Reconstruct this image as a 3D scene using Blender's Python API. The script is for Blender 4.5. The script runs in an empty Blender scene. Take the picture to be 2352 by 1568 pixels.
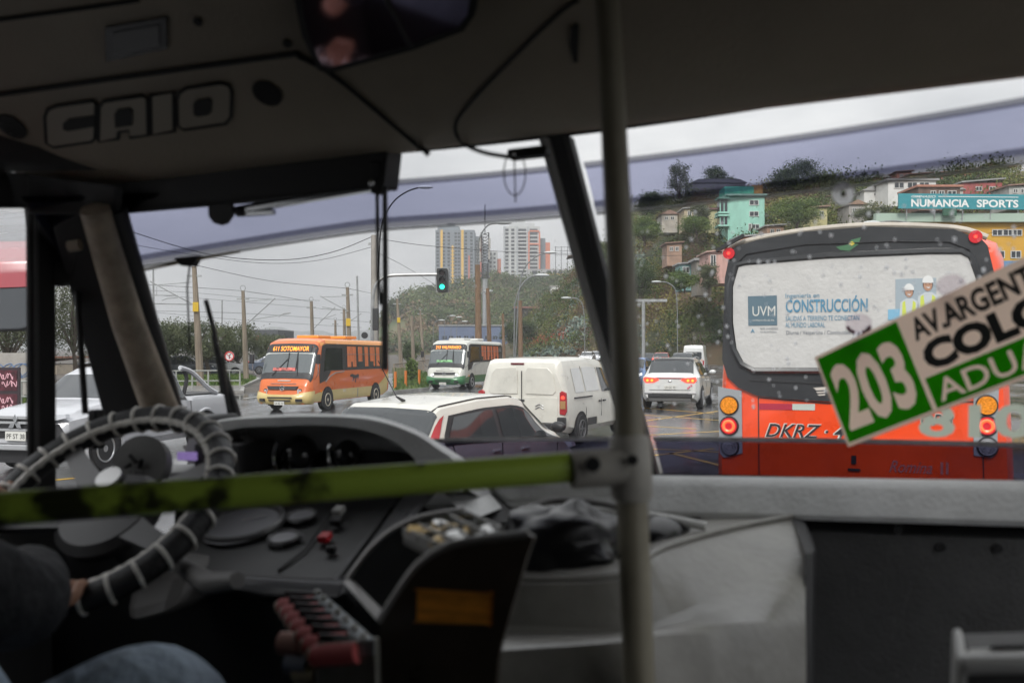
import bpy, bmesh, math, random
import numpy as np
from mathutils import Vector, Matrix, Euler
random.seed(7)
RNG = np.random.default_rng(7)
rad = math.radians
SC = bpy.context.scene
COL = SC.collection

# ------------------------------------------------------------------ camera
FPX, U0, V0, CH = 2287.0, 1176.0, 800.0, 2.1      # focal length, principal point and horizon on a 2352 px wide frame, eye height
cam_d = bpy.data.cameras.new('camera'); cam = bpy.data.objects.new('camera', cam_d); COL.objects.link(cam)
cam.location = (0, 0, CH); cam.rotation_euler = (rad(90), 0, 0)
cam_d.sensor_width = 36.0; cam_d.lens = 36.0 * FPX / 2352.0
cam_d.shift_y = (800 - 784) / 2352.0
cam_d.clip_start = 0.05; cam_d.clip_end = 9000
cam_d.dof.use_dof = True; cam_d.dof.focus_distance = 24.0; cam_d.dof.aperture_fstop = 4.2
SC.camera = cam

# ------------------------------------------------------------------ world, sun, exposure
world = bpy.data.worlds.new('World'); SC.world = world; world.use_nodes = True
wn = world.node_tree.nodes; wl = world.node_tree.links
for n in list(wn): wn.remove(n)
SUN_EL, SUN_AZ = rad(40), rad(195)
w_out = wn.new('ShaderNodeOutputWorld'); w_bg = wn.new('ShaderNodeBackground')
sky = wn.new('ShaderNodeTexSky'); sky.sky_type = 'NISHITA'; sky.sun_disc = False
sky.sun_elevation = SUN_EL; sky.sun_rotation = SUN_AZ
sky.air_density = 2.0; sky.dust_density = 6.0
w_hs = wn.new('ShaderNodeHueSaturation'); w_hs.inputs['Saturation'].default_value = 0.2
w_tc = wn.new('ShaderNodeTexCoord'); w_map = wn.new('ShaderNodeMapping'); w_map.inputs['Scale'].default_value = (1.3, 1.3, 3.6)
w_no = wn.new('ShaderNodeTexNoise'); w_no.inputs['Scale'].default_value = 3.4; w_no.inputs['Detail'].default_value = 7; w_no.inputs['Roughness'].default_value = 0.55
w_cr = wn.new('ShaderNodeValToRGB')
w_cr.color_ramp.elements[0].position = 0.30; w_cr.color_ramp.elements[0].color = (3.2, 3.3, 3.48, 1)
w_cr.color_ramp.elements[1].position = 0.72; w_cr.color_ramp.elements[1].color = (5.3, 5.33, 5.4, 1)
w_sep = wn.new('ShaderNodeSeparateXYZ'); w_ma = wn.new('ShaderNodeMapRange')
w_ma.inputs['From Min'].default_value = 0.0; w_ma.inputs['From Max'].default_value = 1.0
w_ma.inputs['To Min'].default_value = 0.82; w_ma.inputs['To Max'].default_value = 2.46     # overcast sky: brighter towards the zenith
w_mul = wn.new('ShaderNodeMixRGB'); w_mul.blend_type = 'MULTIPLY'; w_mul.inputs['Fac'].default_value = 1.0
w_mix = wn.new('ShaderNodeMixRGB'); w_mix.inputs['Fac'].default_value = 0.92
wl.new(sky.outputs['Color'], w_hs.inputs['Color'])
wl.new(w_tc.outputs['Generated'], w_map.inputs['Vector']); wl.new(w_map.outputs['Vector'], w_no.inputs['Vector'])
wl.new(w_no.outputs['Fac'], w_cr.inputs['Fac'])
wl.new(w_tc.outputs['Generated'], w_sep.inputs['Vector']); wl.new(w_sep.outputs['Z'], w_ma.inputs['Value'])
wl.new(w_cr.outputs['Color'], w_mul.inputs['Color1']); wl.new(w_ma.outputs['Result'], w_mul.inputs['Color2'])
wl.new(w_hs.outputs['Color'], w_mix.inputs['Color1']); wl.new(w_mul.outputs['Color'], w_mix.inputs['Color2'])
wl.new(w_mix.outputs['Color'], w_bg.inputs['Color']); w_bg.inputs['Strength'].default_value = 0.1
wl.new(w_bg.outputs['Background'], w_out.inputs['Surface'])
sun_d = bpy.data.lights.new('sun', 'SUN'); sun_d.energy = 1.5; sun_d.angle = rad(18); sun_d.color = (1.0, 0.97, 0.93)
sun = bpy.data.objects.new('sun', sun_d); COL.objects.link(sun)
sun.rotation_euler = Euler((rad(90) - SUN_EL, 0, rad(180) - SUN_AZ), 'XYZ'); sun.location = (0, 0, 60)
SC.view_settings.view_transform = 'Standard'; SC.view_settings.look = 'None'
SC.view_settings.exposure = 0.78; SC.view_settings.gamma = 1.0; SC.view_settings.use_curve_mapping = False
SC.render.engine = 'CYCLES'
cy = SC.cycles
cy.use_denoising = True; cy.max_bounces = 7; cy.diffuse_bounces = 4; cy.glossy_bounces = 3
cy.transmission_bounces = 4; cy.transparent_max_bounces = 16; cy.volume_bounces = 0
cy.caustics_reflective = False; cy.caustics_refractive = False; cy.sample_clamp_indirect = 6

# ------------------------------------------------------------------ frames: world points from picture measurements
def P(u, v, d): return Vector(((u - U0) / FPX * d, d, CH + (V0 - v) / FPX * d))
def G(u, v):
    d = CH * FPX / (v - V0); return Vector(((u - U0) / FPX * d, d, 0.0))
# frame of the bus the picture is taken in: x right, y forward, z up, origin at the eye; it stands turned 22 degrees and leans a little
TH, RO = rad(22), rad(1.9)
_r = Vector((math.cos(TH), -math.sin(TH), 0)); _f = Vector((math.sin(TH), math.cos(TH), 0)); _u = Vector((0, 0, 1))
_rr = _r * math.cos(RO) + _u * math.sin(RO); _uu = -_r * math.sin(RO) + _u * math.cos(RO)
BUS = Matrix(((_rr.x, _f.x, _uu.x, 0), (_rr.y, _f.y, _uu.y, 0), (_rr.z, _f.z, _uu.z, CH), (0, 0, 0, 1)))
BUSI = BUS.to_3x3().transposed()
def bray(u, v): return BUSI @ Vector(((u - U0) / FPX, 1, (V0 - v) / FPX))
def B(u, v, x=None, y=None, z=None, d=None):
    k = bray(u, v)
    s = x / k.x if x is not None else y / k.y if y is not None else z / k.z if z is not None else d
    return k * s
BCX, BHW = -0.594, 1.13
def wsy(x, z):
    t = (x - BCX) / BHW
    return 2.10 - .84 * z - .28 * t * t
def BW(u, v, off=0.0):
    k = bray(u, v); s = 2.0
    for _ in range(50):
        p = k * s; s += (wsy(p.x, p.z) - off - p.y) / k.y * .7
    return k * s

# ------------------------------------------------------------------ materials
_mats = {}
def M(name, col, rough=.5, metal=0., var=.0, scale=4., bump=0., emit=0., spec=.5, coat=0., bscale=None, stretch=None):
    if name in _mats: return _mats[name]
    m = bpy.data.materials.new(name); m.use_nodes = True
    nt = m.node_tree; b = nt.nodes['Principled BSDF']
    c = (*col, 1) if len(col) == 3 else col
    b.inputs['Base Color'].default_value = c
    b.inputs['Roughness'].default_value = rough; b.inputs['Metallic'].default_value = metal
    b.inputs['Specular IOR Level'].default_value = spec; b.inputs['Coat Weight'].default_value = coat
    if coat: b.inputs['Coat Roughness'].default_value = .06
    if emit:
        b.inputs['Emission Color'].default_value = c; b.inputs['Emission Strength'].default_value = emit
    if var or bump:
        tc = nt.nodes.new('ShaderNodeTexCoord'); src = tc.outputs['Object']
        if stretch:
            mp = nt.nodes.new('ShaderNodeMapping'); mp.inputs['Scale'].default_value = stretch
            nt.links.new(src, mp.inputs['Vector']); src = mp.outputs['Vector']
        no = nt.nodes.new('ShaderNodeTexNoise'); no.inputs['Scale'].default_value = scale
        no.inputs['Detail'].default_value = 6; no.inputs['Roughness'].default_value = .62
        nt.links.new(src, no.inputs['Vector'])
        if var:
            cr = nt.nodes.new('ShaderNodeValToRGB')
            lo = [max(0, x * (1 - var)) for x in c[:3]]; hi = [min(1, x * (1 + var)) for x in c[:3]]
            cr.color_ramp.elements[0].position = .32; cr.color_ramp.elements[0].color = (*lo, 1)
            cr.color_ramp.elements[1].position = .68; cr.color_ramp.elements[1].color = (*hi, 1)
            nt.links.new(no.outputs['Fac'], cr.inputs['Fac']); nt.links.new(cr.outputs['Color'], b.inputs['Base Color'])
            mr = nt.nodes.new('ShaderNodeMapRange'); mr.inputs['To Min'].default_value = max(.02, rough - .12); mr.inputs['To Max'].default_value = min(1, rough + .14)
            nt.links.new(no.outputs['Fac'], mr.inputs['Value']); nt.links.new(mr.outputs['Result'], b.inputs['Roughness'])
        if bump:
            n2 = no
            if bscale:
                n2 = nt.nodes.new('ShaderNodeTexNoise'); n2.inputs['Scale'].default_value = bscale; n2.inputs['Detail'].default_value = 5
                nt.links.new(src, n2.inputs['Vector'])
            bp = nt.nodes.new('ShaderNodeBump'); bp.inputs['Strength'].default_value = bump; bp.inputs['Distance'].default_value = .03
            nt.links.new(n2.outputs['Fac'], bp.inputs['Height']); nt.links.new(bp.outputs['Normal'], b.inputs['Normal'])
    _mats[name] = m; return m
def MGLASS(name, tint, refl=.06):
    """thin clear or tinted pane: lets light straight through and mirrors a little at grazing angles"""
    if name in _mats: return _mats[name]
    m = bpy.data.materials.new(name); m.use_nodes = True; nt = m.node_tree
    for n in list(nt.nodes): nt.nodes.remove(n)
    o = nt.nodes.new('ShaderNodeOutputMaterial'); mx = nt.nodes.new('ShaderNodeMixShader')
    t = nt.nodes.new('ShaderNodeBsdfTransparent'); t.inputs['Color'].default_value = (*tint, 1)
    g = nt.nodes.new('ShaderNodeBsdfGlossy'); g.inputs['Roughness'].default_value = .02
    if refl:
        lw = nt.nodes.new('ShaderNodeFresnel'); lw.inputs['IOR'].default_value = 1.25
        nt.links.new(lw.outputs['Fac'], mx.inputs['Fac'])
    else: mx.inputs['Fac'].default_value = 0
    nt.links.new(t.outputs[0], mx.inputs[1]); nt.links.new(g.outputs[0], mx.inputs[2]); nt.links.new(mx.outputs[0], o.inputs['Surface'])
    _mats[name] = m; return m
def leafmat(name, a, b, scale=.35):
    if name in _mats: return _mats[name]
    m = M(name, a, .7, spec=.2); nt = m.node_tree; bs = nt.nodes['Principled BSDF']
    tc = nt.nodes.new('ShaderNodeTexCoord'); no = nt.nodes.new('ShaderNodeTexNoise'); no.inputs['Scale'].default_value = scale; no.inputs['Detail'].default_value = 4
    cr = nt.nodes.new('ShaderNodeValToRGB')
    cr.color_ramp.elements[0].position = .38; cr.color_ramp.elements[0].color = (*a, 1)
    cr.color_ramp.elements[1].position = .64; cr.color_ramp.elements[1].color = (*b, 1)
    nt.links.new(tc.outputs['Object'], no.inputs['Vector']); nt.links.new(no.outputs['Fac'], cr.inputs['Fac']); nt.links.new(cr.outputs['Color'], bs.inputs['Base Color'])
    return m

def trl(m, c, k=.5):
    """let light shine through a thin sheet"""
    nt = m.node_tree; b = nt.nodes['Principled BSDF']; o = [n for n in nt.nodes if n.type == 'OUTPUT_MATERIAL'][0]
    t = nt.nodes.new('ShaderNodeBsdfTranslucent'); t.inputs['Color'].default_value = (*c, 1); x = nt.nodes.new('ShaderNodeMixShader'); x.inputs['Fac'].default_value = k
    nt.links.new(b.outputs[0], x.inputs[1]); nt.links.new(t.outputs[0], x.inputs[2]); nt.links.new(x.outputs[0], o.inputs['Surface']); return m

# ------------------------------------------------------------------ mesh helpers
class MB:
    def __init__(s): s.v = []; s.f = []
    def add(s, vs, fs):
        o = len(s.v); s.v += [tuple(p) for p in vs]; s.f += [tuple(i + o for i in q) for q in fs]; return s
    def box(s, c, size, rot=None):
        hx, hy, hz = size[0] / 2, size[1] / 2, size[2] / 2
        vs = [Vector((x, y, z)) for x in (-hx, hx) for y in (-hy, hy) for z in (-hz, hz)]
        if rot is not None: vs = [rot @ q for q in vs]
        c = Vector(c)
        return s.add([c + q for q in vs], [(0, 1, 3, 2), (4, 6, 7, 5), (0, 4, 5, 1), (2, 3, 7, 6), (0, 2, 6, 4), (1, 5, 7, 3)])
    def tube(s, path, r, n=8, cap=True, closed=False):
        path = [Vector(p) for p in path]; k = len(path); rr = r if isinstance(r, (list, tuple)) else [r] * k
        rings = []; prev = None
        for i in range(k):
            a = path[(i - 1) % k] if (closed or i > 0) else path[i]; b = path[(i + 1) % k] if (closed or i < k - 1) else path[i]
            t = (b - a).normalized()
            if prev is None: e = t.orthogonal().normalized()
            else:
                e = prev - t * prev.dot(t); e = e.normalized() if e.length > 1e-6 else t.orthogonal().normalized()
            prev = e; g = t.cross(e)
            rings.append([path[i] + (e * math.cos(2 * math.pi * j / n) + g * math.sin(2 * math.pi * j / n)) * rr[i] for j in range(n)])
        return s.loft(rings, cap=cap and not closed, closed=closed)
    def loft(s, rings, cap=False, closed=False, ring_closed=True):
        n = len(rings[0]); o = len(s.v)
        for q in rings: s.v += [tuple(p) for p in q]
        K = len(rings)
        for i in range(K if closed else K - 1):
            a = o + i * n; b = o + ((i + 1) % K) * n
            for j in range(n if ring_closed else n - 1):
                j2 = (j + 1) % n; s.f.append((a + j, a + j2, b + j2, b + j))
        if cap:
            s.f.append(tuple(o + j for j in range(n))[::-1]); s.f.append(tuple(o + (K - 1) * n + j for j in range(n)))
        return s
    def grid(s, rows): return s.loft(rows, ring_closed=False)
    def prism(s, poly, h, org=(0, 0, 0), ax=(1, 0, 0), ay=(0, 0, 1), az=(0, -1, 0)):
        """2-D outline in the plane ax, ay pushed out by h along az"""
        org, ax, ay, az = Vector(org), Vector(ax), Vector(ay), Vector(az)
        a = [org + ax * x + ay * y for x, y in poly]; b = [p + az * h for p in a]; n = len(poly)
        return s.add(a + b, [tuple(range(n))[::-1], tuple(range(n, 2 * n))] + [(i, (i + 1) % n, n + (i + 1) % n, n + i) for i in range(n)])
    def lathe(s, prof, c=(0, 0, 0), axis='z', n=24):
        rings = []
        for r_, h in prof:
            q = []
            for j in range(n):
                a = 2 * math.pi * j / n; x, y = r_ * math.cos(a), r_ * math.sin(a)
                p = {'z': (x, y, h), 'y': (x, h, y), 'x': (h, x, y)}[axis]
                q.append(Vector(c) + Vector(p))
            rings.append(q)
        return s.loft(rings, cap=True)
    def disc(s, c, r, nrm, h=.01, n=20):
        c = Vector(c); nrm = Vector(nrm).normalized(); e = nrm.orthogonal().normalized(); g = nrm.cross(e)
        ring = lambda k: [c + nrm * k + (e * math.cos(2 * math.pi * j / n) + g * math.sin(2 * math.pi * j / n)) * r for j in range(n)]
        return s.loft([ring(0), ring(h)], cap=True)
    def ball(s, c, r, n=8, sc=(1, 1, 1)):
        rings = []
        for i in range(n + 1):
            a = math.pi * i / n; rr = max(1e-4, math.sin(a))
            rings.append([(c[0] + r * sc[0] * rr * math.cos(2 * math.pi * j / (2 * n)), c[1] + r * sc[1] * rr * math.sin(2 * math.pi * j / (2 * n)), c[2] + r * sc[2] * math.cos(a)) for j in range(2 * n)])
        return s.loft(rings)
    def mesh(s, name, mat, smooth=True, ang=38):
        me = bpy.data.meshes.new(name); me.from_pydata(s.v, [], s.f)
        if mat: me.materials.append(mat)
        bm = bmesh.new(); bm.from_mesh(me); bmesh.ops.recalc_face_normals(bm, faces=bm.faces); bm.to_mesh(me); bm.free()
        if smooth:
            me.shade_smooth(); me.set_sharp_from_angle(angle=rad(ang))
        return me
    def build(s, name, mat, parent=None, smooth=True, bevel=0, ang=38, mx=None, label=None):
        o = bpy.data.objects.new(name, s.mesh(name, mat, smooth, ang)); COL.objects.link(o)
        if parent is not None: o.parent = parent
        if mx is not None: o.matrix_local = mx
        if bevel:
            bv = o.modifiers.new('bevel', 'BEVEL'); bv.width = bevel; bv.segments = 2; bv.limit_method = 'ANGLE'; bv.angle_limit = rad(40)
        if label: o['label'] = label
        return o
def tag(o, label, cat=None, group=None, kind=None):
    if label: o['label'] = label
    if cat: o['category'] = cat
    if group: o['group'] = group
    if kind: o['kind'] = kind
    return o
def thing(name, label, cat, loc=(0, 0, 0), rz=0, group=None, mx=None):
    o = bpy.data.objects.new(name, None); COL.objects.link(o); o.empty_display_size = .2
    if mx is not None: o.matrix_world = mx
    else: o.location = loc; o.rotation_euler = (0, 0, rz)
    return tag(o, label, cat, group)
def bthing(name, label, cat, group=None): return thing(name, label, cat, group=group, mx=BUS)     # a thing inside the bus, built in the bus frame
def dup(root, loc, rz, label, group=None, scale=None):
    r = root.copy(); COL.objects.link(r); r.location = loc; r.rotation_euler = (0, 0, rz); r['label'] = label
    if group: r['group'] = group
    if scale: r.scale = (scale,) * 3
    for ch in list(root.children):
        c = ch.copy(); COL.objects.link(c); c.parent = r
        for g in list(ch.children):
            d = g.copy(); COL.objects.link(d); d.parent = c
    return r
def inst(mesh, name, parent, loc, rot=None, scale=None):
    o = bpy.data.objects.new(name, mesh); COL.objects.link(o); o.parent = parent; o.location = loc
    if rot is not None: o.rotation_euler = rot
    if scale is not None: o.scale = scale
    return o
def struct(name, mb, mat, smooth=False): return tag(mb.build(name, mat, smooth=smooth), None, kind='structure')
def text(s, name, mat, parent, org, ax, ay, h, w=None, bold=0., ext=.002, shear=0., align='LEFT', thin=1.0):
    """lettering laid in the plane ax, ay from org; h is the cap height, w an optional total width"""
    cu = bpy.data.curves.new('lettering', 'FONT'); cu.body = s; cu.size = 1.0; cu.align_x = align; cu.offset = bold; cu.shear = shear
    cu.resolution_u = 3; cu.extrude = 0.0
    tmp = bpy.data.objects.new('lettering', cu); COL.objects.link(tmp)
    dg = bpy.context.evaluated_depsgraph_get(); me = bpy.data.meshes.new_from_object(tmp.evaluated_get(dg))
    bpy.data.objects.remove(tmp); bpy.data.curves.remove(cu)
    n = len(me.vertices); co = np.zeros(n * 3); me.vertices.foreach_get('co', co); co = co.reshape(-1, 3)
    if n == 0: return None
    k = h / .729; co *= k
    if w:
        span = co[:, 0].max() - co[:, 0].min(); co[:, 0] *= w / span
    co[:, 0] *= thin
    ax, ay = Vector(ax).normalized(), Vector(ay).normalized(); az = ax.cross(ay); org = Vector(org)
    A = np.array([ax, ay, az]); q = co[:, :1] * A[0] + co[:, 1:2] * A[1] + np.array(org) + A[2] * ext
    me.vertices.foreach_set('co', q.astype(np.float32).ravel()); me.update()
    me.materials.clear(); me.materials.append(mat)
    o = bpy.data.objects.new(name, me); COL.objects.link(o); o.parent = parent
    return o
def leaves(name, mat, cen, size, up=.0, label=None, cat=None, group=None, kind=None, parent=None, aspect=.55):
    """many small leaf faces: cen (n,3) centres, size scalar or (n,)"""
    cen = np.asarray(cen, float); n = len(cen); size = np.broadcast_to(np.asarray(size, float), (n,))
    a = RNG.normal(size=(n, 3)); a[:, 2] += up; a /= np.linalg.norm(a, axis=1)[:, None]
    b = RNG.normal(size=(n, 3)); b -= a * (a * b).sum(1)[:, None]; b /= np.linalg.norm(b, axis=1)[:, None]
    a = a * size[:, None] * .5; b = b * size[:, None] * .5 * aspect
    v = np.stack([cen - a, cen + b, cen + a, cen - b], 1).reshape(-1, 3)
    me = bpy.data.meshes.new(name); me.vertices.add(4 * n); me.vertices.foreach_set('co', v.astype(np.float32).ravel())
    me.loops.add(4 * n); me.loops.foreach_set('vertex_index', np.arange(4 * n, dtype=np.int32))
    me.polygons.add(n); me.polygons.foreach_set('loop_start', np.arange(0, 4 * n, 4, dtype=np.int32))
    me.update(calc_edges=True); me.materials.append(mat)
    o = bpy.data.objects.new(name, me); COL.objects.link(o)
    if parent is not None: o.parent = parent
    return tag(o, label, cat, group, kind)
def arc(c, r, a0, a1, n, ax=(1, 0, 0), ay=(0, 0, 1)):
    c, ax, ay = Vector(c), Vector(ax), Vector(ay)
    return [c + ax * r * math.cos(a0 + (a1 - a0) * i / n) + ay * r * math.sin(a0 + (a1 - a0) * i / n) for i in range(n + 1)]
def rrect(w, h, r, n=5, cx=0, cy=0):
    out = []
    for sx, sy, a in ((1, 1, 0), (-1, 1, 90), (-1, -1, 180), (1, -1, 270)):
        for i in range(n + 1):
            t = rad(a + 90 * i / n); out.append((cx + sx * (w / 2 - r) + r * math.cos(t), cy + sy * (h / 2 - r) + r * math.sin(t)))
    return out
def smooth_path(pts, n=6):
    pts = [Vector(p) for p in pts]; out = []
    for i in range(len(pts) - 1):
        p0, p1, p2, p3 = pts[max(0, i - 1)], pts[i], pts[i + 1], pts[min(len(pts) - 1, i + 2)]
        for k in range(n):
            t = k / n
            out.append(.5 * ((2 * p1) + (p2 - p0) * t + (2 * p0 - 5 * p1 + 4 * p2 - p3) * t * t + (3 * p1 - p0 - 3 * p2 + p3) * t ** 3))
    out.append(pts[-1]); return out
# ================================================================== the setting
from mathutils import noise as mnoise
def nz(x, y, s, seed=0.0): return mnoise.noise(Vector((x / s + seed, y / s - seed, seed * .37)))
# ---- wet asphalt
def wet_mat():
    m = M('wet_asphalt', (.05, .051, .054), .3, spec=.9); nt = m.node_tree; b = nt.nodes['Principled BSDF']
    tc = nt.nodes.new('ShaderNodeTexCoord')
    mp = nt.nodes.new('ShaderNodeMapping'); mp.inputs['Rotation'].default_value = (0, 0, rad(22)); mp.inputs['Scale'].default_value = (1.0, .35, 1)
    n1 = nt.nodes.new('ShaderNodeTexNoise'); n1.inputs['Scale'].default_value = .33; n1.inputs['Detail'].default_value = 6; n1.inputs['Roughness'].default_value = .6
    n2 = nt.nodes.new('ShaderNodeTexNoise'); n2.inputs['Scale'].default_value = 9; n2.inputs['Detail'].default_value = 6
    r1 = nt.nodes.new('ShaderNodeValToRGB'); r1.color_ramp.elements[0].position = .40; r1.color_ramp.elements[0].color = (.07, .07, .07, 1); r1.color_ramp.elements[1].position = .62; r1.color_ramp.elements[1].color = (.36, .36, .36, 1)
    c1 = nt.nodes.new('ShaderNodeValToRGB'); c1.color_ramp.elements[0].color = (.05, .051, .054, 1); c1.color_ramp.elements[1].color = (.115, .116, .12, 1)
    bp = nt.nodes.new('ShaderNodeBump'); bp.inputs['Distance'].default_value = .012
    mu = nt.nodes.new('ShaderNodeMath'); mu.operation = 'MULTIPLY'; mu.inputs[1].default_value = .4
    nt.links.new(tc.outputs['Object'], mp.inputs['Vector']); nt.links.new(mp.outputs['Vector'], n1.inputs['Vector']); nt.links.new(tc.outputs['Object'], n2.inputs['Vector'])
    nt.links.new(n1.outputs['Fac'], r1.inputs['Fac']); nt.links.new(r1.outputs['Color'], b.inputs['Roughness'])
    nt.links.new(n2.outputs['Fac'], c1.inputs['Fac']); nt.links.new(c1.outputs['Color'], b.inputs['Base Color'])
    nt.links.new(r1.outputs['Color'], mu.inputs[0]); nt.links.new(mu.outputs[0], bp.inputs['Strength']); nt.links.new(n2.outputs['Fac'], bp.inputs['Height']); nt.links.new(bp.outputs['Normal'], b.inputs['Normal'])
    return m
m_road = wet_mat()
m_earth = M('damp_earth', (.07, .06, .048), .8, var=.4, scale=.15, bump=.3, bscale=2)
m_conc = M('weathered_concrete', (.30, .285, .26), .75, var=.25, scale=1.2, bump=.2, bscale=20)
m_kerb = M('wet_kerb_stone', (.28, .275, .26), .4, var=.25, scale=2)
m_pave = M('wet_pavement', (.17, .165, .155), .28, var=.25, scale=1.5)
m_grass = leafmat('verge_grass', (.045, .085, .02), (.10, .14, .035), .5)
m_metal = M('galvanised_steel', (.34, .35, .35), .45, .6, var=.2, scale=3)
m_dark = M('dark_plastic', (.02, .02, .022), .5)
m_wire = M('black_cable', (.025, .025, .028), .6)
m_wood = M('weathered_wood_pole', (.17, .105, .06), .8, var=.35, scale=2, stretch=(6, 6, .5))
m_pane = M('dark_window_glass', (.03, .035, .04), .08, spec=.7)
m_white = M('white_wall_paint', (.62, .62, .60), .6, var=.12, scale=.6)

mb = MB(); mb.add([(-4000, -600, -.006), (4000, -600, -.006), (4000, 7000, -.006), (-4000, 7000, -.006)], [(0, 1, 2, 3)])
struct('ground', mb, m_earth)
road_out = [(-60, -40), (90, -40), (95, 96), (62, 112), (40, 128), (32, 155), (30, 200), (34, 320), (10, 330), (-4, 200), (-9, 110), (-10.5, 76), (-9, 52.5), (-13.5, 44.5), (-60, 49)]
mb = MB(); mb.add([(x, y, 0) for x, y in road_out], [tuple(range(len(road_out)))]); struct('road', mb, m_road)
# box junction hatching and lane lines, worn yellow paint
m_yel = M('worn_yellow_road_paint', (.50, .30, .03), .35, var=.45, scale=3)
m_wht = M('worn_white_road_paint', (.5, .5, .48), .35, var=.4, scale=3)
def strip(mb, a, b, w, z=.004):
    a, b = Vector((a[0], a[1], z)), Vector((b[0], b[1], z)); t = (b - a).normalized(); s = Vector((-t.y, t.x, 0)) * w / 2
    mb.add([a - s, b - s, b + s, a + s], [(0, 1, 2, 3)])
yb = MB()
for a, b in [((1480, 1030), (1700, 1040)), ((1480, 1048), (1640, 1030)), ((1540, 1040), (1660, 1070)), ((1470, 952), (1690, 968)), ((1470, 968), (1650, 944)), ((1480, 978), (1600, 985)), ((1460, 935), (1640, 950)), ((1470, 1000), (1660, 990)), ((60, 1108), (260, 1090)), ((2330, 942), (2420, 944)), ((1180, 1030), (1420, 1055))]:
    strip(yb, G(*a), G(*b), .13)
struct('road_marking_yellow', yb, m_yel)
wbm = MB()
for a, b in [((1290, 850), (1335, 835)), ((1345, 832), (1365, 826)), ((560, 915), (640, 905)), ((900, 915), (980, 905)), ((905, 935), (1040, 918))]:
    strip(wbm, G(*a), G(*b), .14, .005)
struct('road_marking_white', wbm, m_wht)

# ---- raised islands: kerb, grass, pavement
def island(name, px, mat, h=.12, kerb=.16, label=None):
    pts = [G(*p) for p in px]; n = len(pts)
    c = sum(pts, Vector()) / n
    mb = MB(); mb.prism([(p.x, p.y) for p in pts], h, ax=(1, 0, 0), ay=(0, 1, 0), az=(0, 0, 1)); k = struct('kerb', mb, m_kerb)
    ins = [p + (c - p).normalized() * min(kerb * 1.6, (c - p).length * .3) for p in pts]
    mb = MB(); mb.add([(p.x, p.y, h + .006) for p in ins], [tuple(range(n))]); o = struct(name, mb, mat)
    return ins
def tufts(poly, n, hgt, name, label):
    xs = [p.x for p in poly]; ys = [p.y for p in poly]; out = []
    def inside(x, y):
        r = False; j = len(poly) - 1
        for i in range(len(poly)):
            if (poly[i].y > y) != (poly[j].y > y) and x < (poly[j].x - poly[i].x) * (y - poly[i].y) / (poly[j].y - poly[i].y) + poly[i].x: r = not r
            j = i
        return r
    while len(out) < n:
        x, y = random.uniform(min(xs), max(xs)), random.uniform(min(ys), max(ys))
        if inside(x, y): out.append((x, y, .13 + random.random() * hgt))
    leaves(name, m_grass, out, .22, up=2.0, label=label, cat='grass', kind='stuff', aspect=.3)
g1 = island('verge', [(903, 903), (985, 895), (990, 874), (978, 858), (940, 850), (902, 851)], m_grass)
tufts(g1, 5000, .12, 'verge_grass', 'short green grass on the island between the two minibuses')
g2 = island('verge', [(300, 893), (560, 890), (600, 872), (560, 862), (300, 862)], m_grass)
tufts(g2, 6000, .12, 'verge_grass', 'green grass strip under the trees behind the railing')
g3 = island('footway', [(300, 906), (560, 903), (562, 893.5), (300, 896)], m_pave)
g4 = island('verge', [(-250, 950), (90, 945), (120, 925), (-250, 925)], m_grass)
tufts(g4, 3000, .15, 'verge_grass', 'patch of grass beside the posters and the pickup')

# ---- hills
m_slope = leafmat('hillside_scrub_soil', (0.11, 0.075, 0.042), (0.04, 0.05, 0.02), .10)  # soil colour darkened to put shade into the gaps between bushes
def prof(tab, u):
    xs = [t[0] for t in tab]; return float(np.interp(u, xs, [t[1] for t in tab]))
RIDGE = [(1150, 800), (1195, 768), (1240, 705), (1300, 645), (1345, 605), (1400, 560), (1450, 500), (1490, 478), (1540, 462), (1600, 455), (1700, 440), (1900, 425), (2000, 418), (2200, 405), (2400, 395), (2700, 390)]
BASE = [(1150, 205), (1200, 195), (1300, 178), (1450, 150), (1630, 128), (1900, 112), (2352, 98), (2700, 90)]
def hill_pt(u, t):
    d0 = prof(BASE, u); d1 = d0 + 52; zr = CH + (V0 - prof(RIDGE, u)) / FPX * d1
    d = d0 + 52 * t
    k = (min(t, 1.0) ** .82) * (1 if t <= 1 else 1 - .25 * (t - 1))
    x = (u - U0) / FPX * d
    z = zr * k + (nz(x, d, 9, 1.3) * 1.6 + nz(x, d, 3.2, 5) * .55) * min(1, 4 * t) * (.35 + .65 * min(1, zr / 8))
    return Vector((x, d, z if t > 0 else -.5))
us = np.linspace(1150, 2700, 150); ts = np.concatenate([np.linspace(0, 1, 34), [1.06, 1.15, 1.3, 1.6, 2.2]])
mb = MB(); mb.grid([[hill_pt(u, t) for u in us] for t in ts]); struct('hillside', mb, m_slope, smooth=True)
RIDGE2 = [(860, 800), (872, 748), (890, 733), (905, 712), (930, 690), (960, 674), (1000, 664), (1050, 659), (1100, 653), (1150, 646), (1200, 652), (1300, 648), (1420, 640)]
def hill2_pt(u, t):
    d0, d1 = 330, 480; zr = CH + (V0 - prof(RIDGE2, u)) / FPX * d1; d = d0 + (d1 - d0) * t
    x = (u - U0) / FPX * d
    k = (min(t, 1.0) ** .9) * (1 if t <= 1 else 1 - .03 * (t - 1))
    return Vector((x, d, zr * k + (nz(x, d, 26, 2.7) * 4 + nz(x, d, 9, 8) * 1.4) * min(1, 3 * t) * min(1, zr / 15) - (1 if t == 0 else 0)))
us2 = np.linspace(860, 1420, 90); ts2 = np.concatenate([np.linspace(0, 1, 30), [1.1, 1.4, 2.0, 2.8]])
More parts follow.
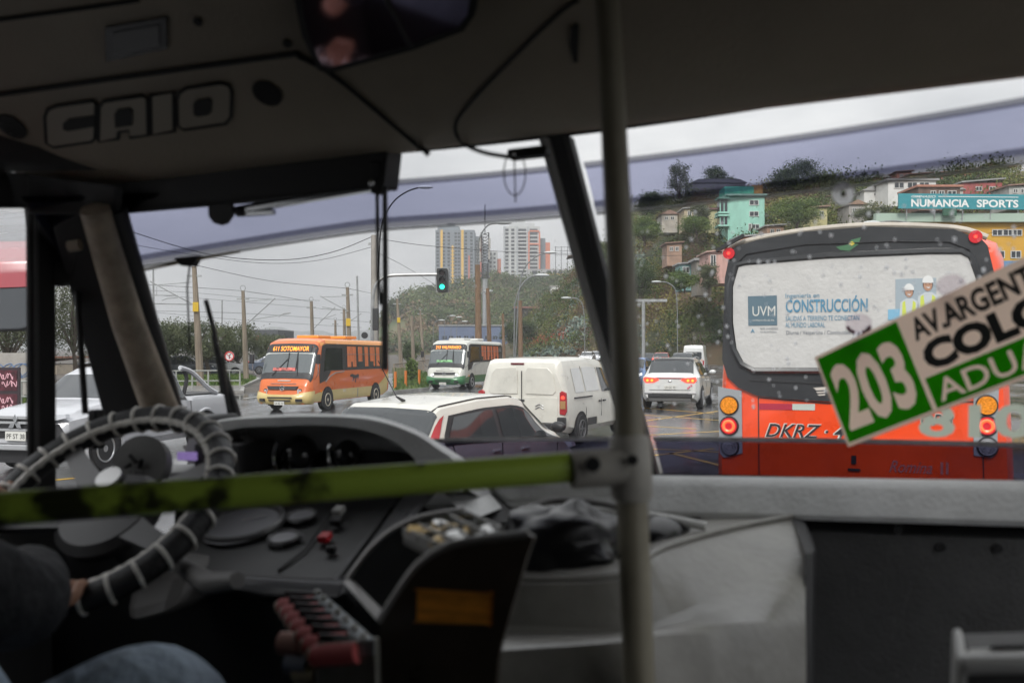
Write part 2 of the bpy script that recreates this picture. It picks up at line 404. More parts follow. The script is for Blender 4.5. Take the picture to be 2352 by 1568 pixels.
mb = MB(); mb.grid([[hill2_pt(u, t) for u in us2] for t in ts2]); struct('headland', mb, leafmat('headland_scrub', (0.140, 0.105, 0.056), (0.070, 0.098, 0.036), .03), smooth=True)
mb = MB(); mb.grid([[Vector(((u - U0) / FPX * d, d, z * (1 + .5 * nz(u, 0, 90, 3.3) + .2 * nz(u, 0, 25, 1.1)))) for u in np.linspace(-900, 1250, 90)] for d, z in ((2300, -2), (2380, 22), (2500, 44), (2700, 52), (3300, 30))])
struct('far_hills', mb, M('far_woods', (.05, .065, .05), .8, var=.3, scale=.01), smooth=True)

# ---- scrub on the slopes, too dense to count
def scrub(fn, urange, n, sel, name, mat, size, lift, label, per=26, spread=.9, up=.3, trange=(.02, 1.0)):
    cen = []; sz = []
    while len(cen) < n:
        u = random.uniform(*urange); t = random.uniform(*trange); p = fn(u, t)
        if not sel(p.x, p.y): continue
        R_ = spread * random.uniform(.5, 1.3)
        q = RNG.normal(size=(per, 3)) * np.array([R_, R_, R_ * .6]) * .6 + np.array([p.x, p.y, p.z + lift * R_])
        cen += list(q); sz += list(size * RNG.uniform(.6, 1.3, per))
    return leaves(name, mat, cen, np.array(sz), up=up, label=label, cat='bushes', kind='stuff')
s1 = lambda x, y: nz(x, y, 12, 11)
scrub(hill_pt, (1185, 2450), 120000, lambda x, y: s1(x, y) > -.12, 'hillside_bushes', leafmat('bush_green', (0.030, 0.060, 0.015), (0.125, 0.150, 0.035), .12), .40, .8, 'dark green bushes covering the hillside behind the red bus', per=110, spread=1.7)
scrub(hill_pt, (1185, 2450), 55000, lambda x, y: nz(x, y, 8, 31) > .08, 'hillside_shrubs', leafmat('bush_olive', (0.140, 0.154, 0.049), (0.224, 0.196, 0.056), .25), .36, .8, 'yellowish olive shrubs scattered over the hillside', per=44, spread=1.2)
scrub(hill_pt, (1185, 1900), 36000, lambda x, y: nz(x, y, 9, 51) > .1, 'dry_scrub', leafmat('scrub_brown', (.12, .08, .045), (.16, .10, .06), .3), .34, .35, 'brown dry scrub on the steep bank', up=1.0, per=40, spread=1.5)
scrub(hill_pt, (1195, 1480), 15000, lambda x, y: nz(x, y, 9, 71) > .02, 'agave_patch', leafmat('agave_grey_green', (.13, .18, .15), (.22, .27, .23), .4), .75, .4, 'grey green spiky agaves on the steep bank', up=1.2, per=14, spread=.8, trange=(.02, .75))
scrub(hill_pt, (1215, 1300), 1100, lambda x, y: True, 'red_flower_patch', leafmat('red_flowers', (.28, .05, .03), (.4, .09, .05), .8), .35, .7, 'patch of red flowers low on the bank', per=40, spread=1.3, trange=(.10, .2))
scrub(hill2_pt, (868, 1400), 50000, lambda x, y: nz(x, y, 28, 91) > (.1 if x < -45 else -.2), 'headland_bushes', leafmat('headland_green', (0.045, 0.070, 0.022), (0.098, 0.126, 0.039), .05), 1.15, .7, 'green bushes covering the headland below the towers', per=22, spread=3.0)
scrub(hill2_pt, (868, 1400), 20000, lambda x, y: nz(x, y, 20, 17) > (-.15 if x < -45 else .12), 'headland_scrub', leafmat('headland_dry', (.16, .11, .065), (.19, .14, .08), .05), 1.4, .5, 'brown dry scrub on the headland bluff', per=22, spread=2.2, up=1)

# ---- trees
m_bark = M('grey_brown_bark', (.085, .065, .05), .9, var=.35, scale=6, stretch=(5, 5, 1))
def tree(name, label, base, crown_c, crown_r, n, lmat, leaf=.3, clumps=16, trunk_r=.16, group=None, cat='tree', limbs=7, fill=.95, flat=1.0):
    t = thing(name, label, cat, base, group=group)
    cc = Vector(crown_c); rx, ry, rzv = crown_r
    C = []
    while len(C) < clumps:
        q = Vector((random.uniform(-1, 1), random.uniform(-1, 1), random.uniform(-1, 1)))
        if .35 < q.length < 1.0: C.append(Vector((q.x * rx, q.y * ry, q.z * rzv)) * fill)
    cen = []; per = n // clumps
    for q in C:
        s = random.uniform(.22, .40)
        cen.append(RNG.normal(size=(per, 3)) * np.array([rx * s, ry * s, rzv * s * .85]) * .72 + np.array(cc + q))
    leaves('crown', lmat, np.concatenate(cen), RNG.uniform(.6, 1.3, per * clumps) * leaf, parent=t, up=.5)
    mb = MB(); fork = cc + Vector((0, 0, -rzv * .95)); fork.z = max(fork.z * .8, .3)
    mb.tube(smooth_path([(0, 0, -.3), (fork.x * .25 + .05, fork.y * .25, fork.z * .45), fork], 4), [trunk_r * (1.15 - .5 * i / 8) for i in range(9)], 8)
    for q in sorted(C, key=lambda q: random.random())[:limbs]:
        e = cc + q; mid = fork.lerp(e, .5) + Vector((random.uniform(-.2, .2) * rx, 0, random.uniform(-.05, .2) * rzv))
        mb.tube(smooth_path([fork, mid, e], 4), [trunk_r * .55 * (1 - .8 * i / 8) + .012 for i in range(9)], 6)
    mb.build('trunk', m_bark, t)
    return t
lm_grey = leafmat('grey_green_leaves', (0.056, 0.070, 0.035), (0.119, 0.133, 0.070), .8)
lm_dark = leafmat('dark_green_leaves', (0.028, 0.049, 0.017), (0.070, 0.098, 0.028), .5)
lm_mid = leafmat('mid_green_leaves', (0.056, 0.098, 0.025), (0.126, 0.168, 0.042), .5)
gt = 'trees on the verge behind the railing'
for i, (u, vb, d, w, vt, vl, lab) in enumerate([
        (385, 868, 70, 90, 742, 815, 'bushy grey green tree standing left of the nearest tram pole'),
        (478, 866, 72, 115, 742, 820, 'windswept tree with forked trunk just right of the nearest tram pole'),
        (548, 864, 76, 80, 752, 822, 'grey green tree behind the second tram pole from the left'),
        (610, 862, 86, 70, 775, 828, 'small tree half hidden behind the orange minibus'),
        (24, 880, 62, 120, 640, 815, 'tall dark tree seen under the wing mirror at the far left'),
        (172, 870, 66, 90, 590, 790, 'tree seen through the quarter window beside the windscreen pillar')]):
    b = P(u, 800, d); b.z = 0.1
    zt, zl = P(u, vt, d).z, P(u, vl, d).z; rx = w / 2 / FPX * d * 1.25
    tree('verge_tree', lab, b, (random.uniform(-.4, .4), 0, (zt + zl) / 2), (rx, rx, (zt - zl) / 2 * 1.15), 11000, lm_grey, .14, 26, .17, gt, limbs=12)
# trees on the hilltop
for (u, vt, vb, d, w, mat, n, lab, nm) in [
        (1840, 378, 462, 165, 130, lm_dark, 6500, 'broad dark round tree on the hilltop right of the mint house', 'round_tree'),
        (1640, 392, 450, 190, 75, lm_dark, 4000, 'dark dense tree behind the dark roofed house on the hilltop', 'dense_tree'),
        (1560, 380, 452, 175, 60, lm_grey, 1400, 'thin straggly tree on the hilltop left of the dark roof', 'sparse_tree'),
        (1500, 440, 500, 165, 60, lm_dark, 3000, 'dark tree at the left shoulder of the hill beside the post', 'dense_tree'),
        (1830, 455, 520, 135, 100, lm_mid, 5000, 'green leafy tree right of the mint house', 'leafy_tree'),
        (1930, 415, 480, 150, 80, lm_grey, 1500, 'bare branched tree left of the blue gym sign', 'sparse_tree'),
        (2000, 470, 520, 120, 80, lm_grey, 2500, 'brownish tree beside the gym sign above the bus roof', 'dense_tree'),
        (1480, 500, 560, 150, 70, lm_mid, 3500, 'bright green bush tree high on the slope by the post', 'leafy_tree'),
        (1610, 470, 530, 150, 50, lm_grey, 2200, 'grey green tree left of the mint house', 'leafy_tree'),
        (1160, 640, 672, 470, 55, lm_mid, 2500, 'round tree on the headland between the two towers', 'round_tree'),
        (985, 655, 680, 480, 26, lm_dark, 900, 'small tree on the headland edge left of the towers', 'small_tree'),
        (905, 690, 730, 420, 34, lm_dark, 1200, 'dark tree at the left foot of the headland', 'small_tree'),
        (940, 790, 832, 120, 44, lm_dark, 1500, 'low dark palm like bush beside the tram poles', 'low_bush'),
        (945, 828, 878, 60, 26, lm_mid, 900, 'young slender tree on the island between the minibuses', 'young_tree'),
        (1572, 622, 668, 126, 60, lm_mid, 2500, 'leafy bush in front of the turquoise shack', 'leafy_tree'),
        (1628, 610, 668, 116, 44, lm_grey, 2500, 'grey green bush below the pink house at the red bus shoulder', 'leafy_tree'),
        (1600, 500, 540, 140, 70, lm_mid, 2500, 'green bush under the cream shed on the hillside', 'leafy_tree'),
        (1470, 600, 690, 135, 70, lm_dark, 4000, 'tall dark bush on the bank right of the pole', 'dense_tree'),
        (1190, 730, 795, 200, 70, lm_dark, 3500, 'dark bushes at the foot of the steep bank', 'dense_tree')]:
    zt, zb_ = P(u, vt, d).z, P(u, vb, d).z; rx = w / 2 / FPX * d
    b = P(u, vb, d); h = zt - zb_
    tree(nm, lab, b, (0, 0, h * .56), (rx, rx, h * .46), int(n * 2.2), mat, max(.15, d * .0016), 22, .05 * h, 'trees on the hills')
# ================================================================== far buildings
def building(name, label, u0, u1, vt, d, zbase, depth, wall, cat='tower block', yaw=0):
    a, b = P(u0, vt, d), P(u1, vt, d); w = b.x - a.x; h = a.z - zbase
    t = thing(name, label, cat, ((a.x + b.x) / 2, d + depth / 2, zbase), yaw)
    MB().box((0, 0, h / 2), (w, depth, h)).build('wall', wall, t, smooth=False)
    return t, w, h, -depth / 2
wmesh = MB().box((0, 0, 0), (1, 1, 1)).mesh('window', m_pane, False)
m_t1 = M('tower_slate_paint', (.15, .175, .20), .6, var=.1, scale=.1); m_t2 = M('tower_pale_paint', (.42, .43, .43), .6, var=.1, scale=.1)
m_ty = M('tower_yellow_paint', (.62, .38, .07), .6); m_tr = M('tower_red_paint', (.42, .11, .07), .6); m_to = M('tower_orange_paint', (.55, .17, .09), .6)
m_band = M('tower_band_paint', (.33, .35, .37), .6)
def windows(t, xs, zs, y, w, h, th=.3, mesh=None):
    for z in zs:
        for x in xs: inst(mesh or wmesh, 'window', t, (x, y, z), scale=(w, th, h))
# left tower, slate with yellow and red strips
t, w, h, y = building('apartment_tower', 'slate grey apartment tower with yellow and red vertical strips on the headland', 1000, 1090, 528, 700, 40, 24, m_t1)
fl = np.linspace(3, h - 2.5, 17)
windows(t, [w * f for f in (-.44, -.28, -.16, .02, .10, .28, .42)], fl, y, 1.7, 1.5)
for f, ww, m, z0 in [(-.34, 1.7, m_ty, .18), (.19, 1.7, m_ty, .12)]:
    MB().box((w * f, y - .3, h * (1 + z0) / 2), (ww, .8, h * (1 - z0))).build('strip', m, t, smooth=False)
MB().box((w * -.06, y - .25, h * .38), (1.0, .7, h * .76)).build('strip', m_ty, t, smooth=False)
for z in fl[:13]: MB().box((w * -.06, y - .35, z), (2.4, .6, .8)).build('bar', m_ty, t, smooth=False)
MB().box((w * .36, y - .25, h * .3), (1.1, .7, h * .6)).build('strip', m_tr, t, smooth=False)
MB().box((-w * .18, 0, h + 1.6), (w * .55, 16, 3.2)).build('roof_box', m_t1, t, smooth=False)
MB().box((-w * .12, 0, h + 4.5), (5, 8, 3)).build('roof_box', m_t1, t, smooth=False)
MB().box((w * .60, 2, h * .455), (w * .22, 18, h * .91)).build('wing', m_t1, t, smooth=False)
MB().box((w * .66, y + 4.2, h * .45), (1.3, .8, h * .9)).build('strip', m_tr, t, smooth=False)
windows(t, [w * f for f in (.55, .61)], fl[:-2], y + 4.85, 1.1, 1.5)
MB().box((w * .78, 5, h * .40), (w * .15, 16, h * .80)).build('wing', m_t1, t, smooth=False)
# slim block between the towers
t, w, h, y = building('apartment_block', 'small pale apartment block with a red side between the two towers', 1112, 1142, 577, 720, 40, 18, m_t2)
windows(t, [w * f for f in (-.33, 0, .3)], np.linspace(3, h - 2, 10), y, 1.5, 1.5)
MB().box((w * .62, 1, h * .42), (w * .3, 14, h * .84)).build('wing', m_to, t, smooth=False)
# right tower, pale with an orange frame
t, w, h, y = building('apartment_tower', 'pale grey apartment tower with an orange framed bay on the headland', 1156, 1240, 520, 700, 40, 24, m_t2)
fl = np.linspace(3, h - 2.5, 17)
windows(t, [-w * .40, -w * .24], fl, y, 2.2, 1.6); windows(t, [w * .02], fl, y, 5.6, 1.6); windows(t, [w * .33], fl, y, 5.4, 1.6)
for f in (-.47, -.12, .17): MB().box((w * f, y - .35, h / 2), (.9, .9, h)).build('pier', m_band, t, smooth=False)
for z in fl[1:]:
    MB().box((w * .02, y - .3, z - 1.6), (6, .9, .35)).build('balcony', M('balcony_white', (.55, .55, .54), .6), t, smooth=False)
MB().box((w * .2, y - .5, h * .46), (1.0, 1.0, h * .92)).build('strip', m_to, t, smooth=False); MB().box((w * .49, y - .5, h * .46), (1.1, 1.0, h * .92)).build('strip', m_to, t, smooth=False)
for z in (h * .74, h * .93): MB().box((w * .345, y - .5, z), (w * .29 - .9, .9, 1.0)).build('strip', m_to, t, smooth=False)
MB().box((0, 0, h + 1.3), (w * .7, 18, 2.6)).build('roof_box', m_t2, t, smooth=False); MB().box((-w * .02, 0, h + 4), (6, 8, 3)).build('roof_box', m_t2, t, smooth=False)
MB().box((w * .58, 3, h * .42), (w * .16, 18, h * .84)).build('wing', m_t1, t, smooth=False); MB().box((w * .72, 4, h * .38), (w * .14, 18, h * .80)).build('wing', m_to, t, smooth=False)
# low block with yellow balconies
t, w, h, y = building('balcony_block', 'long low grey block with yellow balcony bands at the headland edge', 1212, 1345, 618, 520, 22, 14, M('grey_render', (.30, .30, .31), .7, var=.15, scale=.1), 'apartment block')
for k in range(4):
    z = h - 2 - k * 2.9
    for f, ww in ((-.03, .34), (.36, .28)):
        MB().box((w * f, y - .4, z - .8), (w * ww, .9, .8)).build('balcony', m_ty, t, smooth=False)
    windows(t, [w * f for f in (-.13, -.03, .07, .30, .42)], [z + .5], y, 2.0, 1.4)
    inst(wmesh, 'window', t, (-w * .38, y, z + .3), scale=(2.6, .3, 1.7))
t, w, h, y = building('low_house', 'small pale house below the balcony block', 1265, 1312, 658, 430, 10, 8, m_white, 'house')
windows(t, [-w * .3, w * .05, w * .3], [h - 2.2, h - 5.2], y, 1.3, 1.5)
MB().box((0, 0, h + .2), (w + .8, 9, .4)).build('roof', m_conc, t, smooth=False)
t, w, h, y = building('cliff_restaurant', 'dark timber cafe on stilts on the headland slope', 1183, 1245, 708, 330, 4, 10, M('dark_timber', (.05, .04, .035), .7), 'cafe')
MB().box((0, -1, h + .25), (w + 1.4, 13, .5)).build('roof', M('rust_roof', (.22, .09, .07), .7, var=.2), t, smooth=False)
windows(t, [w * f for f in (-.35, -.12, .12, .35)], [h - 1.6], y, 1.3, 1.4)
# cliff top house with scaffold
b = hill_pt(1340, 1.0)
t = thing('cliff_house', 'timber house with a wide eave on the cliff top beside the windscreen post', 'house', (b.x + 1.2, b.y + 4, b.z - 1))
MB().box((0, 0, 1.8), (5.5, 6, 3.6)).build('wall', M('pale_timber', (.3, .27, .23), .7, var=.2), t, smooth=False)
MB().prism([(-4.6, 3.3), (3.5, 4.7), (3.5, 5.0), (-4.6, 3.6)], 7, (0, -3.6, 0), az=(0, 1, 0)).build('roof', M('brown_roof', (.10, .07, .06), .7), t, smooth=False)
inst(wmesh, 'window', t, (-1.5, -3.0, 2.0), scale=(1.3, .2, 1.3)); inst(wmesh, 'window', t, (1.0, -3.0, 2.0), scale=(1.6, .2, 1.3))
t = thing('scaffold', 'thin scaffold frame beside the cliff top house', 'scaffold', (b.x - 4, b.y + 5, b.z - 1.5))
for x in (-2, -.7, .7, 2, 3.4): MB().tube([(x, 0, 0), (x, 0, 6.6)], .05, 5).build('post', m_wire, t)
for z in (4.6, 5.6, 6.4): MB().tube([(-2.3, 0, z), (4, 0, z)], .04, 5).build('rail', m_wire, t)
# blue warehouse
m_bl = M('blue_sheet_metal', (.13, .17, .27), .5, var=.12, scale=.3)
t, w, h, y = building('blue_warehouse', 'long blue warehouse behind the white and green minibus', 1008, 1165, 748, 270, -.2, 25, m_bl, 'warehouse')
for k in range(26): MB().box((-w / 2 + (k + .5) * w / 26, y - .08, h * .45), (.14, .16, h * .9)).build('rib', m_bl, t, smooth=False)
for k in range(9): inst(wmesh, 'window', t, (-w * .42 + k * w * .105, y - .02, h * .62), scale=(1.3, .12, .9))
MB().box((0, y - .12, h + .1), (w + .4, .5, .3)).build('fascia', m_metal, t, smooth=False)
MB().box((w * .33, y - .15, h * .3), (1.2, .2, 2.4)).build('door', m_white, t, smooth=False)
# left: dark glass building, sheds, graffiti wall
t, w, h, y = building('office_building', 'dark grey office building behind the trees left of the orange minibus', 584, 638, 757, 190, -.2, 14, M('dark_cladding', (.055, .06, .07), .35, var=.15, scale=.3), 'office building')
for k in range(3): inst(wmesh, 'window', t, (0, y, h * (.25 + .25 * k)), scale=(w * .8, .1, 1.2))
MB().box((-w * .36, y - .05, h * .72), (.5, .15, .9)).build('sign_panel', M('red_sign', (.5, .04, .04), .5), t, smooth=False)
for (u0, u1, vt, d, col, lab) in [(395, 480, 838, 105, (.36, .12, .08), 'low red brick wall building behind the trees by the first tram pole'),
                                  (500, 610, 842, 118, (.40, .41, .42), 'low white shed between the trees and the orange minibus'),
                                  (0, 130, 838, 80, (.44, .38, .30), 'cream building with graffiti behind the posters at far left'),
                                  (150, 260, 842, 84, (.33, .27, .22), 'low tan shed seen through the quarter window')]:
    t, w, h, y = building('low_building', lab, u0, u1, vt, d, -.1, 6, M('wall_%d' % u0, col, .7, var=.25, scale=.7), 'building')
    MB().prism([(-w / 2 - .3, 0), (w / 2 + .3, .55), (w / 2 + .3, .7), (-w / 2 - .3, .15)], 7, (0, -3.6, h), az=(0, 1, 0)).build('roof', M('shed_roof_%d' % u0, (.35, .37, .39) if u0 != 0 else (.30, .13, .08), .5), t, smooth=False)
    for k in range(4): inst(wmesh, 'window', t, (-w * .36 + k * w * .24, y, h * .55), scale=(w * .09, .08, h * .26))
# graffiti on the cream building: loose loops of spray paint on the wall
t = thing('graffiti_wall', 'concrete wall scribbled with blue graffiti behind the pickup at far left', 'wall', P(10, 800, 45) + Vector((0, 0, -CH)))
MB().box((0, 0, .9), (3.4, .2, 2.0)).build('wall', m_conc, t, smooth=False)
for k in range(7):
    x0 = -1.5 + k * .42
    pts = [(x0 + .22 * math.sin(a * 1.7 + k), -.115, 1.1 + .32 * math.sin(a + k * 1.3)) for a in np.linspace(0, 7, 22)]
    MB().tube(pts, .02, 4).build('graffiti_line', M('blue_spray', (.12, .2, .36), .6), t)
t = thing('poster_panel', 'dark poster panel with two pink lettered prints at far left', 'poster', P(14, 800, 30) + Vector((0, 0, -CH)))
MB().box((0, 0, .78), (.85, .08, 1.5)).build('board', M('poster_black', (.03, .02, .025), .5), t, smooth=False)
for z in (.42, 1.14):
    MB().box((0, -.048, z), (.72, .01, .62)).build('print', M('poster_dark_red', (.07, .012, .02), .5, var=.8, scale=9), t, smooth=False)
    for q, zz in ((-.2, z + .12), (-.08, z - .1)):
        pts = [(q + .4 * a / 14 - .04 * math.sin(a * 1.3), -.056, zz + .07 * math.sin(a * 1.9 + q * 9) + .03 * math.cos(a * 3.1)) for a in np.linspace(0, 14, 44)]
        MB().tube(pts, .014, 4).build('script_line', M('poster_pink', (.75, .45, .5), .5), t)

# ---- houses on the hill
def house(name, label, u0, u1, vt, vb, d, depth, wall, roof='shed', rmat=None, wins=(), cat='house', yaw=0, ext=1.6):
    a, b = P(u0, vt, d), P(u1, vt, d); w = b.x - a.x; zb = P(u0, vb, d).z; h = a.z - zb
    t = thing(name, label, cat, ((a.x + b.x) / 2, d + depth / 2, zb), yaw)
    MB().box((0, 0, (h - ext) / 2), (w, depth, h + ext)).build('wall', wall, t, smooth=False)
    rmat = rmat or M('grey_sheet_roof', (.28, .28, .28), .5, var=.2, scale=.5); e = .35
    if roof == 'gable':
        MB().prism([(-w / 2 - e, 0), (w / 2 + e, 0), (w / 2 - w * .12, h * .34), (-w / 2 + w * .12, h * .34)], depth + .6, (0, -depth / 2 - .3, h), az=(0, 1, 0)).build('roof', rmat, t, smooth=False)
    elif roof == 'peak':
        MB().prism([(-w / 2 - e, 0), (w / 2 + e, 0), (0, w * .28)], depth + .6, (0, -depth / 2 - .3, h), az=(0, 1, 0)).build('roof', rmat, t, smooth=False)
    elif roof == 'flat':
        MB().box((0, 0, h + .14), (w + .7, depth + .7, .28)).build('roof', rmat, t, smooth=False)
    else:
        MB().prism([(-w / 2 - e, 0), (w / 2 + e, w * .09), (w / 2 + e, w * .09 + .18), (-w / 2 - e, .18)], depth + .8, (0, -depth / 2 - .4, h), az=(0, 1, 0)).build('roof', rmat, t, smooth=False)
    for fx, fz, fw, fh in wins:
        wo = inst(wmesh, 'window', t, (fx * w / 2, -depth / 2, fz * h), scale=(fw * w, .10, fh * h))
        fm = M('window_frame_white', (.6, .6, .58), .5)
        x0, z0, ww, hh = fx * w / 2, fz * h, fw * w, fh * h
        f = MB()
        for sx in (-1, 0, 1): f.box((x0 + sx * ww / 2, -depth / 2 - .07, z0), (.07, .08, hh + .07))
        for sz in (-1, 1): f.box((x0, -depth / 2 - .068, z0 + sz * hh / 2), (ww - .08, .07, .07))
        f.build('window_frame', fm, t, smooth=False)
    return t, w, h
m_mint = M('mint_green_paint', (.27, .52, .43), .6, var=.14, scale=.8, stretch=(1.6, 1.6, .5)); m_mint2 = M('bright_mint_paint', (.12, .50, .36), .6, var=.28, scale=.9, stretch=(1.6, 1.6, .5))
t, w, h = house('mint_house', 'mint green three storey house with bay windows on the hillside', 1672, 1756, 450, 528, 150, 6, m_mint, 'flat', M('mint_fascia', (.4, .62, .54), .6, var=.28, scale=.9, stretch=(1.6, 1.6, .5)), [(.42, .80, .24, .14), (.42, .47, .24, .14), (.5, .10, .2, .12), (.2, .08, .07, .2)])
MB().box((-.7, .5, h + .9), (4.4, 4, 1.5)).build('roof_room', m_mint2, t, smooth=False); MB().box((2.2, .8, h + 1.0), (1.6, 3.5, 1.9)).build('roof_room', M('ochre_paint', (.5, .26, .09), .6, var=.28, scale=.9, stretch=(1.6, 1.6, .5)), t, smooth=False)
for z0, z1 in ((.50, .93), (.12, .42)):
    MB().box((-w / 2 - .62, -2.0, h * (z0 + z1) / 2), (1.15, 2.3, h * (z1 - z0))).build('bay', m_pane, t, smooth=False)
    for zz in (z0, z1): MB().box((-w / 2 - .7, -2.1, h * zz), (1.7, 2.9, .25)).build('bay_slab', m_mint, t, smooth=False)
    for xx in (-1.2, -.62, -.05): MB().box((-w / 2 + xx, -3.17, h * (z0 + z1) / 2), (.12, .1, h * (z1 - z0) - .26)).build('mullion', m_mint, t, smooth=False)
house('beige_house', 'pale beige house with dark doorway left of the mint house', 1572, 1612, 480, 506, 158, 5, M('beige_paint', (.45, .37, .25), .6, var=.28, scale=.9, stretch=(1.6, 1.6, .5)), 'shed', None, [(-.4, .55, .2, .5), (.35, .6, .25, .35)])
house('cream_shed', 'cream sheet metal shed between beige and mint houses', 1613, 1652, 482, 512, 156, 5, M('cream_sheet', (.42, .38, .22), .6, var=.28, scale=.9, stretch=(1.6, 1.6, .5)), 'flat', M('maroon_roof', (.15, .06, .06), .6, var=.28, scale=.9, stretch=(1.6, 1.6, .5)), [])
house('dark_roof_house', 'house with a steep dark roof on the skyline above the mint house', 1590, 1712, 420, 445, 185, 8, M('dark_wall', (.08, .08, .09), .7, var=.28, scale=.9, stretch=(1.6, 1.6, .5)), 'gable', M('slate_roof', (.04, .04, .05), .6), [])
house('brick_house', 'salmon brick house with grey sheet roof beside the bus roof', 1700, 1790, 545, 600, 128, 6, M('salmon_brick', (.42, .17, .10), .7, var=.28, scale=.9, stretch=(1.6, 1.6, .5)), 'shed', None, [(-.5, .7, .1, .2)])
house('pink_house', 'pink house with tall window at the left shoulder of the red bus', 1628, 1700, 580, 620, 120, 6, M('pink_paint', (.5, .30, .26), .6, var=.28, scale=.9, stretch=(1.6, 1.6, .5)), 'shed', M('pink_roof', (.42, .27, .23), .6, var=.28, scale=.9, stretch=(1.6, 1.6, .5)), [(-.72, .55, .16, .6)])
house('turquoise_shack', 'small turquoise shack on the slope left of the red bus', 1562, 1598, 607, 640, 135, 4, M('turquoise_paint', (.20, .36, .36), .6, var=.28, scale=.9, stretch=(1.6, 1.6, .5)), 'shed', None, [(-.25, .6, .4, .4)])
house('plank_shack', 'grey plank shack between turquoise shack and pink house', 1600, 1634, 598, 650, 130, 4, M('grey_planks', (.22, .20, .17), .8, var=.3, stretch=(6, 1, .3)), 'flat', None, [(-.3, .6, .25, .25)])
house('red_house', 'red house with two white windows above the gym sign', 2212, 2302, 420, 450, 140, 7, M('red_paint', (.33, .075, .07), .6, var=.28, scale=.9, stretch=(1.6, 1.6, .5)), 'shed', None, [(-.2, .55, .15, .3), (.5, .55, .16, .3)])
house('red_house', 'upper red house with a white window near the top right of the windscreen', 2160, 2330, 398, 420, 165, 7, M('red_paint', (.33, .075, .07), .6, var=.28, scale=.9, stretch=(1.6, 1.6, .5)), 'shed', M('tile_orange', (.4, .2, .12), .7, var=.28, scale=.9, stretch=(1.6, 1.6, .5)), [(-.8, .4, .05, .5), (-.1, .4, .05, .5), (.3, .4, .05, .5)])
house('white_house', 'white house with wide balcony windows left of the red houses', 2040, 2150, 415, 448, 140, 7, m_white, 'flat', None, [(-.55, .68, .2, .4), (0, .68, .2, .4), (.5, .68, .2, .4)])
house('terrace_house', 'low house with a long terracotta lean-to roof above the gym sign', 2110, 2205, 430, 455, 130, 6, M('brown_paint', (.16, .10, .08), .6, var=.28, scale=.9, stretch=(1.6, 1.6, .5)), 'flat', M('terracotta_sheet', (.36, .16, .11), .6, var=.2), [(-.3, .4, .12, .5), (.1, .4, .12, .5), (.6, .4, .2, .5)])
house('gable_cottage', 'small white gabled cottage left of the white house', 1985, 2040, 438, 455, 145, 5, m_white, 'peak', None, [(0, .5, .2, .4)])
house('ochre_house', 'ochre house with shallow roof at the right edge above the gym sign', 2305, 2420, 402, 440, 150, 7, M('ochre_wall', (.45, .27, .14), .6, var=.28, scale=.9, stretch=(1.6, 1.6, .5)), 'shed', M('tile_orange', (.4, .2, .12), .7, var=.28, scale=.9, stretch=(1.6, 1.6, .5)), [(-.6, .4, .12, .4)])
for u0, u1, vt, vb, d, col, rf, lab in [
        (1860, 1900, 478, 505, 140, (.44, .40, .20), 'shed', 'yellowish shack behind the leafy tree above the bus roof'),
        (2170, 2212, 436, 456, 132, (.46, .44, .40), 'peak', 'pale gabled shed just left of the lower red house'),
        (2060, 2095, 396, 412, 185, (.38, .16, .12), 'shed', 'dark red house on the skyline above the white balcony house'),
        (1905, 1950, 452, 480, 150, (.40, .36, .28), 'shed', 'small tan house half hidden by the bare tree near the stone chip'),
        (1950, 1990, 470, 500, 138, (.34, .32, .30), 'peak', 'little grey gabled house left of the gym sign'),
        (2005, 2042, 408, 432, 165, (.36, .20, .14), 'peak', 'brick gabled house behind the white cottage'),
        (2090, 2140, 402, 420, 175, (.42, .34, .16), 'shed', 'mustard house behind the white balcony house'),
        (2150, 2185, 408, 425, 168, (.5, .49, .46), 'flat', 'tiny white flat roofed house left of the upper red house'),
        (2255, 2300, 384, 402, 190, (.30, .32, .36), 'peak', 'blue grey gabled house on the skyline above the red houses'),
        (2318, 2365, 428, 452, 128, (.42, .42, .40), 'shed', 'pale shed at the right end above the gym sign'),
        (1762, 1800, 520, 545, 140, (.42, .26, .18), 'shed', 'terracotta shed among bushes right of the mint house'),
        (1520, 1556, 492, 512, 165, (.40, .37, .32), 'peak', 'small pale gabled house among trees at the hill shoulder'),
        (1532, 1566, 560, 586, 150, (.34, .22, .16), 'shed', 'brown shack among bushes below the beige house')]:
    house('hill_house', lab, u0, u1, vt, vb, d, 5, M('hill_wall_%d' % u0, col, .7, var=.25, scale=.9), rf, M('rusty_sheet_%d' % (u0 % 3), ((.26, .17, .12), (.30, .30, .29), (.22, .13, .10))[u0 % 3], .6, var=.35, scale=1.2, stretch=(5, 1, 1)), [(-.4, .55, .2, .35), (.35, .55, .22, .35)])
# yellow gym building with its sign
m_gy = M('yellow_facade_paint', (.56, .31, .035), .6, var=.12, scale=.3)
dG = 105
t, w, h = house('gym_building', 'yellow commercial building with blue ground floor right of the red bus', 2020, 2520, 508, 640, dG, 10, m_gy, 'flat', M('pale_green_fascia', (.36, .46, .38), .6), [(.08, .80, .045, .10), (.26, .80, .045, .10), (.38, .80, .045, .10), (.18, .80, .045, .1), (.40, .42, .045, .12), (.1, .42, .045, .12), (.25, .42, .045, .12)], 'building', ext=7)
MB().box((0, -5.25, h * .155), (w, .5, h * .30)).build('ground_floor', M('blue_facade_paint', (.13, .25, .42), .6), t, smooth=False)
MB().box((0, -5.3, h + .3), (w + 1.2, .8, .9)).build('fascia', M('pale_green_fascia', (.36, .46, .38), .6), t, smooth=False)
t = thing('gym_sign', 'long teal rooftop sign reading gimnasio numancia sports', 'sign', P(2050, 484, dG) - Vector((0, 1.6, 0)), rad(3.5))
sl = 13.7
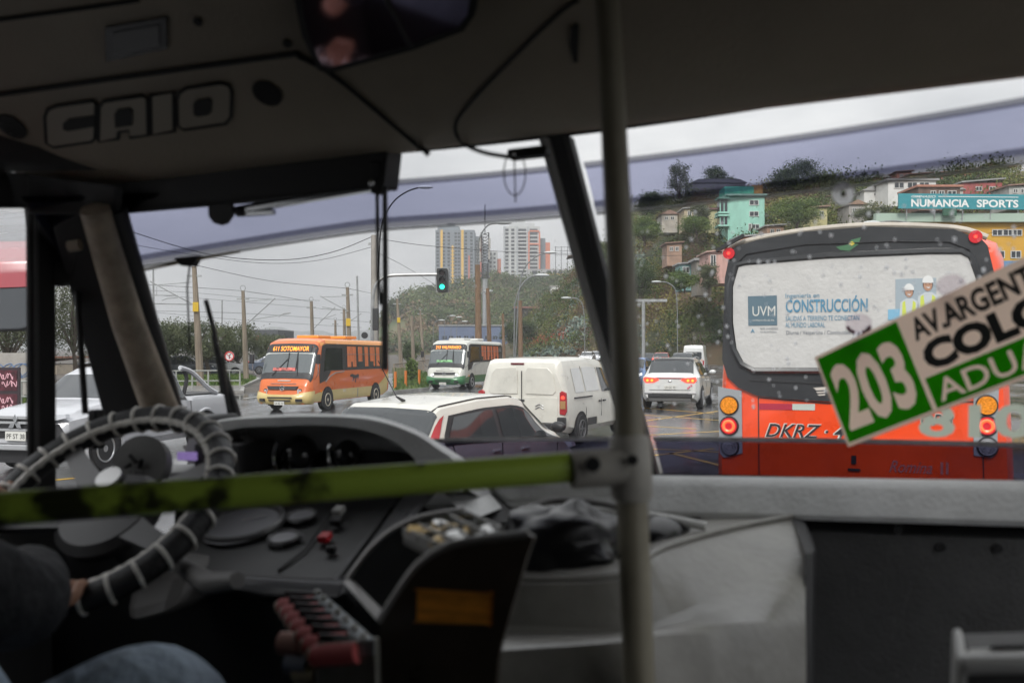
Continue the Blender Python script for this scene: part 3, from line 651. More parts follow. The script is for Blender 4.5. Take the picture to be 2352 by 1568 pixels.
MB().box((sl / 2, 0, .78), (sl, .25, 1.56)).build('board', M('teal_sign', (.035, .25, .29), .5, var=.08), t, smooth=False)
m_let = M('sign_white', (.75, .76, .74), .5)
text('GIMNASIO', 'lettering', m_let, t, (1.25, -.14, 1.14), (1, 0, 0), (0, 0, 1), .24, 2.6, .012, shear=.2)
text('NUMANCIA', 'lettering', m_let, t, (1.25, -.14, .22), (1, 0, 0), (0, 0, 1), .78, 6.2, .03); text('SPORTS', 'lettering', m_let, t, (8.3, -.14, .22), (1, 0, 0), (0, 0, 1), .78, 4.5, .03)
MB().box((8.5, -.14, 1.27), (8.6, .02, .07)).build('rule', m_let, t, smooth=False)
for x in (1, 4, 7, 10, 13): MB().tube([(x, .3, -1.0), (x, .2, .3)], .06, 6).build('bracket', m_metal, t)
MB().box((5.4, -.1, -.35), (1.4, .3, .75)).build('floodlight_box', M('dark_green_box', (.03, .10, .06), .5), t, smooth=False)
# ================================================================== poles, wires, lamps, signals, railings
def at(base, pts): return [Vector(p) - base for p in pts]
m_pc = M('stained_pole_concrete', (.20, .165, .125), .8, var=.3, scale=1.5, stretch=(3, 3, .4))
m_ybad = M('yellow_badge', (.55, .36, .02), .5)
def tram_pole(label, u0, v0, u1, d, w0=.22, w1=.36, arms=(), badge=None, top=True):
    base = P(u1, V0, d); base.z = 0
    t = thing('tram_pole', label, 'pole', base, group='tram line poles')
    tp = P(u0, v0, d) - base
    mb = MB(); n = 8
    mb.tube([(0, 0, -.2), tp * .35, tp], [w1 * .42, w1 * .36 + w0 * .04, w0 * .42], 8); mb.build('shaft', m_pc, t)
    if top:
        lp = MB(); c = tp + Vector((0, 0, .18)); lp.tube(arc(c, .16, 0, math.pi * 2, 14)[:-1], .025, 5, closed=True); lp.build('top_loop', m_metal, t)
        MB().box(tp + Vector((0, 0, -.5)), (.75, .1, .1)).build('crosspiece', m_metal, t, smooth=False)
    if badge: MB().box(P(u1 + (u0 - u1) * .55, badge, d) - base + Vector((0, -w1 / 2, 0)), (.3, .06, .5)).build('number_badge', m_ybad, t, smooth=False)
    for a in arms:      # a cantilever: diagonal tube, top stay, registration arm, all in picture points on this pole's plane
        for j, (pts, r) in enumerate(a):
            MB().tube(at(base, [P(x, y, d - .25) for x, y in pts]), r, 6).build('cantilever_tube', m_metal, t)
    return t
tram_pole('tallest near concrete tram pole with a yellow badge, left of the wiper', 446, 612, 461, 53, .3, .5, [[([(445, 700), (345, 646)], .035), ([(352, 697), (440, 699)], .03), ([(352, 655), (440, 648)], .02), ([(350, 678), (408, 678)], .02), ([(360, 658), (360, 678)], .015), ([(372, 690), (385, 685), (408, 684)], .02)]], 705)
tram_pole('concrete tram pole second from the left above the trees', 558, 668, 566, 62, .25, .42, [[([(566, 745), (632, 685)], .03), ([(566, 692), (632, 687)], .02), ([(575, 735), (665, 720)], .02), ([(640, 728), (652, 720), (668, 718)], .02)]])
tram_pole('grey tram pole rising behind the front of the orange minibus', 715, 692, 720, 80, .3, .45, [[([(720, 755), (770, 705)], .035), ([(722, 707), (770, 712)], .02), ([(735, 735), (772, 722)], .025)]])
tram_pole('tram pole with yellow badge behind the roof of the orange minibus', 798, 660, 805, 66, .26, .42, [[([(800, 715), (735, 680)], .03), ([(798, 680), (740, 682)], .02), ([(740, 705), (785, 712)], .02)]], 740)
tram_pole('slim tram pole just right of the tall mast by the signal', 912, 686, 922, 98, .28, .5, [], 735)
tram_pole('farther tram pole right of the slim one on the island', 965, 712, 973, 135, .3, .55)
tram_pole('thin far tram pole behind the orange minibus roof', 790, 708, 793, 110, .35, .5, [[([(793, 745), (830, 720)], .04)]])
tram_pole('short far tram pole beside the thin one over the minibus roof', 770, 735, 772, 120, .3, .45)
tram_pole('banded square post on the island right of the slim pole', 946, 725, 950, 110, .4, .5, top=False)
def mast(label, pts, d, r, mat=None, name='steel_mast', cat='mast'):
    base = P(pts[-1][0], V0, d); base.z = 0
    t = thing(name, label, cat, base, group='thin masts')
    MB().tube(at(base, [P(u, v, d) for u, v in pts[:-1]] + [base]), r, 6).build('shaft', mat or m_metal, t); return t
mast('thin steel mast at the left end of the tram wires', [(352, 618), (355, 800)], 60, .06)
mast('thin steel mast right of the badge pole over the minibus', [(820, 634), (826, 800)], 90, .10)
mast('slim far mast left of the office building', [(510, 690), (510, 800)], 150, .12)
# wooden poles and the far lamps
def wood(label, u0, v0, u1, d, r):
    base = P(u1, V0, d); base.z = 0; t = thing('wooden_pole', label, 'pole', base, group='brown wooden poles')
    MB().tube([(0, 0, -.2), P(u0, v0, d) - base], [r * 1.2, r * .8], 8).build('shaft', m_wood, t)
    MB().box(P(u0, v0, d) - base + Vector((0, 0, -.6)), (.5, .12, .12)).build('crosspiece', m_wood, t, smooth=False)
wood('thick brown wooden pole behind the white and green minibus', 1097, 608, 1100, 105, .33)
wood('second brown wooden pole right of the thick one', 1120, 662, 1126, 110, .24)
wood('brown wooden pole with green foot right of the minibus', 1195, 690, 1196, 125, .28)
wood('thin brown wooden pole farther along the road', 1155, 720, 1158, 150, .22)
m_lpost = M('lamp_post_grey', (.20, .21, .21), .5, .3, var=.2)
def lamp(label, pts, d, r=.08, head=None, mat=None, foot=True, group='curved street lamps'):
    """pts: picture points from the lamp head back down the shaft"""
    base = P(pts[-1][0], V0, d); base.z = 0
    t = thing('street_lamp', label, 'street lamp', base, group=group)
    w = [P(u, v, d) for u, v in pts[:-1]]; r *= .72; mat = mat or m_lpost
    MB().tube(at(base, smooth_path(w, 5) + [base]), r, 7).build('shaft', mat or m_metal, t)
    h = w[0] - base; s = 1 if w[0].x > w[1].x else -1
    k = r * 5.2
    MB().ball((0, 0, 0), 1, 6).build('lamp_head', M('lamp_head_white', (.5, .52, .52), .4), t, mx=Matrix.Translation(h + Vector((s * k * 1.2, 0, 0))) @ Matrix.Diagonal((k * 2.0, k * .8, k * .42, 1)))
    return t
lamp('tall dark lamp arching up beside the concrete pole, head near the film edge', [(965, 430), (935, 440), (905, 462), (882, 500), (873, 545), (868, 640), (868, 800)], 45, .05, mat=m_dark)
lamp('pale lamp arching right in front of the pale tower', [(1145, 512), (1120, 518), (1102, 545), (1097, 580), (1096, 640), (1102, 800)], 115, .13)
lamp('slender lamp arching right toward the cliff house', [(1255, 580), (1230, 590), (1205, 615), (1195, 650), (1190, 700), (1183, 800)], 135, .12)
lamp('lamp pole with green foot left of the thin wooden pole, arching right', [(1235, 632), (1215, 638), (1195, 660), (1182, 700), (1180, 800)], 100, .1)
lamp('small lamp arching left over the bank behind the post', [(1308, 684), (1325, 686), (1338, 700), (1343, 740), (1343, 800)], 140, .1)
lamp('lamp with solar panel on the far verge', [(1115, 668), (1100, 680), (1093, 710), (1090, 800)], 170, .11)
lamp('lamp arching left on the slope left of the red bus', [(1515, 647), (1535, 650), (1552, 668), (1556, 720), (1556, 800)], 100, .07)
lamp('lamp head poking out in front of the gym sign, arching left', [(2015, 511), (2060, 508), (2110, 520), (2150, 560), (2155, 800)], 60, .07)
for i, (u, v) in enumerate([(1035, 725), (1050, 728), (1063, 738), (1010, 735)]):
    lamp('far row lamp number %s from the left before the blue warehouse' % ('one', 'two', 'three', 'four')[i], [(u, v), (u - 8, v + 2), (u - 14, v + 12), (u - 15, 800)], 230, .1, group='far lamps by the warehouse')
# T-shaped gantry post
base = P(1478, V0, 110); base.z = 0
t = thing('sign_gantry', 'grey T shaped gantry post on the slope behind the white car', 'gantry', base)
MB().tube([(0, 0, 0), (0, 0, P(0, 692, 110).z)], .2, 8).build('shaft', m_metal, t); MB().box((.5, 0, P(0, 690, 110).z), (4.2, .3, .3)).build('crossbeam', m_metal, t, smooth=False)
# lattice mobile phone mast
base = P(1114, V0, 300); base.z = 0; zt = P(0, 470, 300).z; t = thing('lattice_mast', 'tall dark lattice phone mast between the two towers', 'mast', base)
MB().tube([(0, 0, 0), (0, 0, P(0, 640, 300).z)], .75, 8).build('shaft', m_metal, t)
for z0, z1, r in ((640, 605, .9), (602, 535, 1.15)):
    a, b = P(0, z0, 300).z, P(0, z1, 300).z
    for sx in (-1, 1):
        for sy in (-1, 1): MB().tube([(sx * r, sy * r, a), (sx * r, sy * r, b)], .16, 5).build('corner_leg', m_dark, t)
    k = 9
    for i in range(k):
        za, zb_ = a + (b - a) * i / k, a + (b - a) * (i + 1) / k
        MB().tube([(-r, -r, za), (r, -r, zb_)], .12, 4).build('brace', m_dark, t); MB().tube([(r, -r, za), (-r, -r, zb_)], .12, 4).build('brace', m_dark, t)
for x, z in ((-1.4, 560), (1.4, 560), (-1.4, 590), (1.3, 585)): MB().box((x, -1.3, P(0, z, 300).z), (.6, .4, 3.0)).build('antenna_panel', m_conc, t, smooth=False)
MB().tube([(0, 0, P(0, 540, 300).z), (0, 0, zt)], .14, 5).build('spike', m_dark, t)
# concrete pole and traffic signals
base = P(861, V0, 44); base.z = 0
t = thing('utility_pole', 'tall grey concrete utility pole carrying the cables beside the traffic signal', 'pole', base)
MB().tube([(0, 0, -.2), P(859, 540, 44) - base], [.19, .13], 8).build('shaft', m_conc, t)
MB().box(P(859, 560, 44) - base, (.5, .1, .1)).build('crosspiece', m_metal, t, smooth=False)
m_sig = M('signal_housing', (.025, .028, .03), .45)
m_glow = M('green_signal_light', (.02, .75, .45), .3, emit=2.2); m_off = M('dark_lens', (.03, .02, .02), .2)
dS = 43; base = P(855, V0, dS); base.z = 0
t = thing('traffic_signal', 'traffic signal on a curved mast arm showing green', 'traffic light', base)
MB().tube(at(base, smooth_path([P(855, 890, dS), P(855, 760, dS), P(857, 680, dS), P(868, 648, dS), P(890, 634, dS), P(930, 631, dS), P(1008, 630, dS)], 5)), .075, 8).build('mast_arm', m_metal, t)
def head(t, c, front=True):
    h = MB().prism(rrect(.46, .98, .05), .28, c + Vector((0, .12, 0))).build('signal_head', m_sig, t, smooth=False)
    for k in range(3):
        q = c + Vector((0, -.165, .3 - .3 * k))
        if front:
            MB().disc(q, .105, (0, -1, 0), .02).build('lens', m_glow if k == 2 else m_off, t)
            hood = [[q + Vector((.13 * math.cos(a), y, .13 * math.sin(a))) for a in np.linspace(rad(-20), rad(200), 12)] for y in (0, -.17)]
            MB().grid(hood).build('hood', m_sig, t)
    if front: MB().prism(rrect(.56, 1.08, .06), .02, c + Vector((0, .15, 0))).build('backplate', M('signal_backplate', (.3, .31, .31), .5), t, smooth=False)
head(t, P(1016, 643, dS) - base)
b2 = P(863, 733, dS - .6) - base; MB().box(b2, (.24, .3, .95)).build('signal_back', m_sig, t, smooth=False, bevel=.03)
MB().disc(P(838, 770, dS) - base, .14, (0, -1, 0), .1).build('small_lens_box', m_sig, t)
# no-turn sign
base = P(527, V0, 55); base.z = 0; t = thing('traffic_sign', 'round white no turn sign with red ring behind the wiper', 'road sign', base)
c = P(527, 818, 55) - base
MB().tube([(0, .03, 0), c + Vector((0, .03, .3))], .03, 6).build('post', m_metal, t); MB().disc(c, .27, (0, -1, 0), .02).build('plate', M('sign_face', (.7, .7, .7), .4), t)
MB().tube([c + Vector((.235 * math.cos(a), -.03, .235 * math.sin(a))) for a in np.linspace(0, 2 * math.pi, 25)[:-1]], .035, 5, closed=True).build('ring', M('sign_red', (.55, .03, .03), .4), t)
MB().tube([c + Vector((0, -.03, -.14)), c + Vector((0, -.03, .05)), c + Vector((.1, -.03, .13))], .022, 5).build('arrow', m_dark, t); MB().tube([c + Vector((-.16, -.03, .15)), c + Vector((.16, -.03, -.15))], .02, 5).build('slash', M('sign_red', (.55, .03, .03), .4), t)
# railings
def railing(name, label, a, b, hgt, n, mat, bars=0):
    a, b = Vector(a), Vector(b); t = thing(name, label, 'railing', a); L_ = b - a
    for i in range(n): MB().box(L_ * (i / (n - 1)) + Vector((0, 0, hgt / 2)), (.07, .07, hgt)).build('post', mat, t, smooth=False)
    for z in ((hgt, hgt * .5) if not bars else (hgt, .18)): MB().tube([Vector((0, 0, z)), L_ + Vector((0, 0, z))], .035, 6).build('rail', mat, t)
    for i in range(bars): MB().tube([L_ * ((i + .5) / bars) + Vector((0, 0, .18)), L_ * ((i + .5) / bars) + Vector((0, 0, hgt))], .018, 4).build('bar', mat, t)
m_ral = M('railing_grey_paint', (.26, .27, .25), .5, var=.2)
railing('pavement_railing', 'grey pipe railing along the verge in front of the trees', G(330, 899), G(551, 897), 1.0, 7, m_ral)
railing('bar_railing', 'rusty barred railing on the island right of the orange minibus', G(905, 880), G(988, 856), 1.15, 5, M('rusty_rail', (.20, .16, .12), .6, var=.3), 34)
railing('pavement_railing', 'grey railing beside the posters behind the pickup', G(30, 945), G(66, 945), 1.0, 3, m_ral)
for i, (u, v) in enumerate([(932, 893), (963, 889), (908, 897)]):
    b = G(u, v); tag(MB().tube([b + Vector((0, 0, 0)), b + Vector((0, 0, .95))], .07, 8).build('bollard', M('orange_plastic', (.55, .16, .03), .5)), ['middle', 'rightmost', 'leftmost'][i] + ' slim orange bollard on the island between the minibuses', 'bollard', 'orange bollards')
# concrete road barrier
t = thing('road_barrier', 'long low concrete barrier along the far bend of the road', 'barrier', P(1250, V0, 180) - Vector((0, 0, CH)))
a, b = P(1168, V0, 150), P(1345, V0, 165); c = P(1250, V0, 180); q = [Vector((p.x - c.x, p.y - c.y, 0)) for p in (a, b)]
nB = 9
for i in range(nB):
    s0, s1 = q[0].lerp(q[1], (i + .02) / nB), q[0].lerp(q[1], (i + .98) / nB)
    pr = [(-.35, 0), (.35, 0), (.3, .3), (.12, .8), (-.12, .8), (-.3, .3)]
    MB().loft([[s + Vector((0, y, z)) for y, z in pr] for s in (s0, s1)], cap=True).build('barrier_block', m_conc, t, smooth=False)
# overhead wires
wires = [
 ('thick black cable sagging from the film corner to the concrete pole', [(250, 515, 38), (470, 582, 40), (640, 597, 42), (760, 580, 43), (858, 542, 44)], .016),
 ('thin black cable sagging just below the thick one', [(270, 555, 38), (430, 583, 40), (600, 604, 42), (730, 598, 43), (858, 566, 44)], .010),
 ('cable running down from the nearest tram pole to the badge pole', [(446, 608, 53), (620, 645, 60), (798, 662, 66)], .014),
 ('cable from the badge pole down to the slim tram pole', [(798, 662, 66), (860, 675, 82), (912, 687, 98)], .014),
 ('cable from the slim tram pole to the farther tram pole', [(912, 687, 98), (938, 702, 115), (965, 713, 135)], .015),
 ('cable from the left mast past the second tram pole', [(290, 651, 56), (446, 660, 57), (558, 668, 62)], .012),
 ('cable from the second tram pole to the grey tram pole', [(558, 668, 62), (640, 680, 70), (715, 693, 80)], .014),
 ('upper contact wire crossing behind the nearest tram pole', [(280, 664, 66), (440, 672, 66), (600, 686, 68), (735, 690, 70)], .010),
 ('middle contact wire through the tram poles', [(280, 672, 70), (446, 684, 70), (640, 700, 76), (900, 722, 95)], .010),
 ('lower contact wire above the trees', [(290, 714, 64), (460, 716, 64), (640, 724, 70), (880, 742, 90)], .011),
 ('lowest far contact wire just over the treetops', [(300, 712, 80), (560, 735, 85), (830, 752, 95)], .012),
 ('cable from the concrete pole across the towers to the right', [(868, 548, 44), (1000, 566, 55), (1200, 580, 75), (1400, 585, 95)], .014),
 ('thin cable dropping right from the concrete pole to the signal head', [(862, 578, 44), (930, 612, 60), (1010, 660, 90)], .012),
 ('thin cable across the hillside left of the red bus', [(1420, 588, 60), (1550, 587, 60), (1680, 582, 60)], .013),
 ('thin cable in front of the gym building', [(2100, 560, 60), (2250, 540, 60), (2360, 515, 60)], .013)]
for lab, pts, r in wires:
    w = smooth_path([P(*p) for p in pts], 6); o = w[0].copy()
    ob = MB().tube([p - o for p in w], r, 5).build('overhead_wire', m_wire); ob.location = o
    tag(ob, lab, 'cable', 'overhead wires')
# ================================================================== vehicles (front towards +y, origin on the ground under the middle)
class Shell:
    """body surface: S(y, s), s runs 0 bottom middle, 1 sill, 2 low side, 3 widest, 4 belt line, 5 and 6 roof edge, 7 roof, 8 top middle"""
    def __init__(s, ys, zt, zb, zbelt, w, wt, tuck=.9, ed=.13, sm=3):
        f = lambda tab: (np.array([t[0] for t in tab], float), np.array([t[1] for t in tab], float))
        s.t = {k: f(v) for k, v in dict(zt=zt, zb=zb, zbelt=zbelt, w=w, wt=wt).items()}
        s.y0, s.y1 = ys; s.tuck = tuck; s.ed = ed
    def g(s, k, y): return float(np.interp(y, *s.t[k]))
    def sec(s, y):
        zt, zb, w, wt = s.g('zt', y), s.g('zb', y), s.g('w', y), s.g('wt', y)
        bl = min(s.g('zbelt', y), zt - .04); h = zt - bl; e = min(s.ed, h * .55)
        wt = min(wt, w * .985)
        k = (h - e) / max(h, .01)
        return [(0, zb), (w * s.tuck, zb), (w * .985, zb + .12), (w, zb + (bl - zb) * .6), (w * .985, bl), (wt + .012, zt - e), (wt * .965, zt - e * .38), (wt * .84, zt - e * .1), (0, zt)]
    def S(s, y, q, side=1, off=0.):
        def pt(y, q):
            c = s.sec(y); i = min(7, max(0, int(q))); t = q - i
            x = c[i][0] * (1 - t) + c[i + 1][0] * t; z = c[i][1] * (1 - t) + c[i + 1][1] * t
            return Vector((x * side, y, z))
        p = pt(y, q)
        if off:
            e = .02; a = pt(min(s.y1, y + e), q) - pt(max(s.y0, y - e), q); b = pt(y, min(8, q + .08)) - pt(y, max(0, q - .08))
            n = a.cross(b); n.normalize()
            if n.x * side < -1e-3 and q < 6.5 or (q >= 6.5 and n.z < 0): n = -n
            p = p + n * off
        return p
    def stations(s, n=46):
        ys = set(np.linspace(s.y0, s.y1, n).round(4))
        for k in s.t: ys |= set(np.clip(s.t[k][0], s.y0, s.y1).round(4))
        return sorted(ys)
    def body(s, name, mat, parent, n=46):
        qs = [0, 1, 1.5, 2, 2.5, 3, 3.5, 4, 4.5, 5, 5.5, 6, 6.5, 7, 7.5, 8]
        rings = []
        for y in s.stations(n):
            R_ = [s.S(y, q) for q in qs]; L_ = [s.S(y, q, -1) for q in qs[::-1]]
            rings.append(R_ + L_[1:-1])
        return MB().loft(rings, cap=True).build(name, mat, parent, ang=30)
    def patch(s, name, mat, parent, ya, yb, sa, sb, side=1, off=.006, ny=8, ns=6, label=None):
        """ya, yb may be functions of s; thin shell lying on the body"""
        fa = ya if callable(ya) else (lambda q: ya); fb = yb if callable(yb) else (lambda q: yb)
        rows = []
        for i in range(ns + 1):
            q = sa + (sb - sa) * i / ns
            rows.append([s.S(fa(q) + (fb(q) - fa(q)) * j / ny, q, side, off) for j in range(ny + 1)])
        return MB().grid(rows).build(name, mat, parent, label=label)
    def top(s, name, mat, parent, ya, yb, sa=5.5, off=.006, ny=8, ns=8):
        """a pane across the whole width: windscreen, rear window, roof strip"""
        rows = []
        for j in range(ny + 1):
            y = ya + (yb - ya) * j / ny
            qs = [sa + (8 - sa) * i / ns for i in range(ns + 1)]
            rows.append([s.S(y, q, 1, off) for q in qs] + [s.S(y, q, -1, off) for q in qs[::-1][1:]])
        return MB().grid(rows).build(name, mat, parent)
m_tyre = M('tyre_rubber', (.018, .018, .019), .75, var=.3, scale=8); m_rim = M('alloy_rim', (.38, .39, .4), .3, .8); m_arch = M('wheel_well_shade', (.012, .012, .013), .8)
m_carg = M('car_window_glass', (.035, .04, .043), .05, spec=.8); m_cabin = M('tinted_glass', (.02, .023, .026), .06, spec=.7)
m_blk = M('black_trim', (.02, .02, .022), .45); m_chr = M('chrome', (.6, .61, .62), .15, 1.0)
m_plate = M('number_plate_white', (.62, .62, .58), .4); m_ink = M('plate_ink', (.03, .03, .03), .5)
m_rlamp = M('red_tail_lens', (.35, .015, .02), .2, spec=.6); m_rlit = M('red_tail_lens_lit', (.9, .05, .03), .2, emit=1.3); m_olamp = M('amber_lens', (.75, .22, .02), .2, emit=.1)
m_hlamp = M('clear_headlamp', (.45, .47, .5), .08, spec=.8); m_hlit = M('lit_headlamp', (.9, .95, 1.0), .2, emit=2.0)
_wc = {}
_arch = {}
def wheel(parent, x, y, r, w=.2, rim=.64, rmat=None, spokes=10, side=1):
    k = (parent.name, x > 0, round(y, 3))
    if k in _arch: x = _arch[k] + (1 if x > 0 else -1) * (.03 - w / 2)
    key = (r, w, rim, spokes, rmat.name if rmat else '')
    if key not in _wc:
        ty = MB().lathe([(r * rim, -w / 2), (r * .93, -w / 2), (r, -w * .36), (r, w * .36), (r * .93, w / 2), (r * rim, w / 2), (r * rim * .9, w / 2 - .012), (.02, w / 2 - .012)], axis='x', n=28).mesh('tyre', m_tyre)
        rm = MB().tube([(w / 2 - .004, r * rim * .95 * math.cos(a), r * rim * .95 * math.sin(a)) for a in np.linspace(0, 2 * math.pi, 29)[:-1]], r * .055, 6, closed=True)
        for k in range(spokes):
            a = 2 * math.pi * k / spokes
            rm.box((w / 2 - .008, r * rim * .5 * math.cos(a), r * rim * .5 * math.sin(a)), (.012, r * rim * .84, r * .10), Matrix.Rotation(a, 3, 'X'))
        rm.lathe([(r * .17, w * .5 - .014), (r * .15, w * .5 + .004)], axis='x', n=12)
        _wc[key] = (ty, rm.mesh('rim', rmat or m_rim))
    ty, rm = _wc[key]
    o = inst(ty, 'wheel', parent, (x, y, r)); rr = inst(rm, 'rim', o, (0, 0, 0))
    if x < 0: rr.rotation_euler = (0, 0, math.pi)
    return o
def archdisc(parent, x, y, r, k=1.2):
    s = 1 if x > 0 else -1; _arch[(parent.name, x > 0, round(y, 3))] = x
    pts = [(y + r * k * math.cos(a), max(.16, r + r * k * math.sin(a))) for a in np.linspace(rad(-50), rad(230), 22)]
    MB().prism(pts, .026, (x - s * .012, 0, 0), (0, 1, 0), (0, 0, 1), (s, 0, 0)).build('wheel_well_disc', m_arch, parent, smooth=False)  # near-black disc stands in for the shade inside a wheel well
def plate(parent, c, s, back=True, w=.36, h=.13, nrm=-1):
    c = Vector(c); ax = (1, 0, 0) if nrm < 0 else (-1, 0, 0)
    p = MB().box(c, (w, .012, h)).build('number_plate', m_plate, parent, smooth=False)
    text(s, 'lettering', m_ink, p, c + Vector((-w * .44 * (1 if nrm < 0 else -1), .007 * nrm, -h * .28)), ax, (0, 0, 1), h * .55, w * .88, .01, .001)
def headlit(parent, c, r, mat=None, n=(0, 1, 0)): return MB().disc(c, r, n, .03).build('headlight', mat or m_hlamp, parent)
def mirror(parent, x, y, z, mat, s=1.0):
    sd = 1 if x > 0 else -1
    MB().ball((0, 0, 0), 1, 6).build('wing_mirror', mat, parent, mx=Matrix.Translation((x + sd * .09 * s, y, z)) @ Matrix.Diagonal((.11 * s, .07 * s, .075 * s, 1)))
def seam(shell, parent, pts, side, mat=None, r=.005, off=.004):
    MB().tube([shell.S(y, q, side, off) for y, q in pts], r, 4).build('panel_gap', mat or m_blk, parent)
def car_paint(name, c, rough=.22, var=.06): return M(name, c, rough, var=var, scale=2, coat=.5)

# ---- minibus (front three quarter view): used for the orange one and the white and green one
def minibus(name, label, loc, rz, main, low, roofc, dest, destcol, scale, plate_s, curtains, swoosh=True, logo=True, hub=None, lit=None, badge='dark'):
    t = thing(name, label, 'minibus', loc, rz, 'minibuses coming the other way'); t.scale = (scale,) * 3
    L2 = 3.75
    sh = Shell((-L2, L2), zt=[(-L2, 2.35), (-L2 + .12, 2.6), (2.35, 2.66), (2.75, 2.56), (2.95, 2.38), (3.42, 1.30), (3.50, 1.20), (3.62, .98), (3.72, .62), (L2, .56)],
               zb=[(-L2, .55), (-3, .34), (3.4, .34), (L2, .30)], zbelt=[(-L2, 1.42), (2.4, 1.42), (3.0, 1.25), (3.5, .95), (L2, .5)],
               w=[(-L2, 1.02), (-L2 + .15, 1.09), (3.0, 1.10), (3.4, 1.07), (3.62, .98), (L2, .86)], wt=[(-L2, .92), (-L2 + .2, 1.02), (2.4, 1.03), (2.9, 1.0), (3.4, 1.02), (3.62, .92), (L2, .8)], tuck=.96, ed=.2)
    body = sh.body('body', main, t, 60)
    sh.top('roof_skin', roofc, t, -L2 + .12, 2.74, 5.0, .008, 14)
    # windscreen with black surround, destination blind
    sh.top('windscreen_surround', m_blk, t, 2.86, 3.50, 5.0, .012, 10)
    sh.top('windscreen', M('bus_windscreen', (.10, .115, .12), .05, spec=.8), t, 3.04, 3.37, 5.35, .02, 8)
    A, Bq = sh.S(2.93, 6.9, 1, .03), sh.S(2.93, 6.9, -1, .03)
    nrm = Vector((0, 1.08, .47)).normalized(); up = Vector((0, -.40, .92)).normalized()
    c0 = Vector((0, 2.985, 2.25)) + nrm * .05
    pnl = MB().box(c0, (1.66, .02, .30), Matrix.Rotation(rad(23), 3, 'X')).build('destination_blind', m_blk, t, smooth=False)
    text(dest, 'lettering', destcol, pnl, c0 + Vector((.72, 0, 0)) - up * .085 + nrm * .014, (-1, 0, 0), up, .185, 1.44, .004, .002)
    sh.top('sun_strip', M('pale_strip', (.5, .52, .5), .5), t, 3.052, 3.075, 5.6, .026, 2)
    for x0, ang in ((.55, -.55), (-.45, .1)):
        a = sh.S(3.42, 7.2, 1, .04); a.x = x0; b = sh.S(3.14, 7.2, 1, .05); b.x = x0 + ang
        MB().tube([a, b], .014, 5).build('wiper', m_blk, t); mid = a.lerp(b, .45)
        c = sh.S(3.32, 7.2, 1, .05); c.x = b.x; d = sh.S(3.06, 7.2, 1, .05); d.x = b.x + .03; MB().tube([c, d], .016, 5).build('wiper_blade', m_blk, t)
    q = sh.S(3.33, 7.5, 1, .035); MB().box((.1, q.y, q.z + .02), (.9, .02, .12), Matrix.Rotation(rad(23), 3, 'X')).build('dash_card', M('card_red_%s' % name, (.5, .12, .1) if swoosh else (.2, .45, .2), .5, var=.8, scale=7), t, smooth=False)
    # bonnet details
    tn = lambda y, x, off=.02: (lambda p: Vector((x, p.y, p.z)))(sh.S(y, 7.4, 1, off))
    a = tn(3.55, 0, .02); MB().box(a + Vector((0, 0, .02)), (.5, .02, .035)).build('name_strip', m_plate, t, smooth=False)
    g0 = tn(3.655, 0, .02)
    gr = MB().prism([(-.55, -.05), (.55, -.05), (.62, .07), (-.62, .07)], .03, g0, (1, 0, 0), (0, -.25, 1), (0, 1, .3)).build('grille', m_blk, t, smooth=False)
    MB().tube([g0 + Vector((.085 * math.cos(a), .045, .085 * math.sin(a) + .01)) for a in np.linspace(0, 2 * math.pi, 20)[:-1]], .012, 5, closed=True).build('star_ring', m_chr, t)
    for k in range(3):
        a = math.pi / 2 + k * 2 * math.pi / 3; MB().tube([g0 + Vector((0, .045, .01)), g0 + Vector((.08 * math.cos(a), .045, .08 * math.sin(a) + .01))], .011, 5).build('star_spoke', m_chr, t)
    MB().tube([tn(3.60, x, .025) for x in np.linspace(-.5, .5, 8)], .012, 4).build('chrome_line', m_chr, t)
    # bumper
    bm_ = [(-1.06, .30), (1.06, .30), (1.10, .55), (1.08, .78), (.78, .66), (.5, .56), (-.5, .56), (-.78, .66), (-1.08, .78), (-1.10, .55)]
    rows = []
    for z, e, k in ((.28, .0, .93), (.34, .06, .97), (.5, .10, 1.0), (.62, .06, 1.0)):
        rows.append([Vector((k * 1.1 * math.sin(a), 3.3 + e + .52 * math.cos(a) ** .6 if math.cos(a) > 0 else 3.3, z)) for a in np.linspace(-math.pi / 2, math.pi / 2, 24)])
    rows.append([Vector((1.1 * math.sin(a), 3.3 + .02 + .50 * max(0, math.cos(a)) ** .6, .64 + .22 * max(0, abs(math.sin(a)) - .45))) for a in np.linspace(-math.pi / 2, math.pi / 2, 24)])
    bp = MB().grid(rows).build('bumper', low, t)
    for z, w_ in ((.53, .95), (.43, .85)): MB().box((0, 3.925, z), (w_, .03, .045)).build('bumper_slot', m_blk, t, smooth=False)
    for x in (-.72, .72): MB().box((x, 3.85, .44), (.24, .08, .10), Matrix.Rotation(-.5 if x > 0 else .5, 3, 'Z')).build('fog_recess', m_blk, t, smooth=False)
    plate(t, (0, 3.94, .335), plate_s, nrm=1, w=.4)
    for sd in (-1, 1):
        hl = MB(); pts = [(-.03, -.13), (.30, .06), (.34, .26), (.24, .24), (-.06, .02)]
        pc = Vector((sd * .64, 3.62, .78))
        o = hl.prism([(x * sd, z) for x, z in pts], .05, pc, (1, -sd * .55, 0), (0, -.35, 1), (0, 1, .2)).build('headlight', M('headlamp_grey', (.35, .36, .38), .15, spec=.7), t, smooth=False)
        for k, (x, z) in enumerate(((.05, -.01), (.2, .1))):
            q = pc + Vector((sd * x, -sd * .55 * x * sd - .35 * z + .06, z)); MB().disc(q, .07, (0, 1, .2), .02).build('lamp', m_hlit if (lit and k == 0) else m_blk, o); MB().disc(q + Vector((0, .02, 0)), .035, (0, 1, .2), .012).build('bulb', m_hlamp, o)
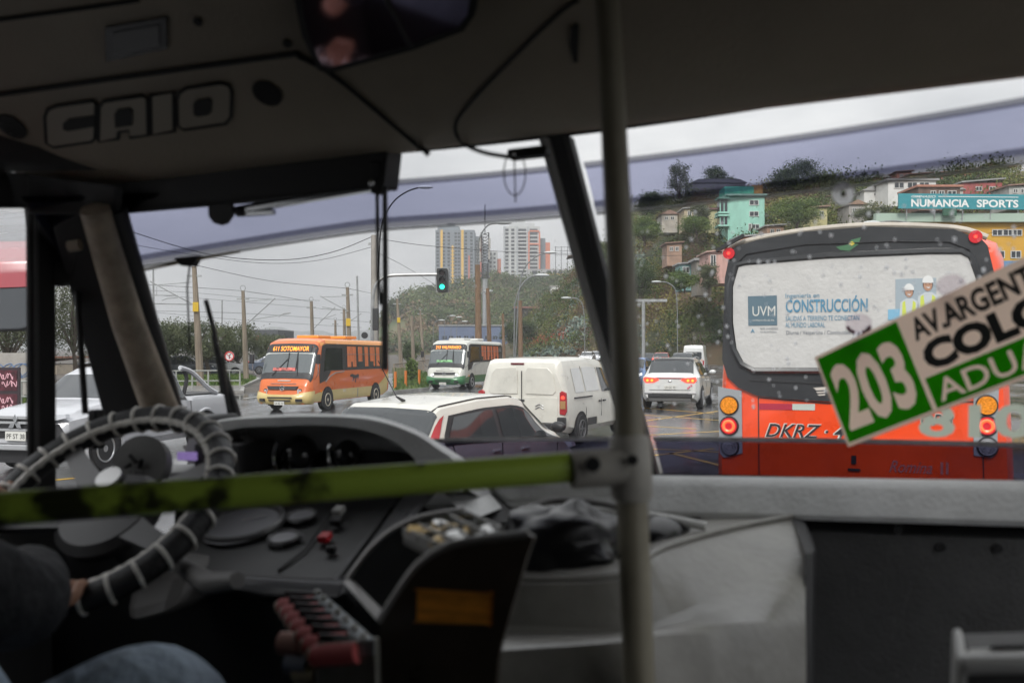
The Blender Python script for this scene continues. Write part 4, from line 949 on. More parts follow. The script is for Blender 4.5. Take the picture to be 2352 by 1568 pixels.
        q = pc + Vector((sd * .3, -.25, .2)); MB().disc(q, .035, (0, 1, .2), .03).build('indicator', m_olamp, o)
        # mirrors on stalks
        MB().tube(smooth_path([sh.S(3.25, 4.2, sd, .0), Vector((sd * 1.28, 3.45, 1.4)), Vector((sd * 1.3, 3.5, 1.75))], 4), .018, 5).build('mirror_stalk', m_chr, t)
        MB().box((sd * 1.32, 3.52, 1.9), (.16, .09, .34)).build('wing_mirror', m_blk, t, bevel=.02)
    # side glass band, panes, curtains
    for sd in (-1, 1):
        sh.patch('window_band', m_blk, t, -L2 + .10, lambda q: 2.62 + (5 - q) * .35, 4.03, 5.15, sd, .007, 26, 5)
        panes = [(-3.5, -2.8), (-2.70, -1.62), (-1.52, -.44), (-.34, .60)]
        for k, (a, b) in enumerate(panes):
            wdw = sh.patch('window', M('side_glass', (.07, .075, .078), .05, spec=.8), t, a, b, 4.12, 4.95, sd, .013, 6, 4)
            if curtains and k > 0:
                for c_, cw in ((a + .04, .34), (b - .42, .36), ((a + b) / 2 + random.uniform(-.1, .1), .14)):
                    sh.patch('curtain', M('curtain_%s' % name, curtains, .7, var=.35, scale=5, stretch=(1, 6, .4)), wdw, c_, c_ + cw, 4.14 + random.choice((0, 0, .2)), 4.92, sd, .018, 3, 4)
            MB().tube([sh.S(y, 4.62, sd, .02) for y in np.linspace(a, b, 4)], .012, 4).build('slider_bar', M('grey_trim', (.2, .21, .21), .5), wdw)
        if sd > 0 or True:
            sh.patch('driver_window', m_cabin, t, .95, lambda q: 2.35 + (5 - q) * .25, 4.06, 4.85, sd, .013, 8, 4)
            MB().tube([sh.S(y, q, sd, .016) for y, q in ((.85, 4.0), (1.0, 3.95), (1.6, 3.9), (2.1, 3.62), (2.5, 3.2))], .02, 5).build('window_trim', M('grey_trim', (.2, .21, .21), .5), t)
            sh.patch('corner_glass', m_blk, t, lambda q: 2.0 + (4 - q) * .55, lambda q: 2.95, 3.3, 4.05, sd, .006, 6, 4)
        sh.patch('lower_skin', low, t, -L2 + .02, 3.35, 1.2, 2.55, sd, .007, 26, 4)
        if swoosh: sh.patch('rear_swoosh', low, t, -L2 + .02, lambda q: -3.62 + 1.25 * max(0, (3.9 - q) / 1.35) ** 1.6, 2.5, 3.9, sd, .0075, 6, 8)
        sh.patch('skirt_joint', M('grey_trim', (.2, .21, .21), .5), t, -.45, -.38, 1.3, 2.5, sd, .011, 2, 3)
        for y in (2.3, -2.2):
            archdisc(t, sd * 1.085, y, .40, 1.22); wheel(t, sd * 1.02, y, .40, .24, .6, hub, 8)
        MB().disc(sh.S(2.85, 2.6, sd, .01), .04, (sd, 0, 0), .02).build('side_marker', m_olamp, t)
        if logo:   # leaping animal emblem on the flank
            pts = [(-.42, .10), (-.30, .14), (-.12, .10), (.05, .12), (.25, .16), (.42, .12), (.40, .05), (.2, .04), (.12, -.02), (.2, -.12), (.12, -.12), (.03, -.03), (-.08, .02), (-.02, -.15), (-.1, -.2), (-.16, -.02), (-.28, .02), (-.3, -.08), (-.36, -.02)]
            o = sh.S(-.1, 3.35, sd, .012)
            MB().prism(pts, .004, o, (0, -sd, 0), (0, 0, 1), (sd, 0, 0)).build('flank_emblem', M('emblem_black', (.04, .04, .045), .5), t, smooth=False)
    for y in (1.2, -1.2): MB().box((0, y, 2.72), (.9, 1.1, .12)).build('roof_hatch', roofc if swoosh else m_white, t, bevel=.03, smooth=False)
    return t, sh
m_led = M('amber_led_text', (1.0, .28, .02), .5, emit=1.6)
m_ora = car_paint('orange_bus_paint', (.62, .13, .018), .3); m_crm = car_paint('cream_bus_paint', (.56, .44, .18), .35); m_orr = car_paint('orange_yellow_roof_paint', (.72, .27, .03), .35)
m_wbus = car_paint('white_bus_paint', (.55, .55, .50), .35, .1); m_gbus = car_paint('green_bus_paint', (.03, .15, .05), .35)
m_hub = M('white_hub', (.5, .45, .36), .4)
def place(u_wheel, v_wheel): return G(u_wheel, v_wheel)
h_o = math.atan2(-.60, -4.6)
def heading(dx, dy): return math.atan2(-dx, dy)      # rotation about z that turns +y to the direction (dx, dy)
def put(front_wheel, lx, ly, dx, dy, sc=1.0):
    """ground spot of the vehicle's middle so that its wheel at local (lx, ly) stands on front_wheel"""
    rz = heading(dx, dy); c, s = math.cos(rz), math.sin(rz)
    return Vector((front_wheel.x - sc * (lx * c - ly * s), front_wheel.y - sc * (lx * s + ly * c), 0)), rz
loc, rz = put(G(748, 942), -1.02, 2.3, -1.25, -4.6, .92)
minibus('orange_minibus', 'orange and cream minibus with amber sign 611 sotomayor crossing the wet junction', loc, rz, m_ora, m_crm, m_orr, '611 SOTOMAYOR', m_led, .92, 'LB BZ 47', (.6, .17, .06), hub=m_hub)
loc, rz = put(G(1081, 893), -1.02, 2.3, -1.35, -4.6, .95)
minibus('white_minibus', 'white and green minibus with amber sign 213 valparaiso', loc, rz, m_wbus, m_gbus, m_wbus, '213 VALPARAISO', m_led, .95, 'CX KD 31', (.55, .14, .05), swoosh=False, logo=False, lit=True)

# ---- white delivery van
def van(loc, rz, sc):
    t = thing('delivery_van', 'dirty white delivery van with double rear doors waiting beside the pole', 'van', loc, rz); t.scale = (sc,) * 3
    L2 = 2.19; pw = car_paint('dirty_white_van_paint', (.62, .61, .55), .3, .12)
    sh = Shell((-L2, L2), zt=[(-L2, 1.55), (-L2 + .05, 1.72), (-L2 + .16, 1.80), (-.6, 1.83), (.35, 1.78), (.55, 1.70), (1.18, 1.14), (1.9, .96), (2.1, .82), (L2, .6)],
               zb=[(-L2, .30), (-1.8, .24), (1.9, .22), (L2, .26)], zbelt=[(-L2, 1.02), (.6, 1.02), (1.2, .98), (L2, .5)], w=[(-L2, .86), (-L2 + .12, .895), (1.5, .90), (1.9, .84), (L2, .68)], wt=[(-L2, .70), (-L2 + .15, .74), (.3, .72), (.8, .70), (1.2, .78), (L2, .6)], ed=.16)
    sh.body('body', pw, t)
    yr = -L2
    MB().box((0, yr - .012, .96), (.012, .02, 1.16)).build('door_gap', m_blk, t, smooth=False)
    for sd in (-1, 1):
        pts = [(sd * x, z) for x, z in ((.08, 1.06), (.08, 1.55), (.12, 1.62), (.52, 1.60), (.61, 1.50), (.68, 1.12), (.62, 1.05))]
        d = MB().prism(pts, .022, (0, yr + .004, 0)).build('rear_door_panel', pw, t, bevel=.015, smooth=False)
        MB().prism([(sd * x, z) for x, z in ((.05, .42), (.05, 1.0), (.70, 1.0), (.72, .5), (.68, .42))], .014, (0, yr + .003, 0)).build('lower_door_panel', pw, t, bevel=.012, smooth=False)
        tl = MB().prism([(sd * x, z) for x, z in ((.755, .66), (.755, 1.10), (.80, 1.14), (.885, 1.10), (.895, .72), (.86, .64))], .05, (0, yr + .02, 0)).build('tail_light', m_rlamp, t, bevel=.01, smooth=False)
        MB().box((sd * .825, yr - .036, .85), (.1, .014, .16)).build('amber_cell', M('dull_amber_lens', (.35, .2, .08), .3), tl, smooth=False)
        MB().disc((sd * .825, yr - .03, 1.0), .035, (0, -1, 0), .014).build('stop_lamp', m_rlit if sd > 0 else m_rlamp, tl)
        MB().box((sd * .8, yr - .03, .5), (.16, .1, .2)).build('bumper_corner', m_blk, t, bevel=.02, smooth=False)
        archdisc(t, sd * .892, -1.38, .31, 1.2); wheel(t, sd * .84, -1.38, .31, .19, .62, M('steel_wheel', (.09, .09, .095), .5), 6)
        archdisc(t, sd * .892, 1.28, .31, 1.2); wheel(t, sd * .84, 1.28, .31, .19, .62, M('steel_wheel', (.09, .09, .095), .5), 6)
        # blind side windows pressed into the sheet metal, front window
        sh.patch('blind_window', car_paint('grey_white_panel', (.56, .57, .56), .2), t, -1.65, -1.12, 4.1, 4.9, sd, .008, 5, 5); sh.patch('blind_window', car_paint('grey_white_panel', (.56, .57, .56), .2), t, -1.02, -.18, 4.1, 4.9, sd, .008, 5, 5)
        sh.patch('front_window', m_carg, t, -.02, lambda q: 1.05 - (q - 4) * .62, 4.05, 4.92, sd, .008, 6, 5)
        seam(sh, t, [(-.1, 1.5), (-.1, 2.5), (-.1, 3.5), (-.1, 4.9)], sd); seam(sh, t, [(-1.07, 2.2), (-1.07, 3), (-1.07, 4.95)], sd); seam(sh, t, [(.98, 1.5), (.98, 3.9)], sd)
        MB().tube([sh.S(y, 3.85, sd, .006) for y in np.linspace(-1.75, -.7, 6)], .02, 4).build('slide_rail', m_blk, t)
        for y in (-.22, .05): MB().box(sh.S(y, 3.45, sd, .02), (.03, .15, .035)).build('door_handle', m_blk, t, bevel=.008, smooth=False)
        sh.patch('rub_panel', m_blk, t, -.98, -.42, 2.0, 2.45, sd, .012, 4, 2); sh.patch('rub_panel', pw, t, -.38, .9, 2.0, 2.45, sd, .012, 4, 2)
        mirror(t, sd * .9, .85, 1.1, m_blk, 1.2)
    MB().box((0, yr - .05, .40), (1.62, .14, .16)).build('bumper', m_blk, t, bevel=.03, smooth=False)
    MB().box((-.06, yr - .02, .93), (.24, .04, .04)).build('door_handle', m_blk, t, bevel=.01, smooth=False)
    MB().box((-.1, yr + .03, 1.69), (.26, .03, .035)).build('high_stop_lamp', M('dim_stop_lens', (.12, .01, .02), .3), t, smooth=False)
    for k in range(2):   # two chevrons
        z = .76 + k * .055
        MB().tube([(.28, yr - .022, z), (.36, yr - .022, z + .045), (.44, yr - .022, z)], .011, 5).build('chevron', M('dull_chrome', (.3, .3, .3), .3, .8), t)
    sh.top('windscreen', m_carg, t, .60, 1.14, 5.4)
    return t
rzv = heading(math.sin(rad(24)), math.cos(rad(24)))
cR = P(1302, V0, 21.3); cR.z = 0
loc = cR + Vector((math.sin(rad(24)), math.cos(rad(24)), 0)) * 2.19 * 1.08 - Vector((math.cos(rad(24)), -math.sin(rad(24)), 0)) * .89 * 1.18
v_ = van(loc, rzv, 1.08); v_.scale = (1.18, 1.08, 1.045)
plate(v_, (-.42, -2.215, .60), 'HZ LD 33')

# ---- ordinary cars from one builder
def car(name, label, loc, rz, paint, kind='suv', sc=1.0, plate_s='', lit=False, group=None, cat='car', rails=False, parts=True, heads=False):
    t = thing(name, label, cat, loc, rz, group); t.scale = (sc,) * 3
    if kind == 'suv':
        L2, H = 2.22, 1.62
        zt = [(-L2, .98), (-L2 + .06, 1.08), (-L2 + .16, 1.12), (-1.72, 1.52), (-1.5, 1.60), (-.4, H), (.35, 1.58), (.55, 1.50), (1.22, 1.06), (1.95, .94), (2.15, .80), (L2, .6)]
        belt = [(-L2, 1.0), (-1.5, 1.04), (1.2, .96), (L2, .5)]; wv = .92; wt = .66
        rear, ws = (-L2 + .19, -1.66), (.6, 1.18); fw = (.72, -1.6)
    elif kind == 'hatch':
        L2, H = 1.85, 1.50
        zt = [(-L2, .90), (-L2 + .05, .98), (-L2 + .08, 1.0), (-1.52, 1.36), (-1.40, 1.42), (-.6, 1.49), (.1, H), (.35, 1.45), (1.05, 1.0), (1.55, .86), (1.78, .72), (L2, .55)]
        belt = [(-L2, .93), (-1.3, .95), (1.0, .88), (L2, .45)]; wv = .83; wt = .67
        rear, ws = (-L2 + .1, -1.50), (.4, 1.0); fw = (.6, -1.42)
    else:
        L2, H = 2.25, 1.46
        zt = [(-L2, .9), (-L2 + .1, 1.0), (-1.75, 1.04), (-1.1, 1.38), (-.7, 1.44), (0, H), (.35, 1.40), (1.05, .98), (1.9, .84), (2.1, .7), (L2, .55)]
        belt = [(-L2, .9), (-1.0, .93), (1.0, .88), (L2, .45)]; wv = .88; wt = .62
        rear, ws = (-1.68, -1.12), (.42, 1.0); fw = (.55, -1.25)
    sh = Shell((-L2, L2), zt=zt, zb=[(-L2, .38), (-L2 + .3, .24), (L2 - .3, .22), (L2, .30)], zbelt=belt,
               w=[(-L2, wv * .86), (-L2 + .18, wv * .97), (-1, wv), (1.2, wv), (L2 - .25, wv * .92), (L2, wv * .72)], wt=[(-L2, wv * .8), (-1.75, wt + .02), (-1.2, wt), (.4, wt), (1.2, wv * .82), (L2, wv * .62)], ed=.13)
    sh.body('body', paint, t, 52)
    sh.top('rear_window', m_carg, t, *rear, 5.5 if kind != 'suv' else 5.75, .008); sh.top('windscreen', m_carg, t, *ws, 5.4, .008)
    for sd in (-1, 1):
        a, b = fw[1], fw[0]
        sh.patch('window_trim', m_blk, t, lambda q: a - .08 + .3 * max(0, q - 4.3) , lambda q: b + .42 - (q - 4) * .55, 4.0, 4.98, sd, .005, 12, 5)
        mid = (a + b) / 2 + .05
        sh.patch('rear_side_window', m_carg, t, lambda q: a + .02 + .32 * max(0, q - 4.3), mid - .05, 4.08, 4.9, sd, .010, 6, 4)
        sh.patch('front_side_window', m_carg, t, mid + .05, lambda q: b + .30 - (q - 4) * .52, 4.08, 4.9, sd, .010, 6, 4)
        r = .35 if kind == 'suv' else .30
        for y in ((-L2 + .82), (L2 - .85)):
            archdisc(t, sd * wv * .985, y, r, 1.15); wheel(t, sd * (wv - .1), y, r, .2, .66, None, 10)
        if not parts: continue
        mirror(t, sd * wv * .98, b + .25, belt[1][1] + .08, paint if kind != 'hatch' else m_blk)
        seam(sh, t, [(mid, 1.6), (mid, 3), (mid, 4)], sd); seam(sh, t, [(b + .35, 1.6), (b + .35, 3), (b + .38, 3.9)], sd); seam(sh, t, [(a + .3, 2.6), (a + .12, 3.4), (a + .05, 4)], sd)
        for y in (mid - .14, b - .45): MB().box(sh.S(y, 3.6, sd, .015), (.025, .16, .03)).build('door_handle', paint, t, bevel=.006, smooth=False)
        if rails: MB().tube([sh.S(y, 6.4, sd, o) for y, o in ((.2, .0), (.1, .05), (-.6, .06), (-1.3, .05), (-1.45, .0))], .018, 5).build('roof_rail', m_metal, t)
        # lamps
        rl = m_rlit if lit else m_rlamp
        if kind == 'hatch':
            o = sh.patch('tail_light', m_rlamp, t, lambda q: -L2 + .01 + .17 * max(0, q - 4), lambda q: -L2 + .16 + .27 * max(0, q - 4), 3.3, 5.1, sd, .014, 3, 8)
        else:
            o = MB().prism([(sd * x, z) for x, z in ((.34, .93), (.42, .99), (wv * .86, 1.02), (wv * .9, .93), (wv * .82, .84), (.5, .85))], .05, (0, -L2 + .03, 0)).build('tail_light', rl, t, smooth=False)
            for x in (.56, .70): MB().disc((sd * x, -L2 - .02, .915), .04, (0, -1, 0), .02).build('lamp', M('lamp_amber_lit', (1, .25, .03), .3, emit=1.5) if lit else m_rlamp, o)
        hl = MB().prism([(sd * x, z) for x, z in ((.42, .64), (.45, .74), (wv * .86, .80), (wv * .88, .70), (wv * .7, .64))], .10, (0, L2 - .12 - (.04 if sd else 0), 0), (1, 0, 0), (0, -.2, 1), (0, 1, 0)).build('headlight', m_hlit if heads else m_hlamp, t, smooth=False)
    MB().box((0, -L2 + .02, .45), (wv * 1.5, .09, .16)).build('bumper_trim', m_blk, t, bevel=.03, smooth=False); MB().box((0, L2 - .05, .52), (wv * 1.05, .09, .18)).build('grille', m_blk, t, bevel=.03, smooth=False)
    if parts:
        if kind == 'suv':
            MB().box((0, -L2 - .0, .985), (.9, .04, .03)).build('light_bar', M('red_bar', (.3, .02, .03), .3), t, smooth=False); MB().ball((0, -L2 - .01, .89), .06, 5, (1, .3, .55)).build('emblem', m_chr, t)
            MB().box((0, -L2 + .06, .33), (1.3, .12, .14)).build('skid_plate', M('grey_plastic', (.08, .08, .08), .6), t, bevel=.02, smooth=False)
            for sd in (-1, 1): MB().box((sd * .68, -L2 - .0, .52), (.26, .05, .07)).build('reflector', M('grey_lens', (.3, .3, .31), .3), t, bevel=.02, smooth=False)
            seam(sh, t, [(-L2 + .02, 3.9)] * 1 + [(-L2 + .02, 3.5)], 1)
        MB().tube([(-wv * .7, -L2 - .012, .62), (wv * .7, -L2 - .012, .62)], .006, 4).build('panel_gap', m_blk, t)
        if plate_s: plate(t, (0, -L2 - .012, .70 if kind != 'hatch' else .6), plate_s)
    return t, sh
m_cw = car_paint('white_car_paint', (.62, .63, .62), .2)
# white crossover ahead
cs = G(1539, 941); rz = heading(math.sin(rad(17)), math.cos(rad(17)))
loc = cs + Vector((math.sin(rad(17)), math.cos(rad(17)), 0)) * 2.2 * 1.10
suv, ssh = car('crossover_car', 'white crossover car with lit tail lights ahead, left of the red bus', loc, rz, m_cw, 'suv', 1.10, 'LX GC 73', lit=True, rails=True)
tdec = M('pink_sticker', (.6, .12, .2), .5)
for x, z in ((.60, .72), (.66, .76), (.56, .68)): MB().disc((x, -2.235, z), .03, (0, -1, 0), .004, 8).build('sticker', tdec, suv)
sh_cap = ssh.top('roof_spoiler', m_blk, suv, -1.70, -1.55, 6.0, .02)
# white hatchback close in front
ph = rad(34); fx, fy = math.sin(ph), math.cos(ph)
C = P(990, V0, 11.5); C.z = 0
loc = C + Vector((fx, fy, 0)) * 1.78 - Vector((fy, -fx, 0)) * .80 * 1.12
_k = 1
htc, hsh = car('hatchback', 'cream white hatchback with tall red tail lights just beyond the dashboard', loc, heading(fx, fy), car_paint('cream_white_paint', (.60, .585, .52), .2), 'hatch', 1.0, '')
MB().tube([(0, -1.2, 1.44), (-.02, -1.32, 1.50)], [.025, .012], 6).build('aerial_base', m_blk, htc); MB().tube([(-.02, -1.32, 1.50), (-.05, -1.62, 1.95)], .006, 5).build('aerial', m_blk, htc)
MB().tube([hsh.S(y, 6.6, 1, .006) for y in np.linspace(-1.5, .2, 12)], .010, 5).build('roof_gutter', m_blk, htc); MB().tube([hsh.S(y, 6.6, -1, .006) for y in np.linspace(-1.5, .2, 12)], .010, 5).build('roof_gutter', m_blk, htc)
htc.scale = (1.12, 1.0, 1.0)
# parked and distant cars
gq = 'cars in the queue ahead'; gd = 'distant oncoming cars'; gp = 'cars parked behind the railing'
for (u, v, hd, col, kind, sc, lab, grp, hl) in [
        (1490, 842, 14, (.06, .065, .075), 'hatch', 1.1, 'dark grey hatchback in the queue behind the white crossover', gq, False),
        (1522, 846, 14, (.36, .09, .08), 'suv', 1.05, 'faded red car in the queue ahead of the white crossover', gq, False),
        (1572, 860, 14, (.04, .045, .05), 'suv', 1.1, 'dark suv directly ahead of the white crossover', gq, False),
        (1452, 893, 197, (.10, .17, .33), 'hatch', 1.1, 'blue car with lit headlamp coming towards us beside the pole', gd, True),
        (1349, 834, 192, (.6, .6, .6), 'suv', 1.05, 'white suv leading the oncoming pair on the bend', gd, True),
        (1370, 830, 192, (.55, .57, .6), 'suv', 1.05, 'white car behind the leading oncoming suv on the bend', gd, True),
        (1272, 822, 14, (.5, .5, .5), 'sedan', 1.05, 'pale car far off beyond the concrete barrier', gd, False),
        (420, 866, 80, (.07, .08, .10), 'sedan', 1.1, 'dark blue grey car parked behind the railing by the first tram pole', gp, False),
        (492, 864, 75, (.5, .5, .5), 'sedan', 1.1, 'pale silver car parked behind the railing right of the first tram pole', gp, False),
        (640, 858, 80, (.08, .1, .14), 'sedan', 1.05, 'dark car parked beyond the trees at the orange minibus nose', gp, False)]:
    car('distant_car', lab, G(u, v), heading(math.sin(rad(hd)), math.cos(rad(hd))), car_paint('paint_%d' % u, col), kind, sc, '', group=grp, heads=hl, parts=True, lit=(grp == gq))
# white high van in the queue
loc = G(1597, 856); t = thing('panel_van', 'tall white panel van with dark rear window in the queue by the red bus', 'van', loc, heading(math.sin(rad(14)), math.cos(rad(14))), gq)
vs = Shell((-2.5, 2.5), zt=[(-2.5, 2.1), (-2.4, 2.35), (1.2, 2.4), (1.5, 2.25), (2.0, 1.3), (2.4, 1.0), (2.5, .7)], zb=[(-2.5, .35), (2.5, .3)], zbelt=[(-2.5, 1.15), (1.5, 1.15), (2.5, .6)], w=[(-2.5, .92), (-2.3, .96), (2, .95), (2.5, .8)], wt=[(-2.5, .78), (1.2, .82), (2.5, .7)])
vs.body('body', m_cw, t); MB().prism(rrect(1.35, .62, .1, cy=1.5), .02, (0, -2.495, 0)).build('rear_window', m_carg, t, smooth=False)
for sd in (-1, 1):
    MB().box((sd * .82, -2.51, .9), (.12, .04, .4)).build('tail_light', m_rlamp, t, smooth=False); vs.patch('side_window', m_carg, t, .6, 1.5, 4.1, 4.8, sd)
    for y in (-1.6, 1.6): archdisc(t, sd * .95, y, .34); wheel(t, sd * .88, y, .34)
MB().disc((.7, -2.51, 1.12), .05, (0, -1, 0), .03).build('indicator', m_olamp, t)
# ---- silver pickup, front three quarter view at the left
def pickup(loc, rz, sc):
    t = thing('pickup_truck', 'silver white double cab pickup with black sports bar, behind the left pillar', 'pickup', loc, rz); t.scale = (sc,) * 3
    pw = car_paint('silver_white_paint', (.40, .41, .43), .2); L2 = 2.62
    sh = Shell((-L2, L2), zt=[(-L2, 1.10), (-L2 + .06, 1.16), (-1.05, 1.16), (-1.0, 1.20), (-.86, 1.62), (-.7, 1.74), (0, 1.78), (.45, 1.74), (.65, 1.66), (1.28, 1.20), (2.1, 1.10), (2.42, .98), (2.55, .8), (L2, .62)],
               zb=[(-L2, .5), (-2.2, .36), (2.2, .34), (L2, .42)], zbelt=[(-L2, 1.08), (1.2, 1.06), (2.4, .9), (L2, .5)], w=[(-L2, .86), (-L2 + .1, .9), (2.1, .91), (2.42, .85), (2.56, .68), (L2, .48)], wt=[(-L2, .86), (-1.1, .86), (-.9, .68), (.5, .66), (1.25, .80), (2.2, .80), (2.5, .70), (L2, .44)], ed=.12)
    sh.body('body', pw, t, 56)
    MB().box((0, -1.86, 1.12), (1.42, 1.4, .12)).build('bed_cover', M('bed_dark', (.03, .03, .03), .6), t, smooth=False)
    sh.top('windscreen', m_carg, t, .70, 1.24, 5.35)
    for sd in (-1, 1):
        sh.patch('window_trim', m_blk, t, -.9, lambda q: 1.12 - (q - 4) * .48, 4.05, 4.96, sd, .005, 10, 4)
        sh.patch('rear_side_window', m_carg, t, lambda q: -.84 + .05 * (q - 4), -.12, 4.12, 4.9, sd, .010, 5, 4); sh.patch('front_side_window', m_carg, t, -.03, lambda q: .98 - (q - 4) * .46, 4.12, 4.9, sd, .010, 5, 4)
        for y in (-1.5, 1.62):
            archdisc(t, sd * .905, y, .38, 1.22); wheel(t, sd * .84, y, .38, .24, .62, None, 6)
            MB().tube([Vector((sd * .92, y + .48 * math.cos(a), .40 + .48 * math.sin(a))) for a in np.linspace(rad(-20), rad(200), 16)], .035, 6).build('fender_flare', pw, t)
        for y in (-1.02, -.07, .95): seam(sh, t, [(y, 1.6), (y, 3), (y, 4)], sd)
        for y in (-.75, .18): MB().box(sh.S(y, 3.6, sd, .02), (.03, .18, .035)).build('door_handle', m_chr, t, bevel=.006, smooth=False)
        mirror(t, sd * .93, .78, 1.2, pw, 1.4)
        # sports bar over the bed
        MB().tube(smooth_path([(sd * .66, -1.0, 1.72), (sd * .70, -1.35, 1.62), (sd * .78, -1.8, 1.30), (sd * .80, -2.1, 1.18)], 4), .05, 7).build('sports_bar', pw, t)
        MB().tube(smooth_path([(sd * .68, -1.1, 1.2), (sd * .68, -1.2, 1.5), (sd * .64, -1.15, 1.66)], 4), .04, 6).build('sports_bar', m_blk, t)
        # face: slim lamp, fog lamp pod, chrome boomerang
        MB().prism([(sd * x, z) for x, z in ((.42, .93), (.48, 1.0), (.82, 1.02), (.84, .96), (.6, .90))], .10, (0, 2.80, 0), (1, -.25 * sd, 0), (0, -.2, 1), (0, 1, 0)).build('headlight', m_hlamp, t, smooth=False)
        o = MB().prism([(sd * x, z) for x, z in ((.50, .58), (.52, .84), (.70, .86), (.80, .70), (.70, .54))], .09, (0, 2.74, 0), (1, -.35 * sd, 0), (0, 0, 1), (0, 1, 0)).build('fog_lamp_pod', m_blk, t, smooth=False)
        MB().disc((sd * .63, 2.74 - .22 + .09, .64), .06, (0, 1, 0), .02).build('fog_lamp', m_hlit, o); MB().box((sd * .62, 2.74 - .22 + .095, .78), (.14, .02, .08)).build('lamp', m_hlamp, o, smooth=False)
        MB().tube(smooth_path([(sd * .40, 2.64, .94), (sd * .46, 2.63, .72), (sd * .50, 2.62, .56), (sd * .78, 2.45, .46)], 4), .035, 6).build('chrome_blade', m_chr, t)
        MB().prism([(sd * x, z) for x, z in ((.78, .8), (.78, 1.06), (.88, 1.06), (.88, .8))], .04, (0, -L2 + .02, 0)).build('tail_light', m_rlamp, t, smooth=False)
    MB().prism([(-.44, .60), (.44, .60), (.42, .98), (-.42, .98)], .06, (0, 2.56, 0), az=(0, 1, 0)).build('grille', m_blk, t, smooth=False)
    for z in (.76, .88, .96): MB().box((0, 2.635, z), (.8, .03, .04)).build('grille_bar', M('bright_silver', (.5, .51, .52), .25, .6), t, smooth=False)
    MB().box((0, 2.60, .47), (1.25, .08, .10)).build('bumper', M('bright_silver', (.5, .51, .52), .25, .6), t, bevel=.02, smooth=False)
    for k in range(3):      # three-diamond emblem
        a = math.pi / 2 + k * 2 * math.pi / 3; c = Vector((math.cos(a) * .075, 2.66, .87 + math.sin(a) * .075))
        e = Vector((math.cos(a), 0, math.sin(a))); g = Vector((-math.sin(a), 0, math.cos(a)))
        MB().prism([(.075, 0), (0, .043), (-.075, 0), (0, -.043)], .02, c, e, g, (0, 1, 0)).build('emblem_diamond', m_chr, t, smooth=False)
    plate(t, (0, 2.66, .66), 'PF ST 38', nrm=1, w=.40, h=.15)
    MB().box((0, 2.4, .30), (1.2, .2, .2)).build('undertray', m_blk, t, smooth=False)
    return t
fd = Vector((-1.3, -4.9, 0)).normalized(); rp = heading(fd.x, fd.y)
fc = P(40, V0, 16.4); fc.z = 0
pickup(fc - fd * 2.62, rp, 1.0)

